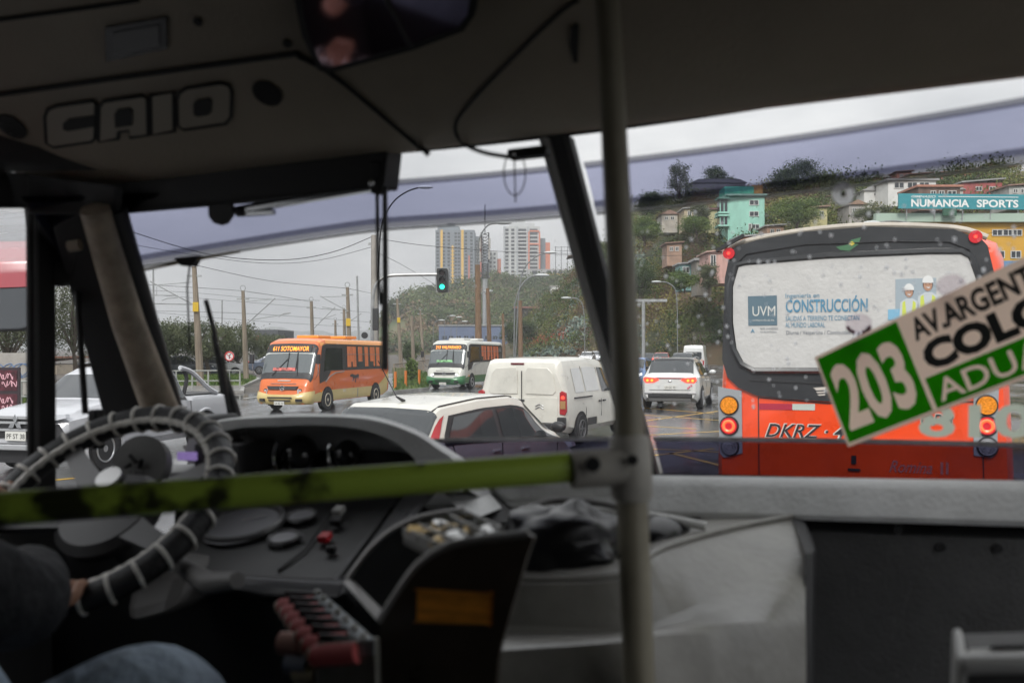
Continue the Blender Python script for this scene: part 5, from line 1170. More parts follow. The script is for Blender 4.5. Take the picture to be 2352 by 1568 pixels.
# ---- the red bus ahead, seen from behind
def red_bus():
    rgt = Vector((math.cos(TH), -math.sin(TH), 0)); fwd = Vector((math.sin(TH), math.cos(TH), 0))
    a = P(1640, V0, 9.0); a.z = 0; b = P(2337, V0, 8.08); b.z = 0
    W = (b - a).length; mid = (a + b) / 2; L2 = 4.6
    t = thing('city_bus', 'orange red city bus with a white rear advert standing right in front', 'bus', mid + fwd * L2, heading(fwd.x, fwd.y))
    red = car_paint('orange_red_bus_paint', (.84, .07, .010), .28, .16)
    hw = W / 2
    sh = Shell((-L2, L2), zt=[(-L2, 2.86), (-L2 + .05, 2.97), (-L2 + .25, 3.07), (4.0, 3.1), (L2, 2.8)], zb=[(-L2, .45), (L2, .4)], zbelt=[(-L2, 1.45), (L2, 1.45)],
               w=[(-L2, hw - .07), (-L2 + .10, hw - .02), (-L2 + .3, hw), (L2, hw)], wt=[(-L2, hw - .17), (-L2 + .12, hw - .12), (-L2 + .3, hw - .09), (L2, hw - .09)], tuck=.97, ed=.22)
    sh.body('body', red, t, 30)
    yr = -L2
    def Q(u, v):                         # picture point -> local point on the rear face
        k = Vector(((u - U0) / FPX, 1, (V0 - v) / FPX)); n = fwd; o = mid - Vector((0, 0, CH)); s = o.dot(n) / k.dot(n)
        w = k * s; rel = w - Vector((mid.x, mid.y, 0)); return (rel.dot(rgt), w.z + CH)
    def face(px, name, mat, h=.02, y=yr - .002, bevel=0, parent=t):
        pts = [Q(*p) for p in px]; return MB().prism(pts, h, (0, y, 0)).build(name, mat, parent, smooth=False, bevel=bevel)
    m_char = M('charcoal_gloss', (.035, .037, .04), .22, var=.25, scale=2)
    # charcoal window surround with its swept lower corners
    left = [(1676, 590), (1666, 640), (1662, 760), (1660, 825), (1672, 866), (1698, 890), (1740, 908), (1800, 915)]
    right = [(2215, 905), (2260, 890), (2284, 858), (2292, 780), (2286, 640), (2268, 565), (2254, 550)]
    topp = [(2190, 527), (2000, 521), (1850, 533), (1740, 552), (1690, 567)]
    mid_low = [(1900, 921), (2050, 922), (2150, 915)]
    sur = face(left + mid_low + right + topp, 'window_surround', m_char, .03)
    # moulded rail round the pane
    win = [(1700, 610), (1722, 603), (1900, 588), (2130, 578), (2200, 578), (2222, 590), (2240, 640), (2248, 720), (2245, 800), (2230, 835), (2200, 848), (1900, 850), (1740, 850), (1712, 835), (1694, 800), (1686, 740), (1686, 660)]
    ring = [Q(*p) for p in win]
    rail = MB().tube([Vector((x * 1.03 + .0, yr - .05, z)) for x, z in ring], .028, 6, closed=True).build('window_rail', m_char, sur)
    ad = face(win, 'rear_advert', M('advert_vinyl', (.52, .515, .50), .45, var=.05, scale=6, bump=.15, bscale=30), .016, yr - .036)
    groove = [Q(*p) for p in [(1690, 690), (1690, 610), (1715, 585), (1850, 563), (2050, 556), (2180, 557), (2225, 575), (2245, 620)]]
    MB().tube([Vector((x, yr - .034, z)) for x, z in groove], .008, 4).build('panel_gap', m_blk, sur)
    bot = [Q(*p) for p in [(1720, 872), (1900, 880), (2050, 884)]]; MB().tube([Vector((x, yr - .036, z)) for x, z in bot], .010, 4).build('panel_gap', m_blk, sur)
    # advert print
    blu = M('print_slate', (.10, .16, .20), .5); tea = M('print_teal', (.09, .24, .36), .5); gry = M('print_grey', (.16, .18, .21), .5)
    yp = yr - .0535
    sc = .0038      # metres on the rear face per picture pixel
    sq = face([(1720, 681), (1786, 679), (1787, 747), (1721, 748)], 'logo_square', blu, .003, yp, parent=ad)
    def tx(s, u, v, h, w, m, b=.0, nm='lettering'):
        x, z = Q(u, v); x2, _ = Q(u + w, v); return text(s, nm, m, ad, (x, yp - .004, z), (1, 0, .0), (0, 0, 1), h * sc, x2 - x, b, .001)
    tx('UVM', 1729, 726, 24, 52, m_plate, .0); tx('UNIVERSIDAD VIÑA DEL MAR', 1730, 738, 4, 50, m_plate)
    tx('Ingeniería en', 1805, 685, 11, 77, tea); tx('CONSTRUCCIÓN', 1806, 717, 29, 187, tea, .022)
    tx('SALIDAS A TERRENO TE CONECTAN', 1806, 737, 11.5, 168, tea); tx('AL MUNDO LABORAL', 1806, 752, 11.5, 90, tea)
    tx('Diurna / Vespertina / Continuidad de', 1807, 768, 9, 160, gry)
    tx('A', 1727, 764, 9, 9, tea, .02); tx('NIVEL AVANZADO', 1748, 757, 5, 40, gry); tx('ACREDITADA', 1748, 764, 3.5, 38, gry)
    # printed picture of two workers in helmets
    sky_ = face([(2057, 642), (2150, 639), (2150, 735), (2057, 735)], 'print_panel', M('print_blue_grey', (.32, .38, .42), .5), .003, yp, parent=ad)
    face([(2040, 711), (2098, 709), (2098, 735), (2040, 735)], 'print_panel', M('print_light_blue', (.2, .42, .58), .5), .004, yp, parent=ad)
    skin = M('print_skin', (.42, .24, .16), .5); hel = M('print_helmet', (.68, .69, .68), .5); ves = M('print_vest', (.55, .62, .10), .5); shr = M('print_shirt', (.5, .54, .56), .5); hairm = M('print_hair', (.03, .02, .02), .5)
    for u, v, k in ((2088, 671, 1.0), (2131, 655, 1.12)):
        face([(u - 22 * k, v + 60), (u - 20 * k, v + 24 * k), (u - 6 * k, v + 15 * k), (u + 8 * k, v + 15 * k), (u + 21 * k, v + 22 * k), (u + 24 * k, v + 60)], 'print_shirt', shr, .004, yp - .001, parent=ad)
        for s_ in (-1, 1): face([(u + s_ * 16 * k, v + 60), (u + s_ * 15 * k, v + 24 * k), (u + s_ * 9 * k, v + 20 * k), (u + s_ * 5 * k, v + 60)], 'print_vest', ves, .004, yp - .002, parent=ad)
        face([(u + 10.5 * k * math.cos(a), v - 1 - 13 * k * math.sin(a)) for a in np.linspace(0, 2 * math.pi, 16)[:-1]], 'print_hair', hairm, .004, yp - .002, parent=ad)
        face([(u + 9 * k * math.cos(a), v + 1 - 12 * k * math.sin(a)) for a in np.linspace(0, 2 * math.pi, 16)[:-1]], 'print_face', skin, .004, yp - .003, parent=ad)
        face([(u + 11.5 * k * math.cos(a), v - 6 * k - 13 * k * math.sin(a)) for a in np.linspace(-.15, math.pi + .15, 12)], 'print_helmet', hel, .004, yp - .0045, parent=ad)
        face([(u - 5 * k, v + 5), (u + 5 * k, v + 5), (u + 2 * k, v + 8)], 'print_smile', M('print_white', (.7, .7, .7), .5), .002, yp - .0072, parent=ad)
        for s_ in (-1, 1): face([(u + s_ * 4 * k - 1.6, v - 3), (u + s_ * 4 * k + 1.6, v - 3), (u + s_ * 4 * k, v - 1)], 'print_eye', hairm, .002, yp - .0072, parent=ad)
    edge_ = [Q(*q_) for q_ in [(1662, 584), (1690, 563), (1740, 548), (1850, 529), (2000, 517), (2190, 523), (2268, 545)]]
    MB().tube(smooth_path([Vector((x, yr + .012, z)) for x, z in edge_], 4), .026, 8).build('roof_edge', M('roof_cream_dirt', (.42, .38, .32), .5, var=.25, scale=3), t)
    # roof lamps, decal, handle
    for u, v in ((1676, 583), (2240, 545)):
        x, z = Q(u, v); o = MB().disc((x, yr - .03, z), .052, (0, -1, 0), .025).build('roof_lamp', M('red_lens_glow', (.55, .02, .03), .2, emit=.06), t); MB().disc((x, yr - .055, z), .014, (0, -1, 0), .006).build('bulb', m_rlit, o)
    dec = face([(1921, 568), (1950, 562), (1955, 552), (1978, 546), (1972, 562), (1952, 577), (1930, 575)], 'route_decal', M('decal_green', (.06, .16, .08), .4), .003, yr - .033)
    face([(1950, 560), (1958, 555), (1964, 560), (1957, 566)], 'decal_flower', M('decal_yellow', (.55, .45, .05), .4), .003, yr - .037, parent=dec)
    x, z = Q(1680, 560); MB().box((x, yr - .06, z), (.28, .05, .03), Matrix.Rotation(rad(-28), 3, 'Y')).build('roof_handle', m_blk, t, smooth=False)
    # engine hatch line, reflective strip, lettering
    for pts in ([(1742, 912), (1744, 1130)], [(2255, 925), (2260, 1130)], [(1742, 912), (1900, 926), (2255, 922)]):
        MB().tube([Vector((x, yr - .004, z)) for x, z in (Q(*p) for p in pts)], .006, 4).build('panel_gap', m_blk, t)
    face([(1742, 926), (1820, 927), (1820, 941), (1742, 940)], 'reflector_strip', M('reflector_red', (.42, .03, .06), .3), .004); face([(1820, 927), (1872, 927), (1872, 942), (1820, 941)], 'reflector_strip', M('reflector_white', (.5, .55, .5), .3), .004)
    ink = M('lettering_black', (.02, .02, .025), .4); out = M('lettering_outline', (.6, .55, .5), .4)
    x, z = Q(1755, 1002); x2, _ = Q(1960, 1002)
    text('DKRZ · 41', 'lettering', out, t, (x, yr - .004, z), (1, 0, 0), (0, 0, 1), .125, x2 - x, .035, .001, shear=.35); text('DKRZ · 41', 'lettering', ink, t, (x + .004, yr - .007, z + .002), (1, 0, 0), (0, 0, 1), .12, x2 - x - .008, .008, .001, shear=.35)
    x, z = Q(2110, 975); text('OP 8', 'lettering', out, t, (x, yr - .004, z), (1, 0, 0), (0, 0, 1), .10, .26, .035, .001, shear=.3); text('OP 8', 'lettering', ink, t, (x + .004, yr - .007, z), (1, 0, 0), (0, 0, 1), .096, .25, .008, .001, shear=.3)
    x, z = Q(2040, 1083); x2, _ = Q(2180, 1083); rom = M('lettering_rose', (.45, .16, .15), .4)
    text('Romina', 'lettering', rom, t, (x, yr - .004, z), (1, 0, 0), (0, 0, 1), .105, (x2 - x) * .72, .012, .001, shear=.4); text('II', 'lettering', rom, t, (x + (x2 - x) * .84, yr - .004, z), (1, 0, 0), (0, 0, 1), .105, (x2 - x) * .13, .014, .001)
    pl = face([(1868, 890), (1898, 888), (1898, 893), (1876, 894)], 'maker_stripe', out, .003, yr - .033)
    for k in range(3): face([(1872 + k * 3, 893 + k * 6), (1896, 892 + k * 6), (1896, 895 + k * 6), (1876 + k * 3, 896 + k * 6)], 'maker_stripe', out, .003, yr - .033)
    # lamp clusters
    for sd, uu, slope in ((-1, 1676, 0), (1, 2266, 0)):
        hs = face([(uu - 26 * 1, 880 - 8 * sd), (uu + 28, 905 + 8 * sd), (uu + 30, 1040), (uu - 12 * 1, 1050), (uu - 22, 1040)] if sd < 0 else [(uu - 30, 905), (uu + 28, 885), (uu + 24, 1040), (uu + 12, 1050), (uu - 30, 1045)], 'lamp_cluster', M('cluster_grey', (.30, .32, .34), .3), .02)
        for (v, r, m) in ((930, .074, M('amber_reflector', (.80, .25, .01), .25, var=.35, scale=60)), (977, .074, m_rlamp), (1025, .07, M('clear_reflector', (.4, .4, .42), .15, .6))):
            x, z = Q(uu + (0 if v < 1000 else 2), v)
            o = MB().disc((x, yr - .022, z), r + .012, (0, -1, 0), .012, 28).build('lamp_bezel', m_blk, hs); MB().disc((x, yr - .034, z), r, (0, -1, 0), .02, 28).build('lens', m, o)
            if v == 977:
                MB().tube([Vector((x + .045 * math.cos(a), yr - .055, z + .045 * math.sin(a))) for a in np.linspace(0, 2 * math.pi, 17)[:-1]], .014, 5, closed=True).build('stop_lamp', M('stop_lamp_glow', (1, .10, .03), .3, emit=1.1), o)
                MB().disc((x, yr - .054, z), r * .95, (0, -1, 0), .002, 28).build('lens', M('red_lens_glow', (.55, .02, .03), .2, emit=.06), o)
            if v == 1025:
                for rr in (.03, .05): MB().tube([Vector((x + rr * math.cos(a), yr - .055, z + rr * math.sin(a))) for a in np.linspace(0, 2 * math.pi, 17)[:-1]], .006, 4, closed=True).build('lens_ring', m_chr, o)
    # lower: lock, plate, bumper, wheels, sides
    x, z = Q(1961, 1055); MB().box((x, yr - .01, z), (.04, .02, .07)).build('lock', m_blk, t, smooth=False); x, z = Q(1962, 1078); MB().box((x, yr - .01, z), (.1, .02, .02)).build('lock', m_blk, t, smooth=False)
    MB().box((0, yr - .06, .62), (2.3, .16, .34)).build('bumper', red, t, bevel=.04, smooth=False)
    x, z = Q(2000, 1100); MB().box((x, yr - .02, z - .03), (.7, .03, .06)).build('plate_recess', M('navy_plate', (.03, .05, .10), .4), t, smooth=False)
    for sd in (-1, 1):
        sh.patch('side_window_band', m_char, t, -4.2, 4.2, 4.2, 4.95, sd, .006, 20, 4)
        for y in (-2.2, 2.6): archdisc(t, sd * (hw - .012), y, .48); wheel(t, sd * (hw - .14), y, .48, .26)
    sh.top('roof_skin', M('roof_cream_dirt', (.42, .38, .32), .5, var=.25, scale=3), t, yr + .10, 4.2, 6.2, .008, 10)
    return t
red_bus()
# ================================================================== inside the bus (all in the bus frame)
m_cons = M('beige_grey_moulding', (.31, .265, .205), .55, var=.10, scale=3, bump=.12, bscale=120)
m_int = M('dark_grey_plastic', (.075, .075, .076), .5, var=.2, scale=8, bump=.15, bscale=140)
m_bk = M('matt_black_rubber', (.012, .012, .013), .6)
m_dash = M('worn_grey_dash_vinyl', (.56, .565, .56), .5, var=.16, scale=7, bump=.12, bscale=90)
m_seamk = M('seam_black', (.01, .01, .01), .7)
m_lgrey = M('light_grey_plastic', (.52, .52, .50), .4, var=.08, scale=9)
# ---- shell of the bus
sh_ = bthing('bus_cab', 'dark cab of the bus round the camera with its pillars, walls and roof', 'bus cab')
XL, XR = -1.74, .56
MB().box(((XL + XR) / 2, -3.2, .95), (XR - XL + .1, 10.2, .06)).build('roof', m_cons, sh_, smooth=False)
MB().box(((XL + XR) / 2, -3.0, -1.28), (XR - XL + .1, 10.4, .06)).build('floor', M('grey_bus_floor', (.08, .08, .085), .6, var=.2), sh_, smooth=False)
MB().box(((XL + XR) / 2, -8.25, -.16), (XR - XL + .1, .06, 2.2)).build('rear_wall', m_cons, sh_, smooth=False)
MB().box((XR + .03, 1.72, -.4), (.05, .16, 1.7)).build('door_post', m_bk, sh_, smooth=False)
for zz in (-1.15, -.35): MB().box((XR + .03, 1.05, zz), (.04, 1.2, .06)).build('door_rail', m_bk, sh_, smooth=False)
for x, ylo in ((XL - .03, 1.86), (XR + .03, .45)):
    MB().box((x, (ylo - 8.2) / 2, -.76), (.05, ylo + 8.2, 1.0)).build('side_wall', m_int, sh_, smooth=False)
    MB().box((x, (1.55 - 8.2) / 2, .71), (.05, 1.55 + 8.2, .46)).build('side_header', m_cons, sh_, smooth=False)
    for k in range(6): MB().box((x, .35 - k * 1.55, .06), (.06, .16, .66)).build('side_pillar', m_cons, sh_, smooth=False)
m_stint = MGLASS('dimming_side_film', (.16, .16, .18), .05)
for x in (XL - .03, XR + .03): MB().box((x, -3.95, .11), (.008, 8.5, .74)).build('side_window', m_stint, sh_, smooth=False)  # tinted panes added behind the camera to dim the cab
# front bulkhead below and cap above the windscreen
fr = lambda z, o: [Vector((x, wsy(x, z) + o, z)) for x in np.linspace(XL, XR, 24)]
MB().grid([fr(.415, .012), fr(.46, .02), [Vector((p.x, p.y - .02, .62)) for p in fr(.46, .04)], [Vector((p.x, p.y - .2, .97)) for p in fr(.46, .04)]]).build('front_cap', m_bk, sh_)
MB().grid([fr(-.28, .012), fr(-.34, .03), [Vector((p.x, p.y, -1.3)) for p in fr(-.34, .04)]]).build('front_panel', m_bk, sh_)
# door pillar, quarter-window frame, windscreen pillar
def slab(name, mat, q, th=.05, parent=sh_, bevel=.006, push=(0, 1, 0)):
    """four corner points (bus frame) pushed back into a slab"""
    q = [Vector(p) for p in q]; e = Vector(push) * th
    return MB().add(q + [p + e for p in q], [(0, 1, 2, 3), (7, 6, 5, 4), (0, 4, 5, 1), (1, 5, 6, 2), (2, 6, 7, 3), (3, 7, 4, 0)]).build(name, mat, parent, smooth=False, bevel=bevel)
xs_ = -1.71
slab('door_pillar', m_bk, [B(66, 470, x=xs_), B(130, 470, x=xs_), B(132, 1150, x=xs_), B(68, 1150, x=xs_)], .012, push=(-1, 0, 0))
slab('door_pillar_seal', m_int, [B(80, 470, x=xs_ + .004), B(90, 470, x=xs_ + .004), B(92, 1150, x=xs_ + .004), B(82, 1150, x=xs_ + .004)], .02, push=(-1, 0, 0), bevel=.002)
slab('window_header', m_bk, [B(-300, 478, x=xs_), B(140, 478, x=xs_), B(140, 400, x=xs_), B(-300, 380, x=xs_)], .012, push=(-1, 0, 0))
slab('quarter_frame', m_bk, [BW(118, 520, .03), BW(215, 470, .03), BW(335, 965, .03), BW(238, 965, .03)], .06)
slab('quarter_frame', m_bk, [B(118, 470, x=xs_), BW(215, 460, .03), BW(165, 650, .03), B(120, 660, x=xs_)], .03)
a, b = BW(218, 480, .06), BW(378, 965, .06); MB().tube([a, a.lerp(b, .5) + Vector((0, -.012, 0)), b], [.030, .036, .042], 14).build('windscreen_pillar', M('worn_beige_pillar', (.36, .30, .23), .5, var=.35, scale=14), sh_)
a, b = BW(262, 480, .02), BW(402, 965, .02); MB().tube([a, b], .026, 10).build('pillar_rubber', m_bk, sh_)
a, b = B(170, 560, x=xs_ + .02), B(196, 950, x=xs_ + .02); MB().tube([a, b], .007, 6).build('pillar_cable', m_bk, sh_)
a, b = BW(165, 560, .09), BW(170, 572, .09); MB().tube([BW(158, 566, .08), BW(184, 562, .08)], .012, 8).build('pillar_clip', m_cons, sh_)
slab('ledge', m_int, [B(235, 966, y=1.72), B(420, 960, y=1.78), B(420, 978, y=1.78), B(235, 984, y=1.72)], .2)
MB().box(B(222, 985, y=1.66), (.022, .03, .085)).build('latch', m_bk, sh_, bevel=.005)

slab('corner_light_block', m_bk, [B(60, 400, x=xs_ + .01), BW(270, 425, .04), BW(265, 500, .04), B(60, 490, x=xs_ + .01)], .02)  # block added to close a light leak at the header corner
# ---- windscreen: two panes, centre post, sun film, rubber edges
wsn = bthing('windscreen', 'split rain spotted windscreen with violet sun film along top and foot', 'windscreen')
def wrow(x0, x1, z, off=0, n=18): return [Vector((x, wsy(x, z) - off, z)) for x in np.linspace(x0, x1, n)]
def wsheet(name, mat, x0, x1, z0, z1, off, parent=wsn, nz_=8): return MB().grid([wrow(x0, x1, z0 + (z1 - z0) * i / nz_, off) for i in range(nz_ + 1)]).build(name, mat, parent)
m_gl = MGLASS('windscreen_glass', (.95, .955, .95)); m_film = MGLASS('violet_sun_film', (.46, .475, .62), 0); m_film2 = MGLASS('violet_foot_film', (.15, .15, .23), 0)
xc = BCX
wsheet('pane', m_gl, XL + .03, xc - .008, -.285, .43, 0); wsheet('pane', m_gl, xc + .008, XR - .03, -.285, .43, 0)
def zl(x): return .293 - .055 * max(0, (-x - 1.0) / .57) ** 1.3                         # lower edge of the top film droops at the left
for x0, x1 in ((XL + .05, xc - .03), (xc + .03, XR - .05)):
    rows = []
    for i in range(5):
        rows.append([Vector((x, wsy(x, z) - .004, z)) for x in np.linspace(x0, x1, 24) for z in [zl(x) + (.362 - zl(x)) * i / 4]])
    MB().grid(rows).build('sun_film', m_film, wsn)
    wsheet('foot_film', m_film2, x0, x1, -.285, -.192, .004, nz_=3)
    edge = MGLASS('film_edge_grey', (.30, .30, .33), .0)
    def ribbon(name, fz, hw_, mat):
        rows = [[Vector((x, wsy(x, fz(x) + k * hw_) - .007, fz(x) + k * hw_)) for x in np.linspace(x0, x1, 28)] for k in (-1, 0, 1)]
        rows[1] = [p + Vector((0, -.004, 0)) for p in rows[1]]
        MB().grid(rows).build(name, mat, wsn)
    ribbon('film_edge', zl, .010, edge); ribbon('film_edge', lambda x: .363, .0055, edge); ribbon('film_edge', lambda x: -.190, .0055, M('film_edge_pale', (.36, .35, .35), .3, var=.3, scale=25))
    ribbon('film_lip', lambda x: zl(x) - .0125, .002, M('film_lip_pale', (.4, .4, .4), .35))
    rr_ = M('film_rust_stain', (.14, .08, .06), .5)
a = MB(); rows = []
for z in np.linspace(-.29, .41, 10): rows.append([Vector((xc + s * .019, wsy(xc, z) - o, z)) for s, o in ((-1, -.01), (-1, .02), (-.5, .03), (.5, .03), (1, .02), (1, -.01))])
a.loft(rows).build('centre_post', m_bk, wsn)
a.v = [(x - .021 if i % 6 < 3 else x - .036, y, z) for i, (x, y, z) in enumerate(a.v)]; a.build('post_seal', M('post_seal_grey', (.28, .27, .26), .5), wsn)
# stone chip
c = BW(1937, 445, .004); MB().tube([c + Vector((.012 * math.cos(t_), -.84 * .012 * math.sin(t_), .012 * math.sin(t_))) for t_ in np.linspace(0, 6.28, 17)[:-1]], .0075, 6, closed=True).build('stone_chip', trl(M('crushed_glass', (.75, .76, .76), .3), (1, 1, 1), .85), wsn)
MB().ball(c, .004, 5).build('stone_chip', m_bk, wsn)
# painted fleet number at the foot of the pane
num = trl(M('fleet_number_grey_green', (.42, .46, .38), .6), (.62, .68, .56), .7)
o = BW(2110, 1000, .006); e = (BW(2500, 1003, .006) - o); upv = Vector((0, -.84, 1)).normalized()
text('8103', 'fleet_number', num, wsn, o, e, upv, .085, .275, .03, .0)
# rain drops on the outside, mostly on the right pane
drop = bpy.data.materials.new('water_drop'); drop.use_nodes = True; nt = drop.node_tree
for n_ in list(nt.nodes): nt.nodes.remove(n_)
o_ = nt.nodes.new('ShaderNodeOutputMaterial'); a1_ = nt.nodes.new('ShaderNodeMixShader'); a1_.inputs['Fac'].default_value = .8
t1_ = nt.nodes.new('ShaderNodeBsdfTransparent'); t2_ = nt.nodes.new('ShaderNodeBsdfTranslucent'); t2_.inputs['Color'].default_value = (.95, .96, .97, 1)  # whitish translucency stands in for sky light refracted by the drops
nt.links.new(t1_.outputs[0], a1_.inputs[1]); nt.links.new(t2_.outputs[0], a1_.inputs[2]); nt.links.new(a1_.outputs[0], o_.inputs['Surface'])
mbd = MB()
for k in range(460):
    rgt_ = random.random() < .8
    x = random.uniform(xc + .05, .25) if rgt_ else random.uniform(-1.5, xc - .05)
    z = random.triangular(-.17, .30, .14) if rgt_ else random.uniform(-.1, .28)
    r = random.choice((.0012, .0016, .002, .0026, .0032)) * (1 if rgt_ else .6)
    mbd.ball((x, wsy(x, z) + .0015, z), r, 4, (1, .6, random.uniform(.9, 1.7)))
dr = mbd.build('rain_drops', drop, None, mx=None); dr.matrix_world = BUS; tag(dr, 'fine rain drops beaded on the windscreen, densest on its right half', 'rain drops', kind='stuff')

# ---- overhead console
OVP = [(1.745, .440), (1.70, .412), (1.655, .397), (1.60, .402), (1.53, .44), (1.45, .50), (1.30, .62), (1.10, .745), (.85, .835), (.5, .90)]
def OV(u, v, off=.0):
    k = bray(u, v)
    for (y0, z0), (y1, z1) in zip(OVP[2:], OVP[3:]):
        dy, dz = y1 - y0, z1 - z0; det = k.y * -dz + dy * k.z
        if abs(det) < 1e-9: continue
        s = (y0 * -dz + dy * z0) / det; q = k * s
        t_ = (q.y - y0) / dy if abs(dy) > 1e-6 else (q.z - z0) / dz
        if s > 0 and -.02 <= t_ <= 1.02:
            n = Vector((0, -abs(dz), -abs(dy))).normalized() if dz else Vector((0, 0, -1)); return q + n * off
    return k * 1.6
oc = bthing('overhead_console', 'beige moulded console above the windscreen with raised CAIO lettering', 'console')
pr = smooth_path([(0, y, z) for y, z in OVP], 4)
MB().loft([[Vector((x, p.y, p.z)) for p in pr] for x in np.linspace(XL, XR, 12)], ring_closed=False).build('moulding', m_cons, oc)
def ovline(px, r=.004, n=6, closed=False): MB().tube([OV(p_.x, p_.y, .0015) for p_ in smooth_path([(u, v, 0) for u, v in px], n * 2)], r, 6).build('panel_seam', m_seamk, oc)
ovline([(-200, 243), (0, 216), (330, 170), (650, 127), (690, 130), (770, 175), (880, 265), (985, 355)], .005)
ovline([(-200, 72), (0, 45), (320, 0)], .004)
ovline([(1330, 0), (1290, 25), (1180, 130), (1080, 235), (1047, 285), (1060, 325), (1110, 350), (1180, 362)], .0035)
def ovface(px, name, mat, h=.006, parent=oc, off=.0):
    pts = [OV(u, v, off) for u, v in px]; n = (pts[1] - pts[0]).cross(pts[2] - pts[0]).normalized()
    if n.y > 0: n = -n
    k = len(pts); return MB().add(pts + [p + n * h for p in pts], [tuple(range(k)), tuple(range(k, 2 * k))] + [(i, (i + 1) % k, k + (i + 1) % k, k + i) for i in range(k)]).build(name, mat, parent, smooth=False)
for u, v, r in ((28, 290, .030), (615, 213, .027)):     # loudspeaker grilles
    c = OV(u, v, .0); g = MB().disc(c, r, (0, -.62, -.78), .004, 24).build('speaker_grille', m_seamk, oc)
    for i in range(-2, 3):
        for j in range(-2, 3):
            if i * i + j * j < 6: MB().disc(c + Vector((i * .0085, 0, 0)) + Vector((0, -.78, .62)) * j * .0085 + Vector((0, -.62, -.78)) * .004, .0028, (0, -.62, -.78), .002, 6).build('grille_hole', m_bk, g)
cl = ovface([(243, 62), (384, 38), (386, 110), (246, 140)], 'clock_panel', M('dark_display', (.012, .012, .013), .25), .004)
ovface([(262, 72), (368, 54), (370, 100), (264, 121)], 'display', M('display_glass', (.02, .02, .02), .1), .003, cl, .004)
for u, v in ((455, 50), (660, 100)): MB().disc(OV(u, v, 0), .008, (0, -.62, -.78), .003, 12).build('screw', m_seamk, oc)
# raised letters: C A I O with dark outlines
def glyph(outline, holes):
    ovface(outline, 'letter', M('letter_cream', (.34, .30, .24), .5), .004)
    ps = [OV(u, v, .003) for u, v in outline]; MB().tube(ps, .0035, 6, closed=True).build('letter_outline', m_seamk, oc)
    for h in holes: ovface(h, 'letter_hole', m_seamk, .003, oc, .0042)
sl_ = -.148                                                # slope of the lettering line
def GL(x, y): return (x, y + sl_ * (x - 110))
def gl(pts): return [GL(x, y) for x, y in pts]
glyph(gl([(105, 265), (112, 250), (130, 245), (215, 245), (222, 252), (220, 332), (212, 338), (125, 338), (108, 325)]), [gl([(148, 285), (160, 277), (220, 278), (220, 302), (160, 304), (148, 298)])])
glyph(gl([(230, 262), (240, 250), (328, 250), (340, 258), (342, 342), (300, 342), (298, 325), (275, 325), (272, 340), (228, 340)]), [gl([(266, 280), (272, 272), (300, 272), (308, 280), (306, 312), (268, 312)])])
glyph(gl([(348, 252), (400, 252), (402, 342), (350, 342)]), [])
glyph(gl([(408, 270), (414, 256), (430, 248), (510, 248), (528, 256), (534, 272), (532, 328), (520, 342), (424, 342), (410, 330)]), [gl([(448, 284), (456, 276), (482, 276), (490, 284), (488, 308), (480, 314), (456, 314), (448, 308)])])
ovface([(1312, 62), (1322, 52), (1330, 60), (1328, 140), (1318, 138), (1310, 100)], 'hatch_latch', m_seamk, .006)
# dirty worn patches on the lower lip
for px in ([(1440, 275), (1700, 232), (1980, 205), (1700, 250), (1450, 292)],):
    pass
# ---- driver's inside mirror on the console
mr = bthing('interior_mirror', 'wide black framed interior mirror on the overhead console', 'mirror')
fp = [(688, -30), (706, 60), (742, 138), (765, 146), (960, 92), (1075, 48), (1100, 12), (1105, -30)]
ip = [(706, -30), (722, 55), (752, 124), (770, 130), (955, 77), (1062, 38), (1085, 8), (1090, -30)]
def ovp(px, off): return [OV(u, v, off) for u, v in px]
def plate3(pts, name, mat, h, parent, n=None):
    n = n or Vector((0, -.62, -.78)); k = len(pts)
    return MB().add(pts + [p + n * h for p in pts], [tuple(range(k)), tuple(range(k, 2 * k))] + [(i, (i + 1) % k, k + (i + 1) % k, k + i) for i in range(k)]).build(name, mat, parent, smooth=False)
nm_ = Vector((0, -.42, -.9)).normalized()
plate3([p for p in ovp(fp, .012)], 'mirror_frame', m_bk, .016, mr); plate3(ovp(ip, .029), 'mirror_glass', M('violet_mirror', (.55, .42, .52), .06, 1.0), .002, mr)
MB().tube([OV(900, -30, .034), OV(958, 82, .034)], .004, 6).build('mirror_divider', m_bk, mr)

# ---- rolled blind across the driver's pane
vs_ = bthing('sun_blind', 'black roller sun blind with a rounded pull tab over the left pane', 'sun blind')
def vq(u, v): return B(u, v, y=1.63)
slab('blind_box', m_bk, [vq(20, 452), vq(960, 350), vq(880, 392), vq(872, 428)] and [vq(110, 425), vq(890, 338), vq(880, 428), vq(170, 490)], .06, vs_, .004)
slab('blind_cloth', M('blind_black', (.016, .016, .017), .75), [vq(172, 484), vq(868, 424), vq(868, 431), vq(172, 500)], .012, vs_, .002)
tabp = [vq(478, 470), vq(532, 466), vq(532, 495), vq(520, 512), vq(505, 517), vq(490, 512), vq(479, 497)]; plate3(tabp, 'pull_tab', m_bk, .008, vs_, Vector((0, 1, 0)))
MB().tube([B(540, 484, y=1.66), B(870, 428, y=1.66)], .009, 8).build('guide_rod', m_chr, vs_); MB().tube([B(545, 492, y=1.66), B(630, 487, y=1.66)], .006, 6).build('rod_clip', m_chr, vs_)
c = B(854, 420, y=1.62); MB().ball(c, .007, 6).build('rod_knob', m_chr, vs_)
MB().box(B(870, 410, y=1.64), (.022, .03, .06)).build('end_bracket', m_bk, vs_, bevel=.004)
st = bthing('hanging_strap', 'thin dark strap hanging from the blind down the left pane', 'strap')
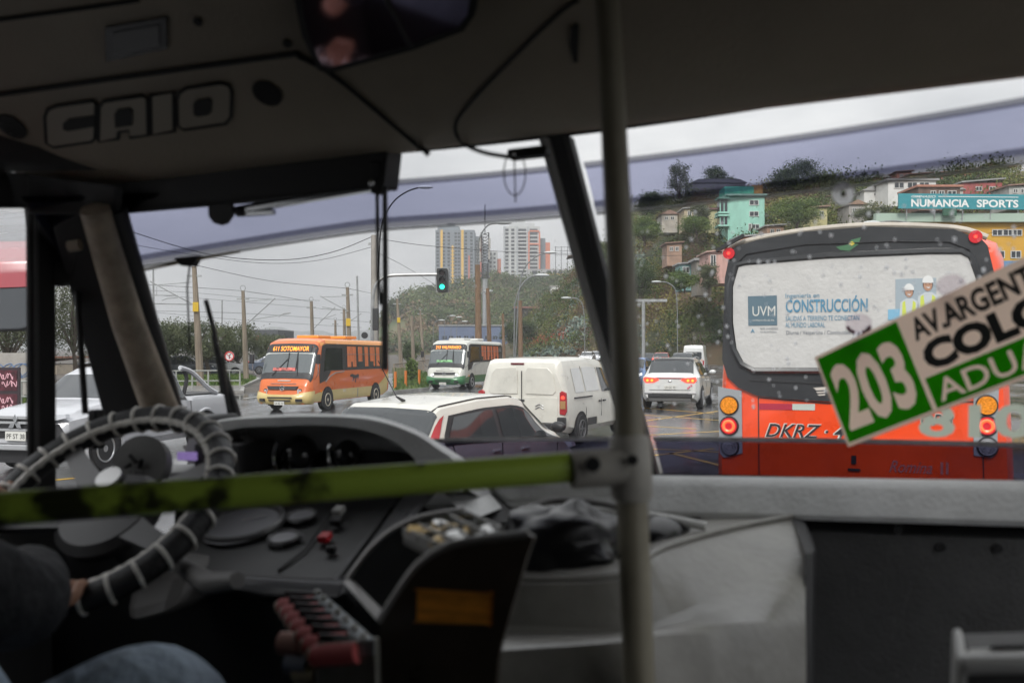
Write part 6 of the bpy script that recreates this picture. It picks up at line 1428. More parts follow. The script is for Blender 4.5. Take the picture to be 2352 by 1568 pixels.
MB().tube([B(866, 428, y=1.64), B(869, 640, y=1.645), B(875, 700, y=1.65)], .0038, 6).build('cord', m_bk, st); MB().tube([B(884, 430, y=1.64), B(885, 640, y=1.645), B(884, 720, y=1.65), B(884, 850, y=1.65)], [.005, .006, .007, .007], 6).build('strap', m_int, st)
wl_ = bthing('wire_loop', 'thin wire loop hanging from the console beside the centre post', 'wire')
c = B(1182, 398, y=1.66); MB().tube([c + Vector((.021 * math.cos(a), 0, .040 * math.sin(a))) for a in np.linspace(0, 6.28, 21)[:-1]], .0012, 5, closed=True).build('loop', m_int, wl_); MB().tube([B(1181, 352, y=1.66), B(1184, 465, y=1.66)], .0014, 5).build('stem', m_int, wl_); MB().ball(B(1180, 355, y=1.655), .005, 6).build('hook', m_chr, wl_)
MB().box(B(1215, 352, y=1.668), (.075, .03, .018)).build('hook_block', m_bk, wl_, bevel=.004)
# ---- wiper and the little rod clipped to the film edge
wp = bthing('windscreen_wiper', 'black wiper standing upright on the left pane', 'wiper')
MB().tube([BW(473, 690, -.03), BW(492, 760, -.03), BW(528, 952, -.035)], .0055, 6).build('blade', m_bk, wp); MB().tube([BW(490, 770, -.05), BW(505, 830, -.06), BW(545, 955, -.05)], [.005, .009, .011], 8).build('arm', m_bk, wp); MB().tube([BW(505, 815, -.045), BW(516, 900, -.045)], .011, 8).build('blade_carrier', M('wiper_green_black', (.02, .026, .016), .6), wp)
rod = bthing('rod_holder', 'thin yellowish rod in a black clip below the film edge at left', 'rod')
MB().tube([BW(318, 622, .02), BW(430, 600, .02), BW(552, 577, .02)], .003, 6).build('rod', M('bamboo', (.34, .28, .17), .6), rod); slab('clip', m_bk, [BW(396, 592, .03), BW(455, 586, .03), BW(440, 612, .03), BW(412, 610, .03)], .02, rod, .003); MB().tube([BW(437, 600, .02), BW(430, 660, .02), BW(436, 800, .02)], .0022, 5).build('cable', m_int, rod)
# ---- dashboard right of the wheel
ds = bthing('dashboard', 'grey dashboard with instrument hood, gauges and long shelf under the windscreen', 'dashboard')
def bar_(name, mat, x0, x1, y0, y1, z0, z1, parent=ds, bevel=.01): return MB().box(((x0 + x1) / 2, (y0 + y1) / 2, (z0 + z1) / 2), (x1 - x0, y1 - y0, z1 - z0)).build(name, mat, parent, smooth=False, bevel=bevel)
MB().loft([[Vector((x, y, z)) for y, z in ((2.08, -.318), (1.945, -.316), (1.942, -.306), (1.972, -.262), (1.985, -.250), (2.005, -.2435), (2.04, -.249), (2.42, -.300), (2.42, -.33))] for x in (-1.0, -.5, 0, .55)], cap=True).build('shelf', m_dash, ds, ang=25)
bar_('shelf_gap', m_bk, -1.0, .55, 2.05, 2.4, -.36, -.32, bevel=0)
low = MB(); low.loft([[Vector((x, y, z)) for y, z in ((2.04, -.335), (1.985, -.345), (1.97, -.40), (1.93, -.70), (1.93, -1.25), (2.04, -1.25))] for x in (-.20, .2, .55)]).build('lower_panel', m_int, ds)
for u, v in ((2063, 1215), (2162, 1255), (2292, 1258)): MB().disc(B(u, v, y=1.975), .008, (0, -1, 0), .006, 12).build('screw_hole', m_bk, ds)
slab('panel_seal', m_bk, [B(1818, 1192, y=1.93), B(1842, 1192, y=1.95), B(1868, 1270, y=1.75), B(1846, 1270, y=1.73)], .05, ds, .004); slab('panel_seal', m_bk, [B(1846, 1268, y=1.73), B(1868, 1268, y=1.75), B(1862, 1620, y=1.55), B(1846, 1620, y=1.53)], .05, ds, .004)
# left shelf piece and mouldings between the hood and the shelf
slab('shelf_end', m_dash, [B(1010, 1128, y=1.85), B(1092, 1130, y=1.9), B(1105, 1190, y=1.8), B(1070, 1195, y=1.75)], .2, ds, .012)
slab('shelf_gap_black', m_bk, [B(1088, 1132, y=1.93), B(1130, 1132, y=1.95), B(1200, 1200, y=1.9), B(1100, 1200, y=1.85)], .06, ds, .004)  # black slab standing in for the dark gap beside the shelf end
slab('shelf_lip', m_dash, [B(1115, 1105, y=1.95), B(1420, 1095, y=1.96), B(1425, 1152, y=1.96), B(1160, 1160, y=1.94)], .06, ds, .014)
# instrument hood
outer = smooth_path([B(u, v, y=1.80) for u, v in ((420, 1055), (440, 995), (500, 968), (620, 958), (740, 956), (850, 963), (945, 993), (1005, 1030), (1045, 1062), (1060, 1130))], 5)
inner = smooth_path([B(u, v, y=1.80) for u, v in ((455, 1070), (470, 1010), (540, 984), (640, 978), (740, 976), (830, 986), (900, 1012), (940, 1042), (958, 1066), (985, 1130))], 5)
n = len(outer); fwd_ = Vector((0, .30, -.10))
hood = MB(); hood.loft([[p + fwd_ for p in outer], [p + Vector((0, .02, .004)) for p in outer], outer, inner, [p + Vector((0, .05, -.004)) for p in inner], [p + fwd_ * .8 for p in inner]], ring_closed=False); hood.build('instrument_hood', m_dash, ds, ang=60)
ctr = B(720, 1120, y=2.02); MB().add([ctr] + [p + fwd_ * .72 for p in inner], [(0, i + 1, i + 2) for i in range(n - 1)]).build('hood_back', M('hood_back_black', (.02, .02, .021), .5, var=.4, scale=30), ds, smooth=False)  # mottled near-black back panel inside the hood
for u, v, r in ((688, 1046, .044), (798, 1044, .032)):
    c = B(u, v, y=1.9); MB().ball(c, r, 10, (1, 1, 1.05)).build('gauge_pod', M('pod_gloss_black', (.015, .015, .016), .12), ds); MB().tube([c + Vector((r * .75 * math.cos(a) - r * .35, -r * .72, r * 1.0 * math.sin(a))) for a in np.linspace(2.2, 4.2, 7)], r * .16, 6).build('pod_highlight', m_chr, ds)  # chrome arc shaped as the bright highlight on the pod's left side
MB().tube([B(560, 1000, y=1.85), B(585, 1020, y=1.83), B(575, 1045, y=1.84), B(600, 1060, y=1.84)], .009, 6).build('hood_lever', m_int, ds)
# fan, radio with violet display, slatted tray behind the wheel
c = B(335, 1070, y=1.72); fan = MB().disc(c, .062, (.25, -1, .35), .03, 28).build('fan_housing', M('dusty_grey', (.16, .16, .155), .6, var=.15, scale=20), ds)
for k in range(5): a = 2 * math.pi * k / 5; MB().tube([c + Vector((.012 * math.cos(a), -.034, .012 * math.sin(a))), c + Vector((.03 * math.cos(a + .7), -.035, .03 * math.sin(a + .7)))], .005, 5).build('fan_slot', m_bk, fan)
bar_('radio', m_bk, -1.47, -1.345, 1.76, 1.9, -.225, -.16, bevel=.006); MB().box(B(430, 1047, y=1.755), (.05, .006, .018)).build('radio_display', M('violet_display', (.20, .14, .34), .3, emit=.5), ds, smooth=False)
bar_('radio_tray', m_lgrey, -1.49, -1.30, 1.68, 1.9, -.238, -.228, bevel=.002)
slab('dash_side', M('grey_dusty_vinyl', (.11, .11, .11), .55, var=.2, scale=12), [B(180, 1100, y=1.78), B(470, 1080, y=1.82), B(500, 1160, y=1.7), B(190, 1200, y=1.62)], .3, ds, .02)
# sloping instrument panel
q = [B(390, 1318, y=1.52), B(770, 1335, y=1.52), B(925, 1128, y=1.86), B(400, 1120, y=1.84)]
slab('instrument_panel', M('panel_black', (.03, .03, .031), .45, var=.2, scale=10), q, .10, ds, .008, push=(0, .75, -.65))
pe1 = (q[1] - q[0]).normalized(); pn = pe1.cross((q[3] - q[0]).normalized()); pn = -pn if pn.y > 0 else pn
def onp(u, v, off=.0):
    k = bray(u, v); s = q[0].dot(pn) / k.dot(pn); return k * s + pn * off
def ringd(c, r, name, rm, fm, h=.012):
    o = MB().tube([c + (pe1 * math.cos(a) + pe1.cross(pn) * math.sin(a)) * r + pn * .006 for a in np.linspace(0, 2 * math.pi, 33)[:-1]], r * .07 + .002, 8, closed=True).build(name, rm, ds); MB().disc(c + pn * .002, r * .96, pn, .004, 32).build('gauge_face', fm, o); return o
gface = M('gauge_lens', (.30, .30, .32), .2); grim = M('gauge_rim', (.10, .10, .102), .3)  # pale lens grey stands in for the sky mirrored in the gauges
ringd(onp(560, 1205), .088, 'gauge', grim, gface); ringd(onp(693, 1187), .030, 'gauge', grim, gface); ringd(onp(652, 1238), .031, 'gauge', grim, gface); ringd(onp(690, 1235), .006, 'knob', grim, m_bk)
c = onp(560, 1205); MB().tube([c + pn * .014, c + pn * .014 + (pe1 * .045 - pe1.cross(pn) * .03)], .002, 4).build('gauge_needle', M('needle_white', (.5, .5, .5), .5), ds)
def sw(u, v, m, w=.022, hh=.03):
    c = onp(u, v, .008); R_ = Matrix((pe1, pn.cross(pe1), pn)).transposed(); MB().box(c, (w, hh, .018), R_).build('rocker_switch', m, ds, bevel=.003)
sw(780, 1178, m_lgrey); sw(776, 1202, m_bk); sw(748, 1240, M('red_switch', (.55, .02, .03), .35)); sw(762, 1268, m_bk, .02, .016)
MB().tube([onp(u, v, .003) for u, v in ((800, 1145), (760, 1180), (700, 1265), (640, 1312))], .003, 5).build('panel_groove', m_bk, ds)
slab('panel_edge_trim', M('satin_grey_trim', (.10, .10, .105), .35), [B(780, 1335, y=1.50), B(835, 1300, y=1.50), B(990, 1130, y=1.84), B(930, 1130, y=1.86)], .05, ds, .01)
slab('panel_lower_lip', M('satin_grey_trim', (.10, .10, .105), .35), [B(390, 1318, y=1.51), B(790, 1338, y=1.51), B(780, 1372, y=1.49), B(600, 1368, y=1.49), B(560, 1345, y=1.5), B(390, 1345, y=1.5)][:4], .05, ds, .006)
slab('knee_panel', m_bk, [B(-400, 1360, y=1.62), B(900, 1345, y=1.62), Vector((-.62, 1.62, -1.25)), Vector((XL, 1.62, -1.25))], .05, ds, 0)
slab('column_shroud', M('column_grey', (.12, .115, .11), .55), [B(270, 1440, y=1.42), B(400, 1405, y=1.44), B(440, 1300, y=1.5), B(300, 1280, y=1.5)], .12, ds, .03)
MB().tube([B(420, 1300, y=1.45), B(480, 1340, y=1.36), B(545, 1332, y=1.32)], [.016, .02, .014], 10).build('indicator_stalk', M('stalk_grey', (.14, .135, .13), .5), ds)

# ---- steering wheel
SWC = Vector((-1.438, 1.459, -.246)); swn = Vector((.0597, -.6367, .7688)).normalized(); s1_ = swn.cross(Vector((0, 1, 0))).normalized(); s2_ = swn.cross(s1_)
sw_ = bthing('steering_wheel', 'large black steering wheel laced with pale bands and a grey hub', 'steering wheel')
def swp(a, r, h=0): return SWC + (s1_ * math.cos(a) + s2_ * math.sin(a)) * r + swn * h
MB().tube([swp(2 * math.pi * k / 72, .235) for k in range(72)], .0245, 12, closed=True).build('rim', M('black_leatherette', (.010, .010, .011), .5, bump=.3, bscale=200), sw_)
lace = M('pale_lacing', (.62, .60, .55), .5, var=.3, scale=60)
for k in range(30):
    a0 = 2 * math.pi * k / 30; pts = []
    for j in range(14):
        b_ = 2 * math.pi * j / 14; a = a0 + .012 * math.sin(b_); rr = .235 + .0252 * math.cos(b_); pts.append(swp(a, rr, .0252 * math.sin(b_)))
    MB().tube(pts, .0042, 6, closed=True).build('lacing_band', lace, sw_)
MB().tube([swp(2 * math.pi * k / 120, .2150 + (.003 if k % 2 else 0), .012) for k in range(120)], .0075, 6, closed=True).build('lacing_seam', lace, sw_)
hubm = M('hub_black', (.03, .03, .031), .45); hg = M('hub_silver_grey', (.16, .16, .16), .35)
MB().loft([[swp(a, r, h) for a in np.linspace(0, 2 * math.pi, 33)[:-1]] for r, h in ((.07, -.07), (.10, -.05), (.105, -.03), (.09, -.015), (.0005, -.008))], cap=True).build('hub_pad', hubm, sw_)
for a0 in (rad(20), rad(160), rad(215), rad(325)):
    e = (s1_ * math.cos(a0) + s2_ * math.sin(a0)); g = swn.cross(e)
    rows = [[SWC + e * r + g * (s * w_) + swn * h2 for s, h2 in ((-1, h), (1, h), (1, h - .012), (-1, h - .012))] for r, w_, h in ((.06, .03, -.02), (.14, .022, -.012), (.225, .018, 0))]
    MB().loft(rows, cap=True).build('spoke', hg if a0 > 3.2 else hubm, sw_)
e = s1_ * math.cos(rad(300)) + s2_ * math.sin(rad(300)); MB().disc(SWC + e * .08 + swn * -.012, .026, swn, .008, 20).build('horn_button', M('horn_silver', (.5, .5, .49), .25, .5), sw_)
MB().tube([SWC - swn * .05, SWC - swn * .5], .035, 12).build('steering_column', m_int, sw_)

# ---- engine cover
ec = bthing('engine_cover', 'big sculpted grey engine cover between driver and passenger sides', 'engine cover')
m_ec = M('scuffed_grey_fibreglass', (.25, .243, .222), .30, var=.32, scale=4.5, bump=.08, bscale=60)
X_ = [-1.02, -.80, -.55, -.40, -.30, -.22]
def lx(px): return smooth_path([B(u, v, y=y) for u, v, y in px], 6)
L = [lx([(1020, 1200, 2.0), (1180, 1190, 2.0), (1420, 1186, 2.0), (1560, 1184, 2.0), (1700, 1183, 2.0), (1818, 1188, 1.98)]),
     lx([(1090, 1345, 1.50), (1175, 1334, 1.46), (1420, 1324, 1.46), (1520, 1262, 1.60), (1690, 1212, 1.80), (1822, 1187, 1.95)]),
     lx([(1090, 1352, 1.485), (1175, 1342, 1.445), (1420, 1332, 1.445), (1520, 1272, 1.585), (1690, 1222, 1.785), (1826, 1194, 1.94)]),
     lx([(1085, 1440, 1.47), (1170, 1435, 1.44), (1420, 1440, 1.44), (1560, 1405, 1.52), (1720, 1330, 1.66), (1848, 1265, 1.78)]),
     lx([(1080, 1470, 1.46), (1170, 1455, 1.43), (1420, 1452, 1.43), (1580, 1425, 1.50), (1740, 1380, 1.60), (1850, 1330, 1.70)]),
     lx([(1060, 1500, 1.30), (1125, 1484, 1.28), (1420, 1462, 1.30), (1530, 1442, 1.35), (1700, 1430, 1.48), (1850, 1420, 1.62)]),
     lx([(1060, 1512, 1.285), (1125, 1496, 1.265), (1420, 1474, 1.285), (1530, 1456, 1.335), (1700, 1450, 1.465), (1851, 1440, 1.61)]),
     lx([(1040, 1620, 1.25), (1125, 1620, 1.235), (1420, 1620, 1.25), (1550, 1620, 1.30), (1700, 1620, 1.41), (1852, 1620, 1.53)])]
L.append([Vector((p.x, p.y - .02, -1.25)) for p in L[-1]])
MB().grid(L).build('cover_shell', m_ec, ec, ang=28)
MB().tube([p + Vector((0, -.003, .003)) for p in L[1][6:]], .005, 6).build('cover_ridge', m_ec, ec)
# ---- black bag and clutter on the engine cover
bag = MB(); ctrb = B(1290, 1258, y=1.62)
rings = []
for i in range(23):
    th_ = math.pi * i / 22; ring = []
    for j in range(40):
        ph_ = 2 * math.pi * j / 40; d = Vector((math.sin(th_) * math.cos(ph_), math.sin(th_) * math.sin(ph_), math.cos(th_)))
        w_ = 1 + .22 * mnoise.noise(d * 2.2 + Vector((3, 1, 7))) + .13 * abs(mnoise.noise(Vector((d.x * 2, d.y * 3, d.z * 9 + d.x * 4)) + Vector((1, 5, 2)))) - .1
        ring.append(ctrb + Vector((d.x * .125 * w_, d.y * .12 * w_, max(-.062, d.z * .082 * w_))))
    rings.append(ring)
bg = bthing('black_bag', 'crumpled black bag lying on the engine cover left of the pole', 'bag')
bag.loft(rings).build('bag_body', M('shiny_black_fabric', (.006, .006, .007), .3, spec=.35), bg, ang=80)
MB().tube(smooth_path([B(1185, 1210, y=1.6), B(1215, 1165, y=1.66), B(1270, 1150, y=1.7), B(1340, 1150, y=1.7), B(1430, 1165, y=1.7)], 5), .006, 8).build('bag_strap', M('strap_grey', (.14, .135, .13), .6), bg)
MB().ball((0, 0, 0), 1, 10).build('bag_end', M('shiny_black_fabric', (.016, .016, .018), .32), bg, mx=Matrix.Translation(B(1510, 1225, y=1.78)) @ Matrix.Diagonal((.06, .09, .035, 1)))
cb = bthing('rolled_paper', 'white rolled paper on the engine cover right of the pole', 'paper')
MB().tube([B(1490, 1182, y=1.78), B(1545, 1193, y=1.78), B(1622, 1208, y=1.78)], [.007, .0085, .008], 8).build('roll', M('paper_white', (.62, .62, .60), .6), cb)
ct = bthing('flat_card', 'small pale card lying at the back of the engine cover', 'card'); MB().box(B(1655, 1186, y=1.96), (.07, .03, .006)).build('card', m_lgrey, ct, smooth=False)

# ---- coin tray with curved side plates
tr = bthing('coin_tray', 'dark coin tray with curved side plates and orange label beside the driver', 'coin tray')
def pl_(px, y, name, mat, th=.008):
    pts = smooth_path([B(u, v, y=y) for u, v in px], 4); k = len(pts); o = Vector((0, th, 0))
    return MB().add(pts + [p + o for p in pts], [tuple(range(k)), tuple(range(k, 2 * k))[::-1]] + [(i, (i + 1) % k, k + (i + 1) % k, k + i) for i in range(k)]).build(name, mat, tr, smooth=False)
acr = M('smoked_brown_plate', (.045, .035, .026), .3, var=.3, scale=9)
rp_ = [(872, 1424), (905, 1372), (955, 1302), (1010, 1262), (1070, 1243), (1214, 1226), (1208, 1285), (1150, 1480), (1105, 1640), (880, 1640), (868, 1560)]
pl_(rp_, 1.10, 'near_plate', acr)
MB().tube(smooth_path([B(u, v, y=1.103) for u, v in ((872, 1424), (905, 1372), (955, 1302), (1010, 1262), (1070, 1243), (1214, 1226))], 5), .0055, 8).build('plate_edge', M('worn_steel_edge', (.30, .29, .28), .4, .5), tr)
pl_([(800, 1330), (850, 1262), (905, 1215), (970, 1188), (1066, 1172), (1060, 1230), (960, 1320), (900, 1400), (820, 1400)], 1.34, 'far_plate', m_bk)
MB().tube(smooth_path([B(u, v, y=1.343) for u, v in ((800, 1330), (850, 1262), (905, 1215), (970, 1188), (1066, 1172))], 5), .0055, 8).build('plate_edge', M('worn_steel_edge', (.30, .29, .28), .4, .5), tr)
tq = [B(925, 1232, y=1.32), B(1065, 1190, y=1.33), B(1150, 1236, y=1.12), B(1000, 1268, y=1.115)]
slab('tray_floor', M('tray_steel', (.20, .195, .18), .4, .4, var=.3, scale=20), tq, .012, tr, .002, push=(0, 0, -1))
for f in (0, .25, .5, .75, 1):
    a, b = tq[0].lerp(tq[1], f), tq[3].lerp(tq[2], f); MB().add([a, b, b + Vector((0, 0, .014)), a + Vector((0, 0, .014)), a + Vector((.004, 0, 0)), b + Vector((.004, 0, 0)), b + Vector((.004, 0, .014)), a + Vector((.004, 0, .014))], [(0, 1, 2, 3), (7, 6, 5, 4), (3, 2, 6, 7), (0, 3, 7, 4), (1, 5, 6, 2)]).build('divider', M('divider_pale', (.36, .355, .34), .45), tr, smooth=False)
for f, m in ((.5, .014), (0, .014), (1, .014)):
    a, b = tq[0].lerp(tq[3], f), tq[1].lerp(tq[2], f); MB().tube([a + Vector((0, 0, .006)), b + Vector((0, 0, .006))], .006, 4).build('divider', M('divider_pale', (.36, .355, .34), .45), tr)
brs = M('brass_coin', (.42, .29, .10), .3, .9); slv = M('silver_coin', (.5, .5, .48), .3, .9)
for k in range(34):
    f, g = random.random(), random.random(); p = tq[0].lerp(tq[1], f).lerp(tq[3].lerp(tq[2], f), g)
    co = MB().disc(p + Vector((0, 0, .003 + random.random() * .008)), random.choice((.011, .0125, .013)), (random.uniform(-.3, .3), random.uniform(-.3, .3), 1), .002, 14); ob = co.build('coin', random.choice((brs, brs, slv)), None); ob.matrix_world = BUS
    tag(ob, 'small coin among the loose change in the coin tray', 'coin', 'loose coins in the tray')
pl_([(958, 1354), (959, 1352), (1119, 1362), (1121, 1363), (1117, 1431), (1116, 1433), (959, 1429), (957, 1427)], 1.0965, 'orange_label', M('orange_label', (.72, .27, .03), .5, var=.5, scale=14, stretch=(1, 1, 5)), .003)
slab('tray_stalk', M('worn_steel_edge', (.30, .29, .28), .4, .5), [B(785, 1335, y=1.3), B(800, 1340, y=1.3), B(895, 1440, y=1.12), B(880, 1445, y=1.12)], .02, tr, .003)
# ---- ticket roll dispenser
tk = bthing('ticket_dispenser', 'metal ticket dispenser with seven red ticket rolls in a row', 'ticket dispenser')
A0, A1 = B(645, 1372, y=1.30), B(748, 1364, y=1.30); F0, F1 = B(722, 1478, y=1.02), B(862, 1466, y=1.02)
for k in range(7):
    f = k / 6.0; a, b = A0.lerp(F0, f), A1.lerp(F1, f); b = a.lerp(b, .72)
    e = (b - a).normalized(); c = (a + b) / 2 + Vector((0, 0, -.018))
    ro = MB().tube([a + Vector((0, 0, -.014)), b + Vector((0, 0, -.014))], .013, 10).build('ticket_roll', M('red_ticket_paper', (.50, .10, .10), .6, var=.15), tk)
    MB().disc(a + Vector((-.001, 0, -.014)) - e * .002, .010, -e, .003, 12).build('roll_core', M('paper_cream', (.42, .38, .30), .6), ro)
    MB().box((a + b) / 2 + Vector((0, .012, -.010)), ((b - a).length, .005, .03)).build('roll_guide', m_bk, tk, smooth=False)
    MB().ball(A1.lerp(F1, f).lerp(A0.lerp(F0, f), .18) + Vector((0, 0, .004)), .0055, 6).build('stud', M('stud_white', (.62, .62, .6), .4), tk)
slab('side_plate', M('galvanised_plate', (.33, .36, .38), .4, .5, var=.15, scale=20), [A1.lerp(A0, .28) + Vector((0, 0, .0)), A1, F1, F1.lerp(F0, .28)], .02, tk, .002, push=(0, 0, -1))
slab('front_plate', M('dull_steel_plate', (.19, .19, .165), .45, .4, var=.35, scale=16), [F0, F1, F1 + Vector((.0, 0, -.30)), F0 + Vector((0, 0, -.30))], .012, tk, .003)
slab('outer_plate', m_bk, [A1 + Vector((0, 0, -.02)), F1 + Vector((0, .01, -.02)), F1 + Vector((0, .01, -.3)), A1 + Vector((0, 0, -.3))], .01, tk, .002, push=(-1, 0, 0))
for k, (u, v, c) in enumerate(((655, 1475, (.40, .2, .16)), (672, 1520, (.25, .28, .36)), (690, 1545, (.44, .38, .26)), (700, 1600, (.32, .08, .07)))):
    ob = MB().tube([B(u - 8, v, y=1.12), B(u + 40, v + 4, y=1.12)], .015, 14).build('spare_roll', M('roll_%d' % k, c, .6), tk)
# ---- green rail, pole and clamp
gr_ = bthing('green_handrail', 'scuffed lime green horizontal handrail across the front of the cab', 'handrail')
m_gr = M('chipped_green_paint', (.16, .26, .018), .35, spec=.5); nt = m_gr.node_tree; b_ = nt.nodes['Principled BSDF']
tc = nt.nodes.new('ShaderNodeTexCoord'); no = nt.nodes.new('ShaderNodeTexNoise'); no.inputs['Scale'].default_value = 16; no.inputs['Detail'].default_value = 7
sx = nt.nodes.new('ShaderNodeSeparateXYZ'); mrn = nt.nodes.new('ShaderNodeMapRange'); mrn.inputs['From Min'].default_value = -1.05; mrn.inputs['From Max'].default_value = -.45; mrn.inputs['To Min'].default_value = .14; mrn.inputs['To Max'].default_value = -.10
ad_ = nt.nodes.new('ShaderNodeMath'); ad_.operation = 'ADD'; cr = nt.nodes.new('ShaderNodeValToRGB'); cr.color_ramp.elements[0].position = .50; cr.color_ramp.elements[0].color = (.38, .53, .07, 1); cr.color_ramp.elements[1].position = .60; cr.color_ramp.elements[1].color = (.03, .035, .012, 1)
nt.links.new(tc.outputs['Object'], no.inputs['Vector']); nt.links.new(tc.outputs['Object'], sx.inputs['Vector']); nt.links.new(sx.outputs['X'], mrn.inputs['Value']); nt.links.new(no.outputs['Fac'], ad_.inputs[0]); nt.links.new(mrn.outputs['Result'], ad_.inputs[1]); nt.links.new(ad_.outputs[0], cr.inputs['Fac']); nt.links.new(cr.outputs['Color'], b_.inputs['Base Color'])
ga, gb = B(-160, 1180, d=1.10), B(1330, 1071, d=1.26); MB().tube([ga, ga.lerp(gb, .5), gb], .0195, 20).build('rail_tube', m_gr, gr_)
po = bthing('grab_pole', 'grey beige grab pole rising beside the driver with a bolted clamp', 'grab pole')
m_po = M('beige_powder_coat', (.30, .275, .205), .42, var=.12, scale=10)
jt = B(1449, 1072, d=1.27)
p_top = B(1392, -60, d=1.33); p_bot = Vector((jt.x + .012, jt.y - .012, -1.25))
MB().tube([p_top, p_top.lerp(jt, .5), jt + Vector((0, 0, .03))], [.0160, .0178, .0195], 20).build('upper_tube', m_po, po); MB().tube([jt + Vector((0, 0, -.02)), p_bot], .0200, 20).build('lower_tube', m_po, po)
cl_ = M('cast_clamp_grey', (.46, .44, .39), .45, var=.15, scale=20)
up_ = (p_top - jt).normalized()
MB().tube([jt - Vector((0, 0, .042)), jt - Vector((0, 0, .036)), jt, jt + up_ * .032, jt + up_ * .040], [.0235, .0265, .027, .0265, .0225], 24).build('clamp_sleeve', cl_, po, ang=50)
e = (ga - gb).normalized(); c0 = jt + Vector((0, -.002, .002)); MB().tube([c0 + e * .010, c0 + e * .028, c0 + e * .074, c0 + e * .079], [.0265, .0245, .0240, .022], 20).build('clamp_socket', cl_, po, ang=50)
for p, r in ((B(1362, 1066, d=1.225), .0095), (B(1453, 1056, d=1.237), .0065)): MB().disc(p, r, -bray(1400, 1060).normalized(), .006, 12).build('clamp_bolt', m_bk, po)
# ---- fare box at the lower right
fb = bthing('fare_box', 'light grey rounded fare box with a dark slot at the lower right', 'fare box')
q0, q1 = B(2215, 1480, y=1.20), B(2500, 1472, y=1.20)
slab('box_top', m_lgrey, [B(2200, 1506, y=1.12), B(2520, 1500, y=1.10), B(2520, 1462, y=1.26), B(2225, 1470, y=1.28)], .02, fb, .008, push=(0, 0, -1)); slab('box_body', m_int, [B(2214, 1522, y=1.135), B(2540, 1516, y=1.12), B(2540, 1800, y=1.12), B(2214, 1800, y=1.135)], .12, fb, .006)
slab('box_edge', m_lgrey, [B(2196, 1508, y=1.13), B(2222, 1508, y=1.125), B(2214, 1800, y=1.125), B(2186, 1800, y=1.13)], .12, fb, .008)
slab('coin_slot', m_bk, [B(2275, 1490, y=1.155), B(2420, 1487, y=1.15), B(2420, 1479, y=1.19), B(2280, 1482, y=1.195)], .003, fb, 0, push=(0, -.1, 1))

# ---- route sign stuck to the windscreen
rs = bthing('route_sign', 'tilted green and cream route sign 203 stuck to the right windscreen pane', 'route sign')
s00, s11 = B(1948, 1026, y=1.965), B(2352, 590, y=1.81)
yy_ = 2.0
for _ in range(60):
    s01 = B(1870, 820, y=yy_); yy_ += .4 * (s01 - s00).dot((s11 - s01)) / max(.05, abs(s11.y - s01.y))
    yy_ = min(2.06, max(1.9, yy_))
ex_ = (s11 - s01).normalized(); ey_ = (s01 - s00); ey_ = (ey_ - ex_ * ey_.dot(ex_)); sh_h = ey_.length; ey_.normalize(); ez_ = ex_.cross(ey_)
def SP(x, y, h=0): return s00 + ex_ * x * sh_h + ey_ * y * sh_h + ez_ * h
def quad(name, mat, x0, x1, y0, y1, h0, th, parent=rs): return MB().add([SP(x, y, h) for h in (h0, h0 + th) for x, y in ((x0, y0), (x1, y0), (x1, y1), (x0, y1))], [(0, 1, 2, 3), (7, 6, 5, 4), (0, 4, 5, 1), (1, 5, 6, 2), (2, 6, 7, 3), (3, 7, 4, 0)]).build(name, mat, parent, smooth=False)
crm_ = M('sign_cream', (.50, .42, .35), .5, var=.12, scale=9); grn = M('sign_green', (.035, .17, .01), .5, var=.18, scale=10); blk_ = M('sign_black', (.015, .018, .016), .5)
trl(crm_, (.72, .60, .52)); trl(grn, (.13, .62, .03), .85); trl(crm_b := M('sign_board_cream', (.56, .47, .40), .5, var=.12, scale=9), (.95, .84, .75), .85)
LS = 2.9
quad('board', crm_b, 0, LS, 0, 1, -.006, .006); 
def stencil(x0, x1, y0, y1, s_, tx_, ty_, h_, w_, bold):
    f = quad('green_field', grn, x0, x1, y0, y1, .0006, .0012)
    c = text(s_, 'cutter', grn, rs, SP(tx_, ty_, .0), ex_, ey_, h_, w_, bold, 0.)
    sm = c.modifiers.new('s', 'SOLIDIFY'); sm.thickness = .012; sm.offset = 0
    bo = f.modifiers.new('b', 'BOOLEAN'); bo.operation = 'DIFFERENCE'; bo.object = c; bo.solver = 'EXACT'; bo.use_self = True
    dg = bpy.context.evaluated_depsgraph_get(); me = bpy.data.meshes.new_from_object(f.evaluated_get(dg)); f.modifiers.clear(); f.data = me; bpy.data.objects.remove(c)
stencil(.035, 1.0, .035, .965, '203', .10, .17, sh_h * .66, sh_h * .83, .035)
stencil(1.05, LS - .03, .035, .34, 'ADUANA', 1.12, .08, sh_h * .215, sh_h * 1.62, .012)
text('AV.ARGENTINA', 'lettering', blk_, rs, SP(1.12, .715, .0006), ex_, ey_, sh_h * .215, sh_h * 1.62, .035, .0006); text('COLON', 'lettering', blk_, rs, SP(1.12, .40, .0006), ex_, ey_, sh_h * .255, sh_h * 1.62, .06, .0006)
suc = MGLASS('suction_cup_clear', (.78, .72, .76))
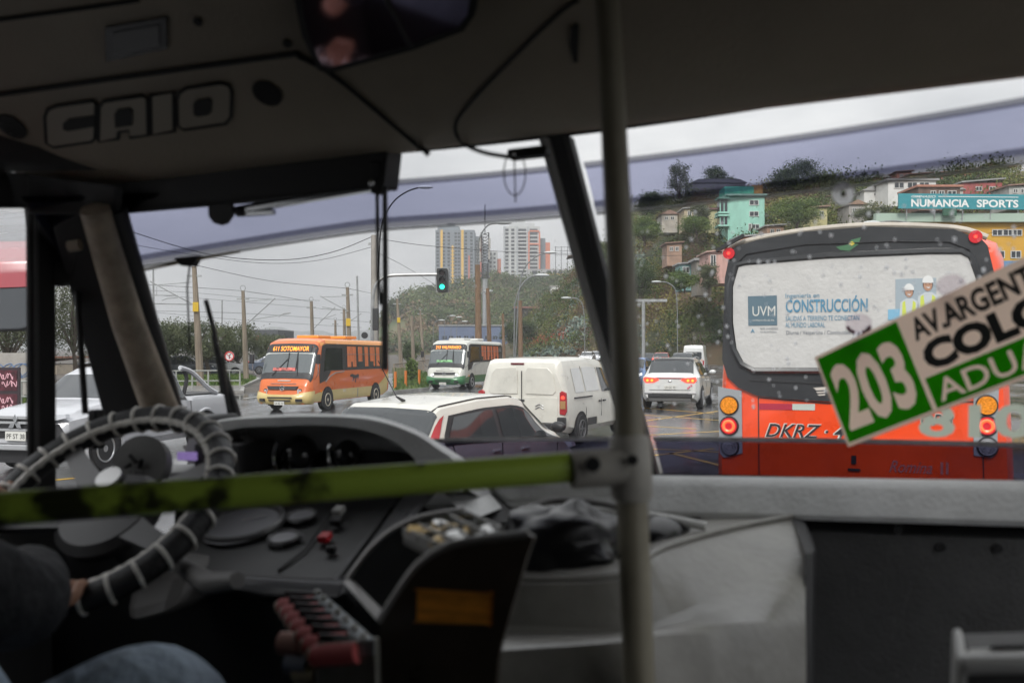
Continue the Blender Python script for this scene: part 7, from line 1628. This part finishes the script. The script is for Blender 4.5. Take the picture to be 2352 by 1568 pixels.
for u, v, k in ((1972, 742, 0), (2185, 655, 1)):
    c = BW(u, v, .008); nn = Vector((0, -1, -.84)).normalized(); a1 = Vector((1, 0, 0)); a2 = nn.cross(a1)
    o = MB().loft([[c + (a1 * math.cos(t_) + a2 * math.sin(t_)) * r + nn * h for t_ in np.linspace(0, 2 * math.pi, 25)[:-1]] for r, h in ((.024, 0), (.022, .006), (.012, .014), (.006, .018), (.006, .03), (.0005, .03))]).build('suction_cup', suc, rs)
    if k == 0: MB().tube([c + (a1 * math.cos(t_) + a2 * math.sin(t_)) * .021 + nn * .004 for t_ in np.linspace(3.4, 6.0, 14)], .004, 6).build('cup_rim', M('cup_maroon', (.18, .02, .06), .4), o)
    MB().tube([c + nn * .028, c + nn * .045 + Vector((.006, 0, -.03))], .0025, 6).build('cup_wire', m_chr, rs)
# ---- left outside mirror
mx_ = bthing('wing_mirror', 'outside wing mirror of the bus at the far left edge', 'mirror')
mc = B(-22, 606, x=-2.02)
MREF = Vector((-.13, -1, -.10)).normalized(); nmir = (MREF - mc.normalized()).normalized(); m1 = nmir.cross(Vector((0, 0, 1))).normalized(); m2 = m1.cross(nmir)
mk = lambda w, h, r, o: [mc + m1 * x + m2 * y + nmir * o for x, y in rrect(w, h, r)]
hb = MB(); hb.loft([mk(.17, .29, .03, -.05), mk(.20, .325, .04, -.03), mk(.20, .325, .04, 0)], cap=True); hb.build('mirror_housing', m_bk, mx_)
gm = MB(); r0 = mk(.185, .31, .035, .002); gm.add(r0, [tuple(range(len(r0)))]); gm.build('mirror_glass', M('mirror_silver', (.82, .83, .84), .01, 1.0), mx_, smooth=False)
MB().tube([mc - nmir * .04, Vector((-1.78, mc.y + .1, mc.z + .25)), Vector((-1.74, mc.y + .15, mc.z + .4))], .014, 8).build('mirror_arm', m_bk, mx_)
# ---- driver, seated at the wheel; only the right arm and knee reach into the picture
pn_ = bthing('person', 'driver in dark jacket and blue jeans, right hand on the steering wheel', 'person')
def skin(name, mat, verts, edges, radii, root, sub=2, parent=pn_):
    me = bpy.data.meshes.new(name); me.from_pydata([tuple(v) for v in verts], edges, []); me.update()
    o = bpy.data.objects.new(name, me); COL.objects.link(o); o.parent = parent; me.materials.append(mat)
    sm = o.modifiers.new('skin', 'SKIN'); sm.use_smooth_shade = True
    for i, r in enumerate(radii):
        me.skin_vertices[0].data[i].radius = (r, r) if not isinstance(r, tuple) else r
    me.skin_vertices[0].data[root].use_root = True
    ss = o.modifiers.new('sub', 'SUBSURF'); ss.levels = sub; ss.render_levels = sub
    return o
kneeR = B(400, 1560, d=1.33); hipR = Vector((-1.30, .74, -.66)); pel = Vector((-1.40, .70, -.64)); hipL = Vector((-1.50, .74, -.66))
kneeL = kneeR + Vector((-.36, -.02, .0)); footR = Vector((kneeR.x + .02, kneeR.y + .08, -1.17)); footL = footR + Vector((-.34, 0, 0))
chest = Vector((-1.40, .66, -.28)); neck = Vector((-1.40, .66, -.05)); chin = Vector((-1.40, .69, .02)); head = Vector((-1.40, .68, .13))
shR = Vector((-1.21, .68, -.13)); elR = B(70, 1400, d=1.40); haR = B(62, 1285, d=1.60)
shL = Vector((-1.59, .68, -.13)); elL = Vector((-1.70, .98, -.36)); haL = Vector((-1.655, 1.40, -.24))
skn = M('skin_tone', (.40, .21, .13), .5)
V_ = [pel, chest, neck, chin, head, shR, elR, haR, shL, elL, haL, hipR, kneeR, footR, hipL, kneeL, footL, footR + Vector((0, .16, -.04)), footL + Vector((0, .16, -.04))]
E_ = [(0, 1), (1, 2), (2, 3), (3, 4), (1, 5), (5, 6), (6, 7), (1, 8), (8, 9), (9, 10), (0, 11), (11, 12), (12, 13), (0, 14), (14, 15), (15, 16), (13, 17), (16, 18)]
R_ = [.13, .14, .05, .07, .085, .06, .042, .028, .06, .042, .028, .085, .058, .038, .085, .058, .038, .03, .03]
skin('body', skn, V_, E_, R_, 0)
skin('jacket', M('dark_navy_jacket', (.009, .010, .013), .8, bump=.5, bscale=30), [pel + Vector((0, 0, .08)), chest, neck + Vector((0, 0, -.04)), shR, shR.lerp(elR, .5), elR, elR.lerp(haR, .5), elR.lerp(haR, .8), shL, elL, elL.lerp(haL, .8)], [(0, 1), (1, 2), (1, 3), (3, 4), (4, 5), (5, 6), (6, 7), (1, 8), (8, 9), (9, 10)], [.17, .185, .085, .095, .085, .072, .062, .052, .095, .072, .05], 0)
skin('jeans', M('blue_denim', (.38, .47, .57), .8, var=.18, scale=18, bump=.9, bscale=16), [pel + Vector((0, 0, -.01)), hipR, hipR.lerp(kneeR, .55), kneeR + Vector((0, -.03, .0)), kneeR + Vector((0.005, .03, -.05)), footR + Vector((0, 0, .05)), hipL, kneeL, footL + Vector((0, 0, .05))], [(0, 1), (1, 2), (2, 3), (3, 4), (4, 5), (0, 6), (6, 7), (7, 8)], [.15, .115, .10, .085, .078, .06, .115, .085, .06], 0)
for fo in (footR, footL): MB().ball(fo + Vector((0, .08, -.05)), 1, 8).build('shoe', m_bk, pn_, mx=None) if False else MB().ball((0, 0, 0), 1, 8).build('shoe', m_bk, pn_, mx=Matrix.Translation(fo + Vector((0, .09, -.035))) @ Matrix.Diagonal((.05, .14, .045, 1)))
MB().ball((0, 0, 0), 1, 10).build('hair', M('dark_hair', (.015, .012, .01), .7, bump=.5, bscale=60), pn_, mx=Matrix.Translation(head + Vector((0, -.02, .03))) @ Matrix.Diagonal((.092, .105, .09, 1)))
# hands: palm and five fingers closed round the rim
def rim_tan(p):
    r = p - SWC; r -= swn * r.dot(swn); r.normalize(); return r, swn.cross(r)
for hpos, nm in ((haR, 'R'), (haL, 'L')):
    r_, t_ = rim_tan(hpos); cr_ = SWC + r_ * .235
    vs = [cr_ + r_ * .035 + swn * .035 - t_ * .0]; es = []; rad_ = [.024]
    for k in range(4):
        o = t_ * (-.030 + .020 * k); base = cr_ + o + r_ * .018 + swn * .032; L_ = (.9, 1.0, .97, .8)[k]
        ch = [base, base - r_ * .030 * L_ + swn * .002, base - r_ * .046 * L_ - swn * .024 * L_, base - r_ * .034 * L_ - swn * .046 * L_]
        i0 = len(vs); vs += ch; rad_ += [.0105, .0095, .009, .008]; es += [(0, i0), (i0, i0 + 1), (i0 + 1, i0 + 2), (i0 + 2, i0 + 3)]
    i0 = len(vs); tb = cr_ - t_ * .040 + r_ * .02 + swn * .015
    vs += [tb, tb - t_ * .018 - r_ * .022, tb - t_ * .016 - r_ * .045 + swn * .0]; rad_ += [.012, .0105, .009]; es += [(0, i0), (i0, i0 + 1), (i0 + 1, i0 + 2)]
    skin('hand', skn, vs, es, rad_, 0, 1)
# face: nose, mouth, eyes, ears
MB().ball((0, 0, 0), 1, 6).build('nose', skn, pn_, mx=Matrix.Translation(head + Vector((0, .10, -.03))) @ Matrix.Diagonal((.015, .02, .024, 1)))
for s in (-1, 1):
    MB().ball(head + Vector((s * .032, .078, .005)), .011, 6).build('eye', M('eye_dark', (.05, .04, .035), .2), pn_); MB().ball((0, 0, 0), 1, 6).build('ear', skn, pn_, mx=Matrix.Translation(head + Vector((s * .088, .0, -.015))) @ Matrix.Diagonal((.012, .022, .032, 1)))
MB().box(head + Vector((0, .084, -.068)), (.045, .01, .008)).build('mouth', M('lip', (.28, .11, .09), .5), pn_, bevel=.003)
# driver's seat
se = bthing('driver_seat', 'dark driver seat with high back behind the wheel', 'seat')
MB().box((-1.40, .78, -.80), (.48, .50, .14)).build('cushion', m_bk, se, bevel=.04); MB().box((-1.40, .47, -.42), (.48, .14, .72), Matrix.Rotation(rad(8), 3, 'X')).build('backrest', m_bk, se, bevel=.05); MB().box((-1.40, .74, -1.06), (.3, .3, .36)).build('pedestal', m_int, se, smooth=False)
# ---- traffic behind the bus, seen only in the wing mirror

mw = BUS @ mc; rw = BUS.to_3x3() @ MREF
spot = mw + rw * 7.5; spot.z = 0
bc, bsh = car('following_car', 'red car following behind, seen only in the wing mirror at far left', spot, heading(-rw.x, -rw.y), car_paint('mirror_red_paint', (.42, .03, .04)), 'suv', 1.0, '', heads=False)
bsh.top('sunstrip', M('sunstrip_red', (.5, .04, .06), .4), bc, .56, .72, 5.2, .014)
# ================================================================== haze of the rainy day
hz = MB().box((0, 2300, 48), (8600, 9500, 104)).build('haze', None, smooth=False)
hm = bpy.data.materials.new('rain_haze'); hm.use_nodes = True; nt = hm.node_tree
for n in list(nt.nodes): nt.nodes.remove(n)
o_ = nt.nodes.new('ShaderNodeOutputMaterial'); pv = nt.nodes.new('ShaderNodeVolumePrincipled')
pv.inputs['Color'].default_value = (.92, .93, .95, 1); pv.inputs['Density'].default_value = .0005; pv.inputs['Anisotropy'].default_value = .2
nt.links.new(pv.outputs['Volume'], o_.inputs['Volume']); hz.data.materials.append(hm)
tag(hz, 'thin grey rain haze hanging over the whole view', 'haze', kind='stuff')
